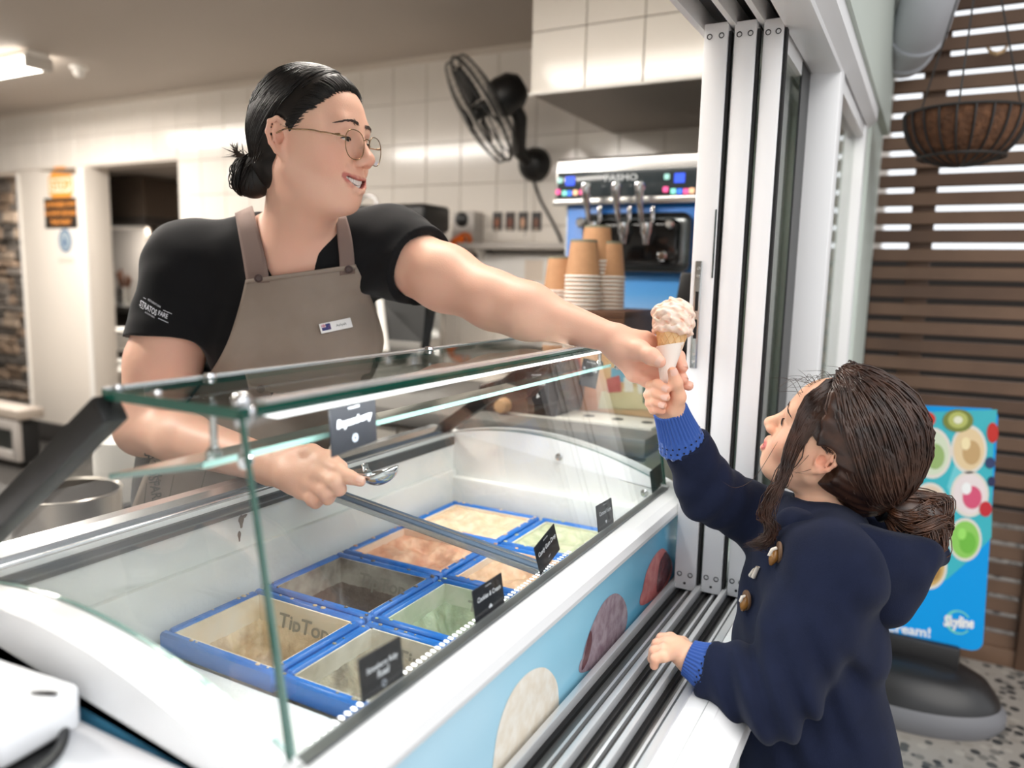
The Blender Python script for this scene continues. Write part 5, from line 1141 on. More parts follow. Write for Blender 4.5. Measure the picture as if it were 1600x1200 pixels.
def head_ops(F, T, g=lambda p: p, s=1.0, mouth='smile', plump=1.0):
    """head in its own frame: +y face, +z up, +x right; T maps to the world, g reshapes proportions, s scales radii"""
    Rm = T[0]
    def W(x, y, z): return T[1] + Rm @ (g(np.array([x, y, z], float)))
    def e(c, r, k, mode='u', rx=0., rz=0.):
        Q = Rm @ rotm(rz, rx, 0); F.ell(W(*c), np.array(r) * s, Q, k * s, mode)
    def c(a, b, r1, r2, k, mode='u'): F.cap(W(*a), W(*b), r1 * s, r2 * s, k * s, mode)
    e((0, -.010, .028), (.072, .090, .084), .02)
    e((0, .036, .034), (.057, .050, .050), .03)
    e((0, .034, -.035), (.060 * plump, .052, .072), .03)
    for x in (-1, 1):
        c((x * .050 * plump, .002, -.052), (x * .020, .058, -.097), .019, .015, .03)
        e((x * .043, .052, -.028), (.024, .022, .022), .025)
        e((x * .038, .062, -.044), (.016, .015, .016), .02)
        e((x * .060, .02, .0), (.012, .03, .03), .03)
    e((0, .066, -.097), (.021, .015, .0145), .02)
    e((0, .028, -.088), (.038 * plump, .045, .018), .03)
    e((0, .070, -.064), (.031, .021, .028), .022)
    c((-.034, .074, .020), (.034, .074, .020), .012, .012, .018)
    for x in (-1, 1):
        e((x * .031, .097, -.003), (.0165, .013, .0105), .012, 's')
        e((x * .031, .0745, -.003), (.0135, .0118, .0105), .006)
    c((0, .083, .010), (0, .106, -.027), .0075, .0095, .014)
    e((0, .1070, -.0310), (.0108, .0100, .0090), .009)
    for x in (-1, 1): e((x * .0115, .0985, -.036), (.0078, .0095, .0072), .006)
    for x in (-1, 1): e((x * .0058, .1035, -.0425), (.0034, .0055, .0028), .003, 's')
    def front(x, z, inset=0.):
        ys = np.linspace(.13, .03, 201); P = np.array([W(x, y, z) for y in ys]); d = F(P); i = int(np.argmax(d < 0)); return (x, ys[max(i - 1, 0)] - inset, z)
    if mouth == 'smile':
        cx, zc = .0315, -.0585
        up = [front(x, z, .0015) for x, z in ((-cx, zc), (-.022, -.0605), (-.011, -.0605), (0, -.0615), (.011, -.0605), (.022, -.0605), (cx, zc))]
        lo = [front(x, z, .002) for x, z in ((-cx, zc - .001), (-.023, -.0705), (-.012, -.0775), (0, -.0795), (.012, -.0775), (.023, -.0705), (cx, zc - .001))]
        cav = [front(x, z, .001) for x, z in [(q * .026, -.0690 + .0075 * q * q) for q in np.linspace(-1, 1, 11)]]
        rc = lambda q: .0068 * (1 - .62 * q * q)
        ru, rl = (.0026, .0038, .0042, .0042, .0042, .0038, .0026), (.0026, .0042, .0052, .0054, .0052, .0042, .0026)
        dep = .012
    else:
        cx, zc = .021, -.066
        up = [front(x, z, .0006) for x, z in ((-cx, zc), (-.013, -.0625), (-.006, -.060), (0, -.0610), (.006, -.060), (.013, -.0625), (cx, zc))]
        lo = [front(x, z, .0008) for x, z in ((-cx, zc - .001), (-.014, -.0735), (-.007, -.0770), (0, -.078), (.007, -.0770), (.014, -.0735), (cx, zc - .001))]
        cav = [front(x, z, .001) for x, z in [(q * .015, -.0690 + .002 * q * q) for q in np.linspace(-1, 1, 9)]]
        rc = lambda q: .0046 * (1 - .6 * q * q)
        ru, rl = (.003, .0044, .0052, .0052, .0052, .0044, .003), (.003, .0048, .0058, .006, .0058, .0048, .003)
        dep = .010
    for i in range(6): c(up[i], up[i + 1], ru[i], ru[i + 1], .004); c(lo[i], lo[i + 1], rl[i], rl[i + 1], .004)
    for i, p in enumerate(cav): q = i / (len(cav) - 1) * 2 - 1; e(p, (.0045, dep, rc(q)), .0015, 's')
    if mouth == 'smile':
        for x in (-1, 1):
            n0 = [front(x * a_, b_, -.0005) for a_, b_ in ((.017, -.036), (.028, -.046), (.036, -.058))]
            for i in range(2): c(n0[i], n0[i + 1], .0013, .0013, .007, 's')
    for x in (-1, 1):
        ear = [(.0745, .004, -.004), (.0790, .003, .012), (.0825, -.008, .0195), (.0850, -.020, .014), (.0855, -.0235, -.002), (.0830, -.019, -.018), (.0785, -.011, -.030), (.0750, -.002, -.036)]
        e((x * .0750, -.009, -.008), (.0055, .0150, .0270), .006, rz=-x * .42, rx=.12)
        for i in range(len(ear) - 1): c((x * ear[i][0], *ear[i][1:]), (x * ear[i + 1][0], *ear[i + 1][1:]), .0034, .0034 if i < 5 else .0045, .003)
        c((x * .0735, -.001, -.035), (x * .0730, .001, -.040), .0066, .0058, .005)
        an = [(.0800, -.0135, .010), (.0815, -.0155, .000), (.0800, -.0125, -.012), (.0770, -.006, -.021)]
        for i in range(3): c((x * an[i][0], *an[i][1:]), (x * an[i + 1][0], *an[i + 1][1:]), .0028, .0028, .003)
        e((x * .0815, -.004, -.010), (.0080, .0068, .0098), .003, 's', rz=-x * .42)
        e((x * .0735, .0035, -.0125), (.0045, .0035, .0055), .003)
    W.front = front; W.cav = cav; W.R = None
    del W.R
    return W, up, lo
def finger(F, pts, rs, k=.004):
    P = [at(*p) if isinstance(p, tuple) else p for p in pts]
    for i in range(len(P) - 1): F.cap(P[i], P[i + 1], rs[i], rs[i + 1], k)
    return P
def nail(name, tip, prev, toward, r, m, parent):
    """small curved plate on the last finger joint"""
    d = nrm(np.array(tip) - np.array(prev)); n = np.array(toward) - np.array(tip); n = nrm(n - d * (n @ d)); w = np.cross(d, n)
    vs, fs = [], []
    for i in range(6):
        for j in range(5):
            u = i / 5; a = (j / 4 - .5) * 1.7; q = .72 + .28 * math.sin(PI * min(1, .25 + u * .6))
            vs.append(np.array(tip) + d * (-r * .95 + u * r * 1.75) + (w * math.sin(a) * q + n * math.cos(a)) * r * 1.035 - n * r * .10 * (u > .7) * (u - .7) * 3)
    for i in range(5):
        for j in range(4): b = i * 5 + j; fs.append((b, b + 1, b + 6, b + 5))
    return from_py(name, vs, fs, m, parent, True)
# ================================================================ the server
HW = np.array([-.924, .993, H + .214]); RW = rotm(math.radians(-80.2), math.radians(-2), math.radians(-1))
wo = thing('person', 'person in black t-shirt and taupe apron with glasses, leaning over the freezer', 'person', (-1.2, .95, 0))
M_skinw = skin_mat('warm_skin', (238, 190, 166), (230, 164, 142))
Fb = Field()
W, UPL, LOL = head_ops(Fb, (RW, HW), plump=1.06)
NB = at(462, 378, 1.40); RS = at(300, 418, 1.46); LS = at(612, 396, 1.42); CH = at(462, 505, 1.50); WA = at(345, 690, 1.60); PV = V3(-1.25, 1.06, .78)
RE = at(226, 668, 1.46); RWR = at(425, 727, 1.225); LE = at(772, 470, 1.29); LWR = at(956, 528, 1.185)
e1 = nrm(LS - RS); e3 = nrm(NB - PV); e2 = nrm(np.cross(e3, e1)); e2 = e2 if e2[0] > 0 else -e2; e3b = nrm(np.cross(e1, e2)); e3b = e3b if e3b[2] > 0 else -e3b
TR = np.stack([e1, e2, e3b], 1)
Fb.cap(W(0, -.018, -.045), NB + e2 * .0, .053, .056, .03)
Fb.cap(W(0, .01, -.075), NB + e2 * .02, .045, .05, .03)
def torso(F, o=0., low=True):
    F.ell(CH, (.150 + o, .105 + o, .19 + o), TR, .05)
    if low: F.ell(WA, (.145 + o, .115 + o, .17 + o), TR, .06); F.ell(PV, (.175 + o, .135 + o, .15 + o), None, .06)
    for s_ in (-1, 1): F.ell(CH + e2 * .062 + e1 * .068 * s_ - e3b * .035, (.072 + o, .062 + o, .07 + o), TR, .05)
    F.cap(NB - e3b * .03, RS, .058 + o, .058 + o, .05); F.cap(NB - e3b * .03, LS, .058 + o, .056 + o, .05)
    F.cap(NB + e3b * .012 - e1 * .045, RS + e3b * .014, .03 + o, .045 + o, .04); F.cap(NB + e3b * .012 + e1 * .045, LS + e3b * .014, .03 + o, .045 + o, .04)
torso(Fb, 0., False)
# arms
Fb.cap(RS, RS + (RE - RS) * .6, .066, .067, .03); Fb.cap(RS + (RE - RS) * .6, RE, .066, .050, .02); Fb.cap(RE, RE + (RWR - RE) * .35, .048, .047, .03); Fb.cap(RE + (RWR - RE) * .35, RWR, .046, .029, .02)
Fb.cap(LS, LS + (LE - LS) * .55, .060, .057, .03); Fb.cap(LS + (LE - LS) * .55, LE, .056, .045, .02); Fb.cap(LE, LE + (LWR - LE) * .3, .044, .043, .03); Fb.cap(LE + (LWR - LE) * .3, LWR, .042, .0225, .03)
# right hand round the scoop handle
mcp = [at(503, 722, 1.135), at(499, 741, 1.125), at(487, 757, 1.13), at(471, 767, 1.145)]
Fb.cap(RWR, (RWR + mcp[1]) / 2, .028, .03, .02)
for q, r in zip(mcp, (.0145, .0145, .0135, .0125)): Fb.cap(RWR + (q - RWR) * .3, q, .019, r, .014)
Fb.ell((mcp[0] + mcp[3] + RWR * .8) / 2.8, (.034, .03, .02), RW, .02)
rf = []
rf.append(finger(Fb, [mcp[0], (528, 735, 1.112), (547, 746, 1.102), (563, 752, 1.098)], (.0128, .0108, .0095, .0080), .006))
rf.append(finger(Fb, [mcp[1], (523, 753, 1.102), (530, 764, 1.11), (519, 768, 1.128)], (.0128, .0112, .0098, .0085), .006))
rf.append(finger(Fb, [mcp[2], (509, 768, 1.108), (512, 778, 1.118), (502, 778, 1.138)], (.0122, .0105, .0093, .008), .006))
rf.append(finger(Fb, [mcp[3], (488, 779, 1.122), (493, 785, 1.132), (485, 784, 1.15)], (.0112, .0095, .0085, .0072), .006))
rth = finger(Fb, [(445, 712, 1.195), (487, 709, 1.155), (514, 717, 1.138), (534, 729, 1.128)], (.018, .014, .0115, .009), .008)
# left hand holding out the cone
m2 = [at(1008, 531, 1.178), at(1004, 551, 1.186), at(998, 570, 1.188), at(990, 585, 1.182)]
for q, r in zip(m2, (.0135, .0135, .0125, .0115)): Fb.cap(LWR + (q - LWR) * .2, q, .0185, r, .014)
Fb.ell((m2[0] + m2[3] + LWR * 1.2) / 3.2, (.030, .026, .018), RW, .02)
lf = []
lf.append(finger(Fb, [m2[0], (1040, 542, 1.192), (1060, 557, 1.186), (1067, 574, 1.166)], (.0125, .0108, .0095, .0080), .006))
lf.append(finger(Fb, [m2[1], (1036, 566, 1.195), (1058, 579, 1.188), (1067, 592, 1.170)], (.0125, .0108, .0095, .0082), .006))
lf.append(finger(Fb, [m2[2], (1031, 587, 1.192), (1058, 595, 1.188), (1076, 603, 1.178)], (.0118, .0102, .009, .0076), .006))
lf.append(finger(Fb, [m2[3], (1012, 596, 1.182), (1026, 600, 1.182), (1036, 598, 1.174)], (.0108, .0092, .008, .007), .006))
lth = finger(Fb, [(972, 543, 1.17), (1000, 548, 1.150), (1018, 557, 1.128), (1031, 565, 1.118)], (.0185, .0145, .0118, .0092), .008)
# colour: lips, cheeks, finger joints
SKW = np.array(lin((238, 190, 166))); LIPW = np.array(lin((196, 112, 104))); BLW = np.array(lin((236, 160, 138)))
def segd(P, a, b):
    ba = b - a; h = np.clip(((P - a) @ ba) / (ba @ ba), 0, 1); return np.linalg.norm(P - a - h[:, None] * ba, axis=1)
def paint(P, pairs):
    col = np.tile(SKW, (len(P), 1))
    return col
def tint(col, w, c): w = np.clip(w, 0, 1)[:, None]; return col * (1 - w) + c * w
def colw(P):
    col = np.tile(SKW, (len(P), 1))
    hd = np.linalg.norm(P - HW, axis=1) < .18
    Q = P[hd]; c = col[hd]
    for x in (-1, 1): c = tint(c, .55 * np.exp(-(np.linalg.norm(Q - W(x * .043, .062, -.034), axis=1) / .024) ** 2), BLW)
    c = tint(c, .5 * np.exp(-(np.linalg.norm(Q - W(0, .11, -.033), axis=1) / .014) ** 2), BLW)
    for x in (-1, 1): c = tint(c, .5 * np.exp(-(np.linalg.norm(Q - W(x * .078, -.008, -.012), axis=1) / .02) ** 2), BLW)
    d = np.min([segd(Q, W(*L[i]), W(*L[i + 1])) for L in (UPL, LOL) for i in range(6)], 0)
    c = tint(c, (.0058 - d) / .0015, LIPW)
    # inside of the mouth
    inn = np.min([np.linalg.norm(Q - W(p[0], p[1] - .011, p[2]), axis=1) for p in W.cav], 0)
    c = tint(c, (.0105 - inn) / .002, np.array(lin((110, 46, 44))))
    col[hd] = c
    for f in rf + lf + [rth, lth]:
        for p in f[1:]: col = tint(col, .42 * np.exp(-(np.linalg.norm(P - p, axis=1) / .010) ** 2), BLW)
    return col
body_w = solid('body', Fb, .0023, M_skinw, wo, colw)
M_nail = mat('finger_nail', (236, 190, 172), .25, spec=.5)
for f, tw in ((rf[0], (0, 0, 3)), (lth, (0, 0, H)), ): nail('finger_nail', f[-1], f[-2], (0, 0, H + (1.5 if f is rf[0] else 0)), .0082 if f is rf[0] else .0094, M_nail, wo)
for f in lf[:3]: nail('finger_nail', f[-1], f[-2], V3(.3, .9, H), .0076, M_nail, wo)
# teeth
for nm, zo, hh, inset in (('teeth', .0030, .0042, .0052), ('lower_teeth', -.0046, .0024, .0068)):
    bm = bmesh.new()
    for i in range(11):
        q = i / 10 * 2 - 1; p = W.front(q * .0215, -.0690 + .0075 * q * q + .012) if False else W.cav[i]
        c_ = W(p[0] * .86, p[1] - inset, p[2] + zo * (1 - .5 * q * q)); Mx = Matrix(RW.tolist()).to_4x4(); Mx.translation = Vector(c_)
        bm_box(bm, (-.0022, -.003, -hh), (.0022, .0018, hh), .0011, 2, Mx @ Matrix.Rotation(-q * .75, 4, 'Z'))
    from_bm(nm, bm, mat('tooth_white', (246, 243, 236), .2), wo, True)
# eyes: narrowed by the smile, dark lash line over a sliver of eye
M_hairw = mat('black_hair', (13, 10, 9), .44, spec=.4, noise=(60, .6, (34, 25, 20)))
M_eye = mat('eye_white', (236, 228, 220), .12); M_iris = mat('dark_iris', (40, 26, 18), .1)
def eye_parts(Wf, parent, s=1.0, x0=.031, z0=-.003, open_=.0042):
    for x in (-1, 1):
        vs = []; n = 13
        for i in range(n):
            u = i / (n - 1) * 2 - 1; xx = x * (x0 + u * .0125); y = .0872 - .0045 * u * u
            for hgt in (open_ * (1 - u * u) * .9 + .0003, -open_ * .75 * (1 - u * u) - .0003): vs.append(Wf(xx, y, z0 - .001 + hgt + .0012 * u * x * 0))
        from_py('eye', vs, [(2 * i, 2 * i + 1, 2 * i + 3, 2 * i + 2) for i in range(n - 1)], M_eye, parent, True)
        vs = [Wf(x * x0 + .0046 * math.cos(a) + .001, .0878, z0 - .001 + max(-open_ * .75, min(open_ * .88, .0046 * math.sin(a)))) for a in np.linspace(0, 2 * PI, 17)[:-1]]
        from_py('iris', vs, [tuple(range(16))], M_iris, parent)
        lash = [Wf(x * (x0 + u * .0135), .0886 - .0045 * u * u, z0 - .0005 + open_ * (1 - u * u)) for u in np.linspace(-1, 1.15, 10)]
        tube('eyelashes', lash, [.0004] + [.00115] * 8 + [.0004], M_hairw, parent, 5)
eye_parts(W, wo, open_=.0032)
# brows
def brows(Wf, F, parent, m, seed, dens=130, z=.0225):
    r = np.random.default_rng(seed)
    for x in (-1, 1):
        us = np.linspace(0, 1, 14); zz = z + .0050 * np.sin(PI * np.minimum(1, us * .95 + .05)) - .0055 * us ** 1.6
        g = crv([Wf(*Wf.front(x * (.009 + u * .046), zz[i], -.0006)) for i, u in enumerate(us)], 60); upv_ = Wf(0, 0, .1) - Wf(0, 0, 0); upv_ = nrm(upv_); ps = []
        for i in range(dens):
            u = r.random(); k = int(u * 50); o = upv_ * r.normal(0, .0015) * (1.25 - .9 * u) ; ps.append(np.array([g[k] + o - upv_ * .0012 * (1 - u), g[k + 4] + o * .8, g[min(59, k + 8)] + o * .5 + upv_ * .0006 * (1 - 2 * u)]))
        strands('eyebrow', ps, .00075, .0004, m, parent, 4)
brows(W, Fb, wo, mat('brow_brown', (62, 42, 34), .5), 3)
# ---- hair: slicked back into a low bun
Fh = Field()
def eh(c, r, k=.02, mode='u', rx=0.): Fh.ell(W(*c), r, RW @ rotm(0, rx, 0), k, mode)
eh((0, -.012, .030), (.0775, .0965, .0905)); eh((0, .030, .048), (.060, .052, .047), .03); eh((0, -.05, -.03), (.058, .052, .06), .03)
for x in (-1, 1): eh((x * .046, -.012, .012), (.0335, .070, .052), .02)
def face_cut(F, Wf, Rm, p0, nv, s_=1.0):
    nv = nrm(nv); t_ = np.cross([1, 0, 0], nv); Q = Rm @ np.stack([[1, 0, 0], nv, t_], 1); F.bx(Wf(*(np.array(p0) + nv * .16)), (.2, .16, .2), Q, .002, .006, 's')
face_cut(Fh, W, RW, (0, .071, .072), (0, .80, -.60))
for x in (-1, 1): eh((x * .0985, -.009, -.008), (.0285, .027, .043), .004, 's'); eh((x * .078, .030, -.045), (.03, .028, .036), .008, 's')
eh((0, .0, -.12), (.09, .070, .07), .01, 's')
BUN = at(396, 277, 1.30)
hair_w = solid('hair', Fh, .002, M_hairw, wo)
def hair_pull(F, Wf, tie, n, seed, sx=.079, sy=.099, sz=.093, c0=(0, -.012, .030), wav=0., lift=.0005, segs=14, yf=.80):
    """strands lying on the scalp, running from the front hairline to the tie"""
    r = np.random.default_rng(seed); out = []
    tie = np.asarray(tie, float); c0 = np.array(c0)
    Q0 = []
    for i in range(n):
        a = r.uniform(-1.15, 1.15) * PI / 1.55; fr = r.random() ** .6
        st = c0 + np.array([sx * math.sin(a), sy * (yf * math.cos(a)) * fr + (1 - fr) * r.uniform(-.05, .03), sz * (.62 + .38 * math.cos(a)) * (1 if abs(a) < 1.2 else .55)])
        t = np.linspace(0, 1, segs)[:, None]
        p = st * (1 - t) + tie * t; d = p - c0; L = np.linalg.norm(d / np.array([sx, sy, sz]), axis=1)[:, None]
        bl = np.minimum(1., (1 - t) * 4); Q0.append(p * (1 - bl) + (c0 + d / np.maximum(L, .05)) * bl)
    Q0 = np.array(Q0); Q = Wf(0, 0, 0) + (Q0 @ (Wf.R).T if hasattr(Wf, 'R') else np.array([[Wf(*p) - Wf(0, 0, 0) for p in q] for q in Q0]))
    Q2 = F.snap(Q, (lift + r.uniform(0, .0012, n))[:, None], 3); t = np.linspace(0, 1, segs)[None, :, None]
    Q = Q2 * (1 - t ** 6) + Q * t ** 6
    if wav: Q = Q + wav * np.sin(np.linspace(0, 1, segs)[None, :] * (9 + 4 * r.random((n, 1))) + r.uniform(0, 6, (n, 1)))[..., None] * r.normal(0, 1, (n, 1, 3))
    out = list(Q)
    return out
ti = RW.T @ (BUN - HW) + np.array([0, .03, .01])
sel = [q for q in hair_pull(Fh, W, ti, 700, 5)]; _k = np.abs(Fh(np.array([q[0] for q in sel]))) < .006; sel = [q for q, b_ in zip(sel, _k) if b_]; _k = Fb(np.array(sel)[:, :9]).min(1) > -.0004; sel = [q for q, b_ in zip(sel, _k) if b_]
strands('hair_strands', sel, .0011, .0009, M_hairw, wo)['kind'] = 'stuff'
_r = np.random.default_rng(77); ws = []
for k in range(260):
    t = _r.uniform(-1.45, 1.45); z = .0 + .0755 * math.cos(t) + _r.normal(0, .0015); x = .073 * math.sin(t); y = (.80 * .071 - .60 * .072 + .60 * z) / .80 + _r.uniform(.0, .006)
    ws.append(np.array([W(x, y - s_ * .030, z + s_ * (.012 - .020 * abs(math.sin(t)))) for s_ in np.linspace(0, 1, 7)]))
ws = Fb.snap(np.array(ws), .0006, 4); _d = Fh(ws); ws = np.where((_d < .0006)[..., None], Fh.snap(ws, .0007, 3), ws)
strands('hairline_wisps', list(ws), .0006, .0009, M_hairw, wo)['kind'] = 'stuff'
def bun_guides(center, axis, R0, n, seed):
    r = np.random.default_rng(seed); axis = nrm(axis); u = nrm(np.cross(axis, [.2, .3, 1])); v = np.cross(axis, u); ps = []
    for i in range(n):
        tilt = r.normal(0, .35, 2); ax = nrm(axis + u * tilt[0] + v * tilt[1]); a = nrm(np.cross(ax, v)); b = np.cross(ax, a)
        R1 = R0 * r.uniform(.35, 1.0); ph = r.uniform(0, 6.28); ln = r.uniform(2.6, 5.5); off = axis * r.normal(0, R0 * .38) * math.sqrt(max(0, 1 - (R1 / R0) ** 2) + .15)
        ts = np.linspace(0, ln, 16); ps.append(center + off + (np.outer(np.cos(ts + ph), a) + np.outer(np.sin(ts + ph), b)) * R1 * np.linspace(1, r.uniform(.85, 1.1), 16)[:, None])
    return ps
Fbun = Field(); Fbun.ell(BUN, (.033, .031, .035), None, .01); Fbun.cap(BUN + e3b * .0, HW + RW @ (ti * .8), .022, .028, .02); solid('hair_bun', Fbun, .003, M_hairw, wo)
_bg = bun_guides(BUN, (RW @ V3(.2, -1, .1)), .0315, 26, 8); strands('bun_strands', clumps(_bg, 34, .0034, 9, .9), .0011, .0008, M_hairw, wo)['kind'] = 'stuff'
_r = np.random.default_rng(4)
strands('bun_tail', [crv([BUN + V3(0, 0, .02) + _r.normal(0, .004, 3), at(378 + _r.normal(0, 6), 245, 1.30), at(366 + _r.normal(0, 7), 233 + _r.normal(0, 8), 1.30)], 7) for _ in range(40)], .0014, .0006, mat('brown_tips', (58, 42, 32), .4), wo)['kind'] = 'stuff'
# ---- glasses
gl = thing('eyeglasses', 'thin gold wire glasses worn by the server', 'glasses', tuple(W(0, .1, 0)))
M_gold = mat('gold_wire', (150, 122, 92), .25, metal=.9)
for x in (-1, 1):
    ring = []
    for a in np.linspace(0, 2 * PI, 33):
        cx = abs(math.cos(a)) ** .8 * (1 if math.cos(a) > 0 else -1); cz = abs(math.sin(a)) ** .8 * (1 if math.sin(a) > 0 else -1)
        ring.append(W(x * .0325 + .0245 * cx * (1 - .12 * (cz < 0) * -cz), .1045 - .006 * abs(.0325 * x + .0245 * cx) / .057, -.012 + .0225 * cz))
    bm = bmesh.new(); bm_tube(bm, ring, .0008, 6, cap=False); from_bm('lens_rim', bm, M_gold, gl, True)
    from_py('lens', ring[:-1], [tuple(range(32))], glass_mat('spectacle_lens', (.98, .985, .98), 1.3), gl)
    ta = np.array([W(x * .057, .098, -.004), W(x * .066, .088, -.003)] + [W(x * (.069 + .0 * q), q, .000 + .004 * (.07 - q) / .07) for q in np.linspace(.072, .002, 8)] + [W(x * .079, -.014, -.002)])
    dd = Fb(ta); sn = Fb.snap(ta, .0016); ta = np.where((dd < .0016)[:, None], sn, ta); tube('temple_arm', list(ta), .0011, M_gold, gl, 6)
    box('hinge', (-.0012, -.005, -.0014), (.0012, .004, .0014), M_gold, gl, .0004, 1, Matrix.Translation(Vector(W(x * .0655, .090, -.002))) @ Matrix(RW.tolist()).to_4x4())
    lathe('nose_pad', [(0, .0008), (.0032, .0006), (.0034, 0), (0, -.0006)], glass_mat('spectacle_lens', (.98, .985, .98), 1.3), gl, 12, Matrix.Translation(Vector(W(x * .0095, .0985, -.012))) @ Matrix(RW.tolist()).to_4x4() @ Matrix.Rotation(x * 1.0, 4, 'Y'))
tube('nose_bridge', [W(-.0095, .103, -.002), W(-.004, .1055, .0015), W(.004, .1055, .0015), W(.0095, .103, -.002)], .0009, M_gold, gl, 6)
# ---- t-shirt
M_tee = mat('black_cotton', (19, 19, 21), .85, spec=.2, noise=(12, .5, (26, 26, 28)), bump=(700, .25, .0012), sheen=.15)
Ft = Field(); torso(Ft, .009)
ax_r = nrm(RE - RS); ax_l = nrm(LE - LS)
Ft.cap(RS + e3b * .004, RS + (RE - RS) * .45, .078, .081, .045, cut=ax_r + e1 * .25)
Ft.cap(LS + e3b * .004, LS + (LE - LS) * .30, .072, .072, .05, cut=ax_l * 1.0 - e3b * .0 + e2 * .1)
Ft.cap(RS + (RE - RS) * .40, RS + (RE - RS) * .62, .069, .069, .004, 's'); Ft.cap(LS + (LE - LS) * .26, LS + (LE - LS) * .55, .0605, .0585, .004, 's')
Ft.ell(NB + e2 * .055 + e1 * .012 + e3b * .012, (.050, .055, .062), TR, .008, 's'); Ft.ell(NB + e2 * .09 + e1 * .012 - e3b * .03, (.026, .06, .050), TR, .03, 's'); Ft.cap(NB + e3b * .06, NB - e3b * .02, .062, .058, .008, 's')
Ft.ell(PV - V3(0, 0, .16), (.4, .4, .12), None, .01, 's')
def tee_folds(P, d):
    q = (P - RS) @ ax_r; s_ = (P - RS) @ e2; u = (P - LS) @ ax_l; v = (P - LS) @ e3b
    near_l = np.exp(-((np.linalg.norm(P - (LS - e3b * .06), axis=-1)) / .11) ** 2); near_r = np.exp(-((np.linalg.norm(P - (RS - e3b * .08), axis=-1)) / .12) ** 2)
    return d + .0032 * near_l * np.sin((u * 1.0 - v * .8) * 95 + 1.5 * np.sin(s_ * 60)) * .7 + .0022 * near_r * np.sin((q * .6 + s_ * 1.1) * 90 + np.sin(q * 50)) + .0012 * np.sin(P[..., 2] * 60 + P[..., 1] * 45) * np.sin(P[..., 0] * 52)
Ft.post = tee_folds
tee = solid('tshirt', Ft, .003, M_tee, wo)
# trousers and shoes below the bench line
Fp = Field(); Fp.ell(PV, (.185, .145, .155), None, .05)
for s_ in (-1, 1):
    hp0 = PV + V3(0, .085 * s_, -.05); kn = hp0 + V3(.02, .01 * s_, -.36); an = V3(kn[0] - .03, kn[1], .10)
    Fp.cap(hp0, kn, .098, .068, .04); Fp.cap(kn, an, .068, .055, .02)
    sh = Field(); sh.ell(V3(an[0] + .05, an[1], .045), (.13, .048, .045), None, .02); sh.ell(V3(an[0] - .02, an[1], .07), (.05, .042, .05), None, .03); solid('shoe', sh, .006, M_black, wo)
solid('trousers', Fp, .006, mat('black_trousers', (24, 24, 27), .8), wo)
# ---- apron
M_ap = mat('taupe_canvas', (150, 136, 124), .85, noise=(30, .3, (138, 124, 112)), bump=(900, .3, .001))
M_str = mat('taupe_webbing', (128, 108, 100), .85, bump=(1200, .4, .001)); M_stitch = mat('stitch_thread', (172, 158, 146), .8)
Fa = Field(); torso(Fa, .0125)
Fa.ell(at(330, 800, 1.55), (.19, .14, .24), TR, .06)
def sheet(name, rows, n, m, parent, off=.003, thick=.0022, F=Fa, ripple=0., smooth=True):
    """cloth panel: each row is a list of picture points across the panel, laid on the body"""
    px = np.array([crv(np.array(r, float), n) if len(r) > 2 else np.linspace(r[0], r[1], n) for r in rows]); k = len(rows)
    P, hit = F.march(px.reshape(-1, 2), off=off); P = P.reshape(k, n, 3); hit = hit.reshape(k, n)
    for _ in range(3): P[1:-1] = (P[:-2] + P[1:-1] * 2 + P[2:]) / 4; P[:, 1:-1] = (P[:, :-2] + P[:, 1:-1] * 2 + P[:, 2:]) / 4
    if ripple:
        v = np.linspace(0, 1, k)[:, None]; u = np.linspace(0, 1, n)[None]
        P += (ripple * (np.sin(u * 17 + 2 * v) + .6 * np.sin(u * 31 - 5 * v)) * v)[..., None] * e2
    fs = [(i * n + j, i * n + j + 1, (i + 1) * n + j + 1, (i + 1) * n + j) for i in range(k - 1) for j in range(n - 1)]
    o = from_py(name, P.reshape(-1, 3), fs, m, parent, True); md = o.modifiers.new('thickness', 'SOLIDIFY'); md.thickness = thick; md.offset = 0
    return o, P
def rows_between(L, Rr, k):
    a = crv(L, k); b = crv(Rr, k); return [[a[i], b[i]] for i in range(k)]
ap, AP = sheet('apron', rows_between([(384, 438), (374, 480), (354, 540), (327, 585), (288, 640), (246, 700), (216, 770), (190, 850)], [(556, 414), (575, 455), (593, 505), (598, 550), (560, 630), (520, 690), (480, 760), (440, 850)], 40), 34, M_ap, wo, off=.004, ripple=.004)
sheet('apron_hem', rows_between([(384, 437), (383, 444)], [(556, 413), (557, 420)], 3), 30, M_ap, ap, off=.0062, thick=.002)
sheet('apron_strap', rows_between([(386, 442), (381, 410), (374, 370), (367, 334)], [(421, 441), (415, 405), (405, 365), (394, 322)], 16), 7, M_str, wo, off=.005, thick=.0024)
sheet('apron_strap', rows_between([(531, 430), (530, 400), (527, 370), (524, 338)], [(555, 427), (553, 395), (548, 362), (541, 338)], 16), 7, M_str, wo, off=.005, thick=.0024)
for c_, sl in (((404, 435), 0), ((545, 421), 1)):
    P, _ = Fa.march(np.array([c_]), off=.008); c = Vector(P[0]); nv = (Vector((0, 0, H)) - c).normalized(); nv = (nv + Vector(e2) * .8).normalized()
    Mx = frame_M(c, nv.orthogonal(), nv.cross(nv.orthogonal()))
    lathe('apron_button', [(0, .0012), (.0045, .0012), (.0055, .0026), (.0072, .0024), (.0075, .0006), (.006, -.001), (0, -.001)], mat('brown_button', (70, 48, 42), .35), wo, 22, Mx)
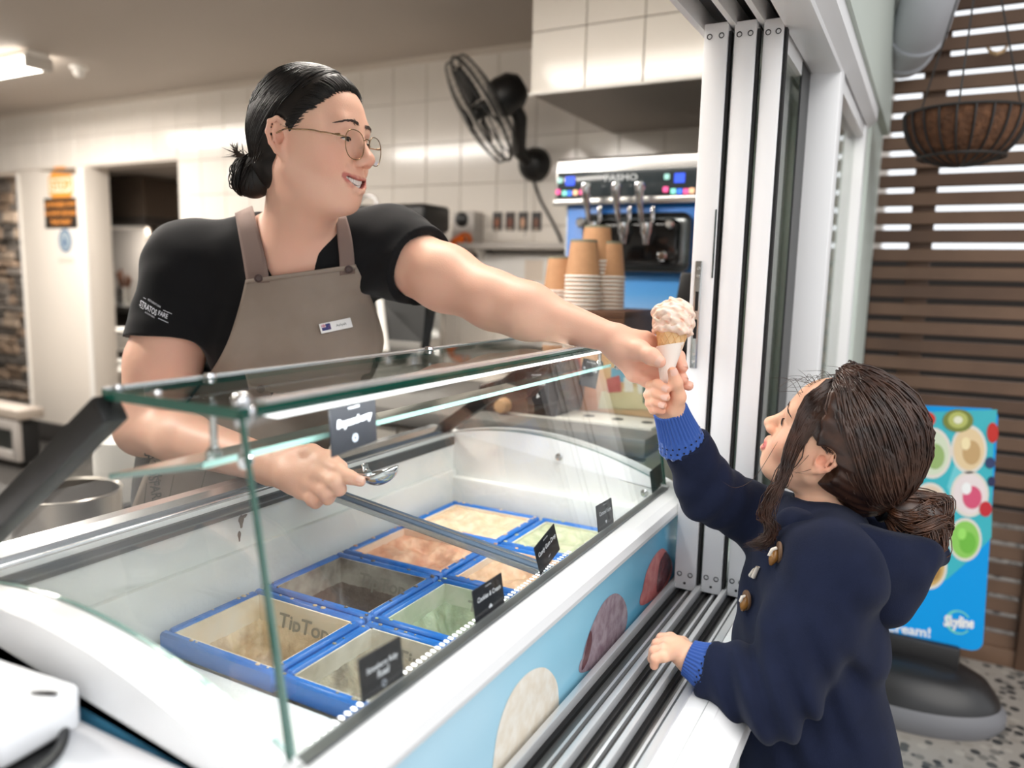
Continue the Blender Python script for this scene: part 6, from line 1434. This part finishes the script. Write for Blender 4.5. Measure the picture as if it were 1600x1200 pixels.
def text_on(name, s, px0, ex, ey, F, m, parent, off=.0012, **k):
    """lettering printed on cloth: picture frame (origin, x step, y step per unit of type)"""
    v, f = text_verts(s, 1.0, **k)
    px = np.array([[px0[0] + p.x * ex[0] + p.y * ey[0], px0[1] + p.x * ex[1] + p.y * ey[1]] for p in v]); P, _ = F.march(px, off=off)
    return from_py(name, P, f, m, parent)
def bar_on(name, a, b, w, F, m, parent, off=.0012):
    a = np.array(a, float); b = np.array(b, float); n = np.array([-(b - a)[1], (b - a)[0]]); n = n / np.linalg.norm(n) * w / 2; px = []
    for t in np.linspace(0, 1, 8): px += [a + (b - a) * t + n, a + (b - a) * t - n]
    P, _ = F.march(np.array(px), off=off); return from_py(name, P, [(2 * i, 2 * i + 1, 2 * i + 3, 2 * i + 2) for i in range(7)], m, parent)
M_ink = mat('white_print', (226, 228, 236), .6); M_dink = mat('charcoal_print', (60, 55, 52), .7)
d_ = np.array([46., 26.]) / 5.55
text_on('sleeve_print', 'STRATOS', (231.5, 481.5), (6.2, 3.9), (3.0, -12.5), Ft, M_ink, tee, weight=.018)
text_on('sleeve_print', 'FARE', (254.5, 492), (6.6, 2.9), (2.4, -9.8), Ft, M_ink, tee, weight=.018)
text_on('sleeve_print', 'RESTAURANT & BAR', (241, 474), (2.15, 1.35), (1.6, -4.2), Ft, M_ink, tee, weight=.005)
text_on('sleeve_print', 'SKYLINE ROTORUA', (234, 492), (1.65, 1.0), (1.2, -3.2), Ft, M_ink, tee, weight=.0)
for a, b in (((255, 484.5), (268.5, 490.5)), ((247, 497), (263, 504.5)), ((219, 479.5), (224, 483)), ((224, 465), (228, 467))): bar_on('sleeve_rule', a, b, .9, Ft, M_ink, tee)
Fap = Field(); Fap.ops = Fa.ops
text_on('apron_print', 'STRATOSFARE', (237, 735), (3.6, 21.), (22, -3.), Fa, M_dink, ap, off=.013, weight=.02, sx=.78)
text_on('apron_print', 'RESTAURANT & BAR', (256, 722), (-3.0, 9.5), (10.5, 3.), Fa, M_dink, ap, off=.013, weight=.005)
bar_on('apron_rule', (229, 755), (224, 800), 1.2, Fa, M_dink, ap, .013); bar_on('apron_rule', (272, 742), (262, 790), 1.0, Fa, M_dink, ap, .013)
bar_on('pocket_seam', (322, 734), (311, 776), 1.0, Fa, M_dink, ap, .013)
# name badge
P, _ = Fa.march(np.array([(499, 506), (549, 496), (550, 511), (501, 522)]), off=.012); Pv = [Vector(p) for p in P]
ex_ = ((Pv[1] - Pv[0]) + (Pv[2] - Pv[3])) / 2; ey_ = ((Pv[0] - Pv[3]) + (Pv[1] - Pv[2])) / 2; Mn = frame_M(sum(Pv, Vector()) / 4, ex_, ey_); w_, h_ = ex_.length, ey_.length
nb_ = thing('name_badge', 'small white name badge with a blue flag pinned on the apron', 'badge', tuple(Mn.translation))
box('plate', (-w_ / 2, -h_ / 2, -.002), (w_ / 2, h_ / 2, .001), mat('badge_white', (248, 247, 247), .25), nb_, .0012, 2, Mn)
print_poly('flag', [(-w_ * .45, -h_ * .27), (-w_ * .17, -h_ * .27), (-w_ * .17, h_ * .36), (-w_ * .45, h_ * .36)], Mn, mat('flag_blue', (22, 26, 110), .4), nb_, .0014)
print_poly('flag_canton', [(-w_ * .45, h_ * .04), (-w_ * .315, h_ * .04), (-w_ * .315, h_ * .36), (-w_ * .45, h_ * .36)], Mn, mat('flag_white', (226, 200, 214), .4), nb_, .0017)
for q in ([(-.385, .04), (-.37, .04), (-.37, .36), (-.385, .36)], [(-.45, .17), (-.315, .17), (-.315, .23), (-.45, .23)]): print_poly('flag_cross', [(a * w_, b * h_) for a, b in q], Mn, mat('flag_red', (196, 40, 70), .4), nb_, .002)
for a, b in ((-.21, .1), (-.25, -.05), (-.22, -.18), (-.19, -.02)): print_poly('flag_star', disc_fan(a * w_, b * h_, .0007, .0007, 8), Mn, mat('flag_star_red', (150, 70, 120), .4), nb_, .0017)
text('badge_name', 'Aaliyah', h_ * .36, Mn @ Matrix.Translation((w_ * .16, -h_ * .02, 0)), mat('badge_ink', (70, 78, 76), .5), nb_, off=.0014)
# ---- scoop in the right hand
sc0, sc1 = Vector(at(505, 750, 1.150)), Vector(at(577, 740, 1.118)); sd_ = (sc1 - sc0).normalized()
isc = thing('ice_cream_scoop', 'steel ice cream scoop held in the right hand over the freezer', 'scoop', tuple(sc0))
M_sc = mat('cast_scoop', (206, 208, 210), .16, metal=1)
tube('handle', [sc0 - sd_ * .03, sc0, sc0 + sd_ * .03, sc1 - sd_ * .006, sc1], [.006, .009, .010, .0095, .007], M_sc, isc, 18)
upv = Vector((0, 0, 1)); upv = (upv - sd_ * upv.dot(sd_)).normalized(); Msc = frame_M(sc1 + sd_ * .016, sd_, upv)
bm = bmesh.new(); n = 24; rg = []
for i in range(9):
    t = i / 8; a = t * PI / 2
    rg.append([bm.verts.new(Msc @ Vector(((.021 + .004 * max(0, math.cos(b))) * math.cos(b) * math.sin(a + .02) * 1.25, -.017 * math.cos(a) + .006 * max(0, math.cos(b)) * t, .0175 * math.sin(b) * math.sin(a + .02)))) for b in [2 * PI * k / n for k in range(n)]])
for i in range(8):
    for k in range(n): bm.faces.new((rg[i][k], rg[i][(k + 1) % n], rg[i + 1][(k + 1) % n], rg[i + 1][k]))
bm.faces.new(rg[0][::-1]); o = from_bm('bowl', bm, M_sc, isc, True); md = o.modifiers.new('thickness', 'SOLIDIFY'); md.thickness = .0018
bm = bmesh.new(); bm_box(bm, (-.022, -.004, -.0075), (-.019, .016, .0075), .001, 1, Msc); from_bm('thumb_stop', bm, M_sc, isc, angle=40)
# ================================================================ ice cream cone
ct, cb_ = np.array(at(1050, 519, 1.150)), np.array(at(1037, 612, 1.150)); ca = nrm(ct - cb_); cl = np.linalg.norm(ct - cb_)
cone = thing('ice_cream_cone', 'waffle cone with one pale pink scoop in a white paper sleeve passed between the hands', 'ice cream', tuple(cb_))
cu = nrm(np.cross(ca, [0, 0, 1]) + 1e-6); cv = np.cross(ca, cu)
Mc = Matrix((tuple(cu), tuple(cv), tuple(ca))).transposed().to_4x4(); Mc.translation = Vector(cb_)
M_waf = mat('waffle', (236, 200, 150), .6, noise=(70, .6, (220, 172, 116)))
R1 = .0228
lathe('wafer_cone', [(0, .004), (.003, .004), (R1, cl - .001), (R1 + .0008, cl + .001), (R1 - .0012, cl + .001), (.001, .008)], M_waf, cone, 40, Mc)
bm = bmesh.new()
for s_ in (-1, 1):
    for k in range(12):
        pts = []
        for t in np.linspace(.70, 1.0, 8): a = 2 * PI * k / 12 + s_ * (t - .55) * 2.6; r = .003 + (R1 - .003) * t + .0004; pts.append(Mc @ Vector((r * math.cos(a), r * math.sin(a), .004 + (cl - .004) * t)))
        bm_tube(bm, pts, .0009, 5)
from_bm('waffle_ribs', bm, mat('waffle_rib', (226, 182, 128), .6), cone, True)
t1 = .79
bm = bmesh.new(); bm_lathe(bm, [(.0032, -.002), (.003 + (R1 - .003) * t1 + .0020, cl * t1), (.003 + (R1 - .003) * t1 + .0014, cl * t1 + .0003), (.0026, -.001)], 44, Mc)
for v in bm.verts:
    l = Mc.inverted() @ v.co
    if l.z > cl * .5: v.co = Mc @ (l + Vector((0, 0, .006 * math.cos(math.atan2(l.y, l.x) - .6))))
from_bm('paper_sleeve', bm, mat('white_paper', (242, 232, 222), .6), cone, angle=60)
Fi = Field(); ic = ct + ca * .021
Fi.ell(ic, (.0305, .0305, .0285), None, .01)
_r = np.random.default_rng(21)
for k in range(46):
    d = nrm(_r.normal(0, 1, 3)); 
    if d @ ca < -.75: continue
    Fi.ell(ic + d * .0262 * _r.uniform(.92, 1.05), np.array((.0075, .0075, .006)) * _r.uniform(.55, 1.1), rotm(*_r.uniform(0, 6, 3)), .006)
for k in range(26):
    a = 2 * PI * k / 26; Fi.ell(ct + (cu * math.cos(a) + cv * math.sin(a)) * (.0245 + _r.uniform(-.001, .002)) + ca * (_r.uniform(.0, .005)), (.0055, .0055, .0042), None, .005)
for k in range(40):
    d = nrm(_r.normal(0, 1, 3)); Fi.cap(ic + d * .0315, ic + nrm(d + _r.normal(0, .35, 3)) * .0315, .0012, .0018, .003, 's')
_ph = _r.uniform(0, 6, 6)
Fi.post = lambda P, d: d + .0011 * np.sin(P[..., 0] * 420 + _ph[0]) * np.sin(P[..., 2] * 380 + _ph[1]) + .0008 * np.sin(P[..., 1] * 610 + _ph[2] + P[..., 2] * 500)
IC0, IC1, IC2 = np.array(lin((250, 222, 204))), np.array(lin((238, 172, 140))), np.array(lin((252, 236, 226)))
def icol(P):
    n = np.sin(P[:, 0] * 160 + 2 * np.sin(P[:, 2] * 130)) * np.sin(P[:, 2] * 140 + P[:, 1] * 150 + 1.3); c = np.tile(IC0, (len(P), 1)); c = tint(c, np.clip(n, 0, 1) ** 2 * .8, IC2)
    b = np.sin(P[:, 0] * 260 + P[:, 2] * 210) * np.sin(P[:, 2] * 290 - P[:, 1] * 190 + .4); return tint(c, (b - .55) * 1.6, IC1)
solid('ice_cream_scoop_ball', Fi, .0011, mat('pink_ice_cream', (250, 222, 204), .45, sss=.25, vcol='Col', bump=(500, .4, .001)), cone, icol)
# ================================================================ the child
HK = np.array([-.1135, 1.238, H - .236]); RK = rotm(math.radians(88), math.radians(25), math.radians(-7))
ch = thing('person', 'young child in navy toggle coat reaching up for the ice cream cone', 'person', (-.04, 1.2, 0))
M_skink = skin_mat('light_skin', (238, 190, 160), (232, 168, 138))
Fk = Field()
def kmap(p):
    x, y, z = p; x = x * .90; y = y * .855 if y > 0 else y * .95; z = z * .84 if z < 0 else z * .95; return np.array([x, y, z])
WK, UPK, LOK = head_ops(Fk, (RK, HK), kmap, .89, 'open', 1.08)
KN = at(1288, 815, 1.185); KC = at(1268, 930, 1.175); KP = at(1262, 1170, 1.185)
KLS = at(1305, 892, 1.075); KLE = at(1205, 1088, 1.04); KLW = at(1082, 1032, 1.10)
KRS = at(1222, 828, 1.285); KRE = at(1108, 768, 1.23); KRW = at(1053, 652, 1.172)
Fk.cap(WK(0, -.018, -.05), KN, .037, .040, .025); Fk.ell(KC, (.085, .105, .12), None, .04)
Fk.cap(KN, KLS, .035, .04, .03); Fk.cap(KN, KRS, .035, .04, .03)
Fk.cap(KLS, KLE, .038, .032, .02); Fk.cap(KLE, KLW, .031, .021, .02); Fk.cap(KRS, KRE, .038, .032, .02); Fk.cap(KRE, KRW, .031, .021, .02)
# right hand up at the cone
kp = at(1046, 632, 1.165)
Fk.cap(KRW, kp, .0205, .019, .012); Fk.ell(at(1050, 624, 1.160), (.014, .018, .022), None, .012)
km = [at(1031, 610, 1.178), at(1028, 622, 1.180), at(1029, 633, 1.178), at(1033, 641, 1.172)]
for q in km: Fk.cap(kp, q, .0135, .0092, .010)
kf = [finger(Fk, [km[0], (1017, 603, 1.160), (1027, 600, 1.135), (1042, 608, 1.122)], (.0088, .0078, .0072, .0062), .004),
      finger(Fk, [km[1], (1014, 617, 1.160), (1025, 614, 1.136), (1041, 621, 1.124)], (.0088, .0078, .0072, .0062), .004),
      finger(Fk, [km[2], (1016, 630, 1.158), (1025, 628, 1.140), (1036, 633, 1.132)], (.0085, .0075, .0070, .0060), .004),
      finger(Fk, [km[3], (1021, 640, 1.155), (1028, 639, 1.143), (1035, 642, 1.140)], (.0078, .0068, .0062, .0055), .004)]
kth = finger(Fk, [(1054, 640, 1.152), (1060, 620, 1.138), (1056, 598, 1.124), (1051, 581, 1.118)], (.0135, .0108, .0092, .0075), .006)
# left hand resting on the track
klp = at(1058, 1014, 1.105)
Fk.cap(KLW, klp, .020, .018, .010); km2 = [at(1048, 997, 1.122), at(1041, 1004, 1.104), at(1037, 1014, 1.088), at(1038, 1025, 1.074)]
for q in km2: Fk.cap(klp, q, .0125, .0092, .008)
kf2 = []
for q, a, b in zip(km2, ((1033, 997, 1.124), (1026, 1006, 1.106), (1022, 1017, 1.090), (1024, 1029, 1.076)), ((1027, 1010, 1.128), (1021, 1019, 1.110), (1018, 1030, 1.094), (1022, 1040, 1.08))):
    kf2.append(finger(Fk, [q, a, b], (.0080, .0074, .0062), .002))
kf2.append(finger(Fk, [(1066, 1006, 1.12), (1054, 1003, 1.13), (1043, 1008, 1.135)], (.0115, .0095, .0075), .005))
SKK = np.array(lin((238, 190, 160))); LIPK = np.array(lin((194, 92, 92))); BLK = np.array(lin((232, 150, 126)))
def colk(P):
    col = np.tile(SKK, (len(P), 1)); hd = np.linalg.norm(P - HK, axis=1) < .17; Q = P[hd]; c = col[hd]
    for x in (-1, 1): c = tint(c, .6 * np.exp(-(np.linalg.norm(Q - WK(x * .045, .06, -.04), axis=1) / .024) ** 2), BLK); c = tint(c, .6 * np.exp(-(np.linalg.norm(Q - WK(x * .082, -.01, -.012), axis=1) / .022) ** 2), BLK)
    d = np.min([segd(Q, WK(*L[i]), WK(*L[i + 1])) for L in (UPK, LOK) for i in range(6)], 0); c = tint(c, (.0058 - d) / .0015, LIPK)
    inn = np.min([np.linalg.norm(Q - WK(p[0], p[1] - .010, p[2]), axis=1) for p in WK.cav], 0); c = tint(c, (.0085 - inn) / .002, np.array(lin((120, 44, 46)))); col[hd] = c
    for f in kf + kf2 + [kth]:
        for p in f[1:]: col = tint(col, .5 * np.exp(-(np.linalg.norm(P - p, axis=1) / .009) ** 2), BLK)
    return col
solid('body', Fk, .0021, M_skink, ch, colk)
for f in kf[:3]: nail('finger_nail', f[-1], f[-2], (0, 0, H), .0063, M_nail, ch)
nail('finger_nail', kth[-1], kth[-2], V3(.25, .3, H + .1), .0076, M_nail, ch)
def tongue():
    Ftg = Field(); a = WK(0, WK.cav[4][1] - .012, -.071); b = WK(0, WK.cav[4][1] - .0005, -.0705); Ftg.cap(a, b, .0065, .0045, .003); solid('tongue', Ftg, .0012, mat('tongue_pink', (206, 92, 96), .3), ch)
tongue()
M_hairk = mat('brown_hair', (42, 27, 21), .32, spec=.5, noise=(45, .7, (80, 51, 37)))
eye_parts(WK, ch, open_=.005)
brows(WK, Fk, ch, M_hairk, 6, 60)
# ---- hair
Fkh = Field()
def ek(c, r, k=.02, mode='u', rx=0.): Fkh.ell(WK(*c), r, RK @ rotm(0, rx, 0), k, mode)
ek((0, -.020, .036), (.0800, .1020, .0900)); ek((0, .022, .056), (.062, .055, .045), .03); ek((0, -.075, -.015), (.060, .052, .070), .03)
for x in (-1, 1): ek((x * .046, -.02, .01), (.036, .085, .065), .02); ek((x * .043, .030, .034), (.036, .040, .052), .02)
face_cut(Fkh, WK, RK, (0, .064, .078), (0, .95, -.28))
for x in (-1, 1): ek((x * .082, -.004, -.022), (.024, .026, .034), .006, 's'); ek((x * .075, .026, -.062), (.03, .026, .042), .008, 's')
ek((0, .02, -.13), (.09, .085, .085), .01, 's')
def wavek(P, d):
    q = (P - HK) @ RK; a = np.arctan2(q[..., 0], q[..., 2] - .0); return d + .0008 * np.sin(a * 16 + 24 * q[..., 1] + 2 * np.sin(q[..., 1] * 40)) + .0006 * np.sin(a * 31 - 40 * q[..., 1])
Fkh.post = wavek
solid('hair', Fkh, .0023, M_hairk, ch)
TIE = at(1380, 792, 1.150); tk = RK.T @ (TIE - HK); tkm = np.array([tk[0] / .9, tk[1] / .95, tk[2] / .84 if tk[2] < 0 else tk[2] / .95])
Fkh2 = Field(); Fkh2.ops = Fkh.ops
ps = hair_pull(Fkh2, WK, tkm, 1300, 15, .088, .106, .098, (0, -.018, .034), .0018, .0008, 18, .98)
_k = np.abs(Fkh2(np.array([q[0] for q in ps]))) < .008; ps = [q for q, b in zip(ps, _k) if b]
strands('hair_strands', ps, .0016, .0012, M_hairk, ch)['kind'] = 'stuff'
# ponytail curls
_r = np.random.default_rng(33); ps = []
for k in range(22):
    o = _r.normal(0, 1, 3) * np.array([.010, .013, .009]); e_ = at(_r.uniform(1450, 1476), _r.uniform(808, 842), 1.14 + _r.normal(0, .016))
    m1 = at(_r.uniform(1402, 1422), _r.uniform(786, 822), 1.14 + _r.normal(0, .016)); m2_ = at(_r.uniform(1440, 1470), _r.uniform(790, 810), 1.14 + _r.normal(0, .016))
    curl = e_ + V3(-.018, -.006, -.006 + _r.normal(0, .005)); ps.append(crv([TIE + o * .5, m1 + o, m2_ + o, e_ + o, curl + o, curl + V3(.004, 0, .014) + o, e_ + V3(-.004, 0, .002)], 22))
strands('ponytail', clumps(ps, 42, .0042, 5, .7), .0011, .0007, mat('brown_hair_tips', (60, 38, 28), .28, spec=.6, noise=(60, .7, (112, 72, 50))), ch)['kind'] = 'stuff'
Fpt = Field(); Fpt.chain([TIE, at(1412, 800, 1.145), at(1446, 806, 1.14), at(1458, 826, 1.14)], [.020, .026, .026, .019], .01); solid('ponytail_core', Fpt, .003, M_hairk, ch)
bm = bmesh.new(); tx = nrm(np.array(at(1412, 800, 1.145)) - TIE); ta_ = nrm(np.cross(tx, [0, 0, 1])); tb_ = np.cross(tx, ta_); bm_tube(bm, [TIE + (ta_ * math.cos(a) + tb_ * math.sin(a)) * .019 for a in np.linspace(0, 2 * PI, 25)], .005, 8, cap=False); from_bm('hair_tie', bm, M_black, ch, True)
# loose lock down the cheek, and flyaways
ps = []
for k in range(230):
    j = lambda s_: _r.normal(0, s_); dp = 1.125 + j(.003); w_ = _r.uniform(-1, 1)
    ps.append(crv([at(1335 + w_ * 10, 606 + w_ * 16 + j(4), 1.122), at(1304 + w_ * 14, 616 + w_ * 18 + j(4), 1.114), at(1270 + w_ * 16, 645 + w_ * 16 + j(4), 1.115), at(1250 + w_ * 12, 678 + w_ * 8 + j(4), 1.118), at(1234 + w_ * 8 + j(3), 712 + j(4), dp), at(1224 + j(5), 745 + j(4), dp), at(1207 + j(6), 775 + j(4), dp), at(1195 + j(6), 805 + j(3), dp), at(1206 + j(5), 826 + j(5), dp), at(1196 + j(8), 846 + j(6), dp), at(1178 + j(8), 852 + j(4), dp)], 22))
for k in range(150):
    j = lambda s_: _r.normal(0, s_); w_ = _r.uniform(-1, 1); dp = 1.122 + j(.003)
    ps.append(crv([at(1330 + w_ * 10, 598 + j(4), 1.128), at(1300 + w_ * 12, 604 + w_ * 4 + j(3), 1.128), at(1272 + w_ * 16, 628 + j(4), 1.122), at(1274 + w_ * 14, 656 + j(5), 1.115), at(1288 + w_ * 12, 682 + j(4), 1.110), at(1304 + w_ * 8, 698 + j(4), 1.108)], 14))
_q = np.concatenate(ps); _d = Fk(_q); _s = Fk.snap(_q, .003, 4); _q = np.where((_d < .0025)[:, None], _s, _q); _n = np.cumsum([len(p) for p in ps])[:-1]; ps = np.split(_q, _n)
strands('loose_lock', ps, .0011, .0004, M_hairk, ch)['kind'] = 'stuff'
ps = []
for k in range(46):
    x0 = _r.uniform(1240, 1400); y0 = 610 + abs(x0 - 1320) * .25 + _r.uniform(-6, 10); ps.append(crv([at(x0, y0, 1.15), at(x0 - _r.uniform(5, 25), y0 - _r.uniform(15, 34), 1.15), at(x0 - _r.uniform(20, 60), y0 - _r.uniform(5, 38), 1.15)], 9))
for a in ([(1215, 690), (1180, 745), (1150, 762), (1128, 752)], [(1250, 650), (1232, 690), (1225, 730), (1262, 742)], [(1262, 640), (1275, 690), (1240, 735), (1205, 742)], [(1300, 690), (1292, 720), (1262, 735), (1240, 740)]): ps.append(crv([at(*q, 1.12) for q in a], 14))
strands('flyaway_hair', ps, .00055, .0002, M_hairk, ch, 3)['kind'] = 'stuff'
# ---- coat
M_coat = mat('navy_wool', (26, 32, 54), .92, spec=.15, noise=(26, .45, (20, 25, 42)), bump=(800, .4, .0016), sheen=.06)
Fc = Field()
tw = nrm(KLS - KRS); kf_ = nrm(np.cross([0, 0, 1], tw)); kf_ = kf_ if kf_[0] < 0 else -kf_
TK = np.stack([tw, kf_, np.cross(tw, kf_)], 1)
Fc.ell(KC, (.125, .098, .15), TK, .05); Fc.ell(at(1258, 1040, 1.18), (.13, .102, .15), TK, .05); Fc.ell(KP, (.14, .112, .16), TK, .05); Fc.cap(at(1255, 1160, 1.18), V3(-.045, 1.19, .40), .105, .125, .05, cut=V3(0, 0, -1))
Fc.cap(KN + V3(0, 0, -.02), KLS, .05, .052, .04); Fc.cap(KN + V3(0, 0, -.02), KRS, .05, .052, .04)
Fc.cap(KLS + V3(0, 0, .0), KLS + (KLE - KLS) * .55, .056, .058, .045); Fc.cap(KLS + (KLE - KLS) * .5, KLE, .057, .053, .012); Fc.cap(KLE, KLE + (KLW - KLE) * .80, .053, .041, .02, cut=nrm(KLW - KLE))
Fc.cap(KRS, KRE, .056, .047, .03); Fc.cap(KRE, KRE + (KRW - KRE) * .68, .046, .037, .02, cut=nrm(KRW - KRE))
# hood lying on the back
Fho = Field()
Fho.chain([at(1246, 826, 1.150), at(1300, 840, 1.12), at(1360, 856, 1.105), at(1420, 866, 1.115), at(1468, 866, 1.145)], [.034, .044, .046, .036, .014], .03)
Fho.ell(at(1372, 916, 1.115), (.056, .055, .062), None, .04); Fho.ell(at(1320, 880, 1.10), (.06, .042, .045), None, .03)
Fho.chain([at(1250, 810, 1.24), at(1310, 812, 1.26), at(1380, 826, 1.23), at(1452, 856, 1.165)], [.028, .036, .036, .014], .03)
_hp = [np.array(at(*q)) for q in ((1250, 796, 1.10), (1482, 850, 1.10), (1366, 798, 1.30))]; _hn = nrm(np.cross(_hp[1] - _hp[0], _hp[2] - _hp[0])); _hn = _hn if _hn[2] > 0 else -_hn
_hc = (_hp[0] + _hp[1]) / 2; _hx = nrm(_hp[1] - _hp[0]); Fho.bx(_hc + _hn * .10 , (.3, .3, .10), np.stack([_hx, np.cross(_hn, _hx), _hn], 1), .002, .012, 's')
Fho.ell(at(1350, 826, 1.18), (.080, .050, .034), rotm(.25, 0, -.1), .012, 's')     # the hollow of the hood
Fho.cap(WK(0, -.02, -.06), KN + V3(0, 0, -.01), .046, .050, .01, 's')
Fho.post = lambda P, d: d + .0022 * np.sin(P[..., 0] * 55 + P[..., 2] * 70) * np.sin(P[..., 1] * 60 + 1)
Fc.cap(WK(0, -.02, -.06), KN + V3(0, 0, -.01), .044, .046, .01, 's')
def coat_folds(P, d):
    a = np.exp(-(np.linalg.norm(P - KLE, axis=-1) / .085) ** 2); q = (P - KLE) @ nrm(KLW - KLE); s_ = (P - KLE) @ nrm(KLS - KLE)
    b = np.exp(-(np.linalg.norm(P - KRE, axis=-1) / .07) ** 2); w = (P - KRE) @ nrm(KRS - KRE)
    tr_ = np.exp(-(np.linalg.norm(P - at(1290, 1030, 1.1), axis=-1) / .16) ** 2)
    return d + .0085 * a * np.sin((q - s_ * .8) * 120 + .8) + .0032 * b * np.sin(w * 150) + .0055 * tr_ * np.sin((P[..., 2] * .8 + P[..., 0] * 1.0) * 75) + .0012 * np.sin(P[..., 0] * 48 + P[..., 2] * 30) * np.sin(P[..., 1] * 50)
Fc.post = coat_folds
coat = solid('coat', Fc, .003, M_coat, ch)
solid('hood', Fho, .003, M_coat, ch)
# knitted cuffs
M_knit = mat('blue_knit', (48, 84, 158), .9, sheen=.3)
def cuff(a, b, r0, r1, name='knitted_cuff', ribs=34):
    a = np.asarray(a); b = np.asarray(b); ax = nrm(b - a); u = nrm(np.cross(ax, [.3, .5, .8])); v = np.cross(ax, u); n = ribs * 6; k = 22; vs = []
    L = np.linalg.norm(b - a)
    for i in range(k):
        t = i / (k - 1); r = r0 + (r1 - r0) * t ** 1.4
        for j in range(n):
            th = 2 * PI * j / n; rr = r + .0011 * math.cos(th * ribs) * (1 if t < .62 else .3) + (.0012 * math.sin(th * 22 + i * 1.7) * math.sin(i * 2.1) if t > .62 else 0)
            ed = .0022 * math.cos(th * 15) if i == k - 1 else 0
            vs.append(a + ax * (L * t + ed) + (u * math.cos(th) + v * math.sin(th)) * rr)
    fs = [(i * n + j, i * n + (j + 1) % n, (i + 1) * n + (j + 1) % n, (i + 1) * n + j) for i in range(k - 1) for j in range(n)]
    o = from_py(name, vs, fs, M_knit, ch, True); md = o.modifiers.new('thickness', 'SOLIDIFY'); md.thickness = .002
    # crochet holes along the turned edge
    bm = bmesh.new()
    for row, t in enumerate((.74, .86)):
        for j in range(22):
            th = 2 * PI * (j + row * .5) / 22; r = r0 + (r1 - r0) * t ** 1.4 + .0014; p = a + ax * L * t + (u * math.cos(th) + v * math.sin(th)) * r
            Mx = frame_M(p, ax, np.cross(ax, u * math.cos(th) + v * math.sin(th))); bmesh.ops.create_circle(bm, cap_ends=True, radius=.0017, segments=7, matrix=Mx)
    from_bm('crochet_hole', bm, mat('navy_shadow', (14, 17, 32), .95), o)['kind'] = 'stuff'
cuff(at(1047, 640, 1.166), at(1067, 696, 1.195), .0255, .0375)
cuff(KLW + (klp - KLW) * .25, KLW + (KLE - KLW) * .24, .0255, .038)
# toggles with rope loops
M_horn = mat('horn_toggle', (150, 104, 50), .25, noise=(60, .8, (92, 58, 26))); M_rope = mat('cream_rope', (214, 204, 192), .9); M_lea = mat('brown_leather', (112, 84, 62), .6)
for (a, b, c_, dpt) in (((1172, 832), (1178, 868), (1190, 850), 1.10), ((1137, 920), (1140, 954), (1156, 934), 1.15)):
    P = Fc.snap(np.array([at(*q, dpt) for q in (a, b, c_, ((a[0] + b[0]) / 2, (a[1] + b[1]) / 2))]), .007)
    A, B, Cc, Md = P; g_ = Fc.grad(P)
    bm = bmesh.new(); bm_tube(bm, [A, A + (B - A) * .25, Md, A + (B - A) * .75, B], [.002, .0055, .0072, .0055, .002], 12); from_bm('toggle', bm, M_horn, ch, True)
    tube('rope_loop', [Cc + V3(0, 0, -.004), (Md + Cc) / 2 + g_[3] * .006 + V3(0, 0, -.004), Md + g_[3] * .0085, (Md + Cc) / 2 + g_[3] * .006 + V3(0, 0, .005), Cc + V3(0, 0, .005)], .0026, M_rope, ch, 8)
    g_ = g_[2]; Mx = frame_M(Cc - g_ * .004, np.cross(g_, [0, 0, 1]), [0, 0, 1]); lathe('leather_patch', [(0, .002), (.013, .002), (.0142, .001), (.0142, -.002), (0, -.002)], M_lea, ch, 24, Mx @ Matrix.Diagonal((.75, 1.1, 1, 1)))
P = Fc.snap(np.array([at(1143, 888, 1.16), at(1150, 883, 1.15), at(1158, 880, 1.14), at(1150, 893, 1.15)]), .004); tube('rope_end', list(P), .0032, M_rope, ch, 8)
# legs and shoes
for s_ in (-1, 1):
    x, y = -.045, 1.19 + s_ * .06; lg = Field(); lg.cap(V3(x, y, .46), V3(x, y, .10), .05, .034, .01); solid('leggings', lg, .006, mat('grey_leggings', (70, 72, 82), .8), ch)
    sh = Field(); sh.ell(V3(x - .035, y, .035), (.085, .034, .035), None, .02); sh.ell(V3(x + .005, y, .055), (.04, .033, .045), None, .02); solid('shoe', sh, .005, mat('child_shoe', (40, 38, 44), .5), ch)
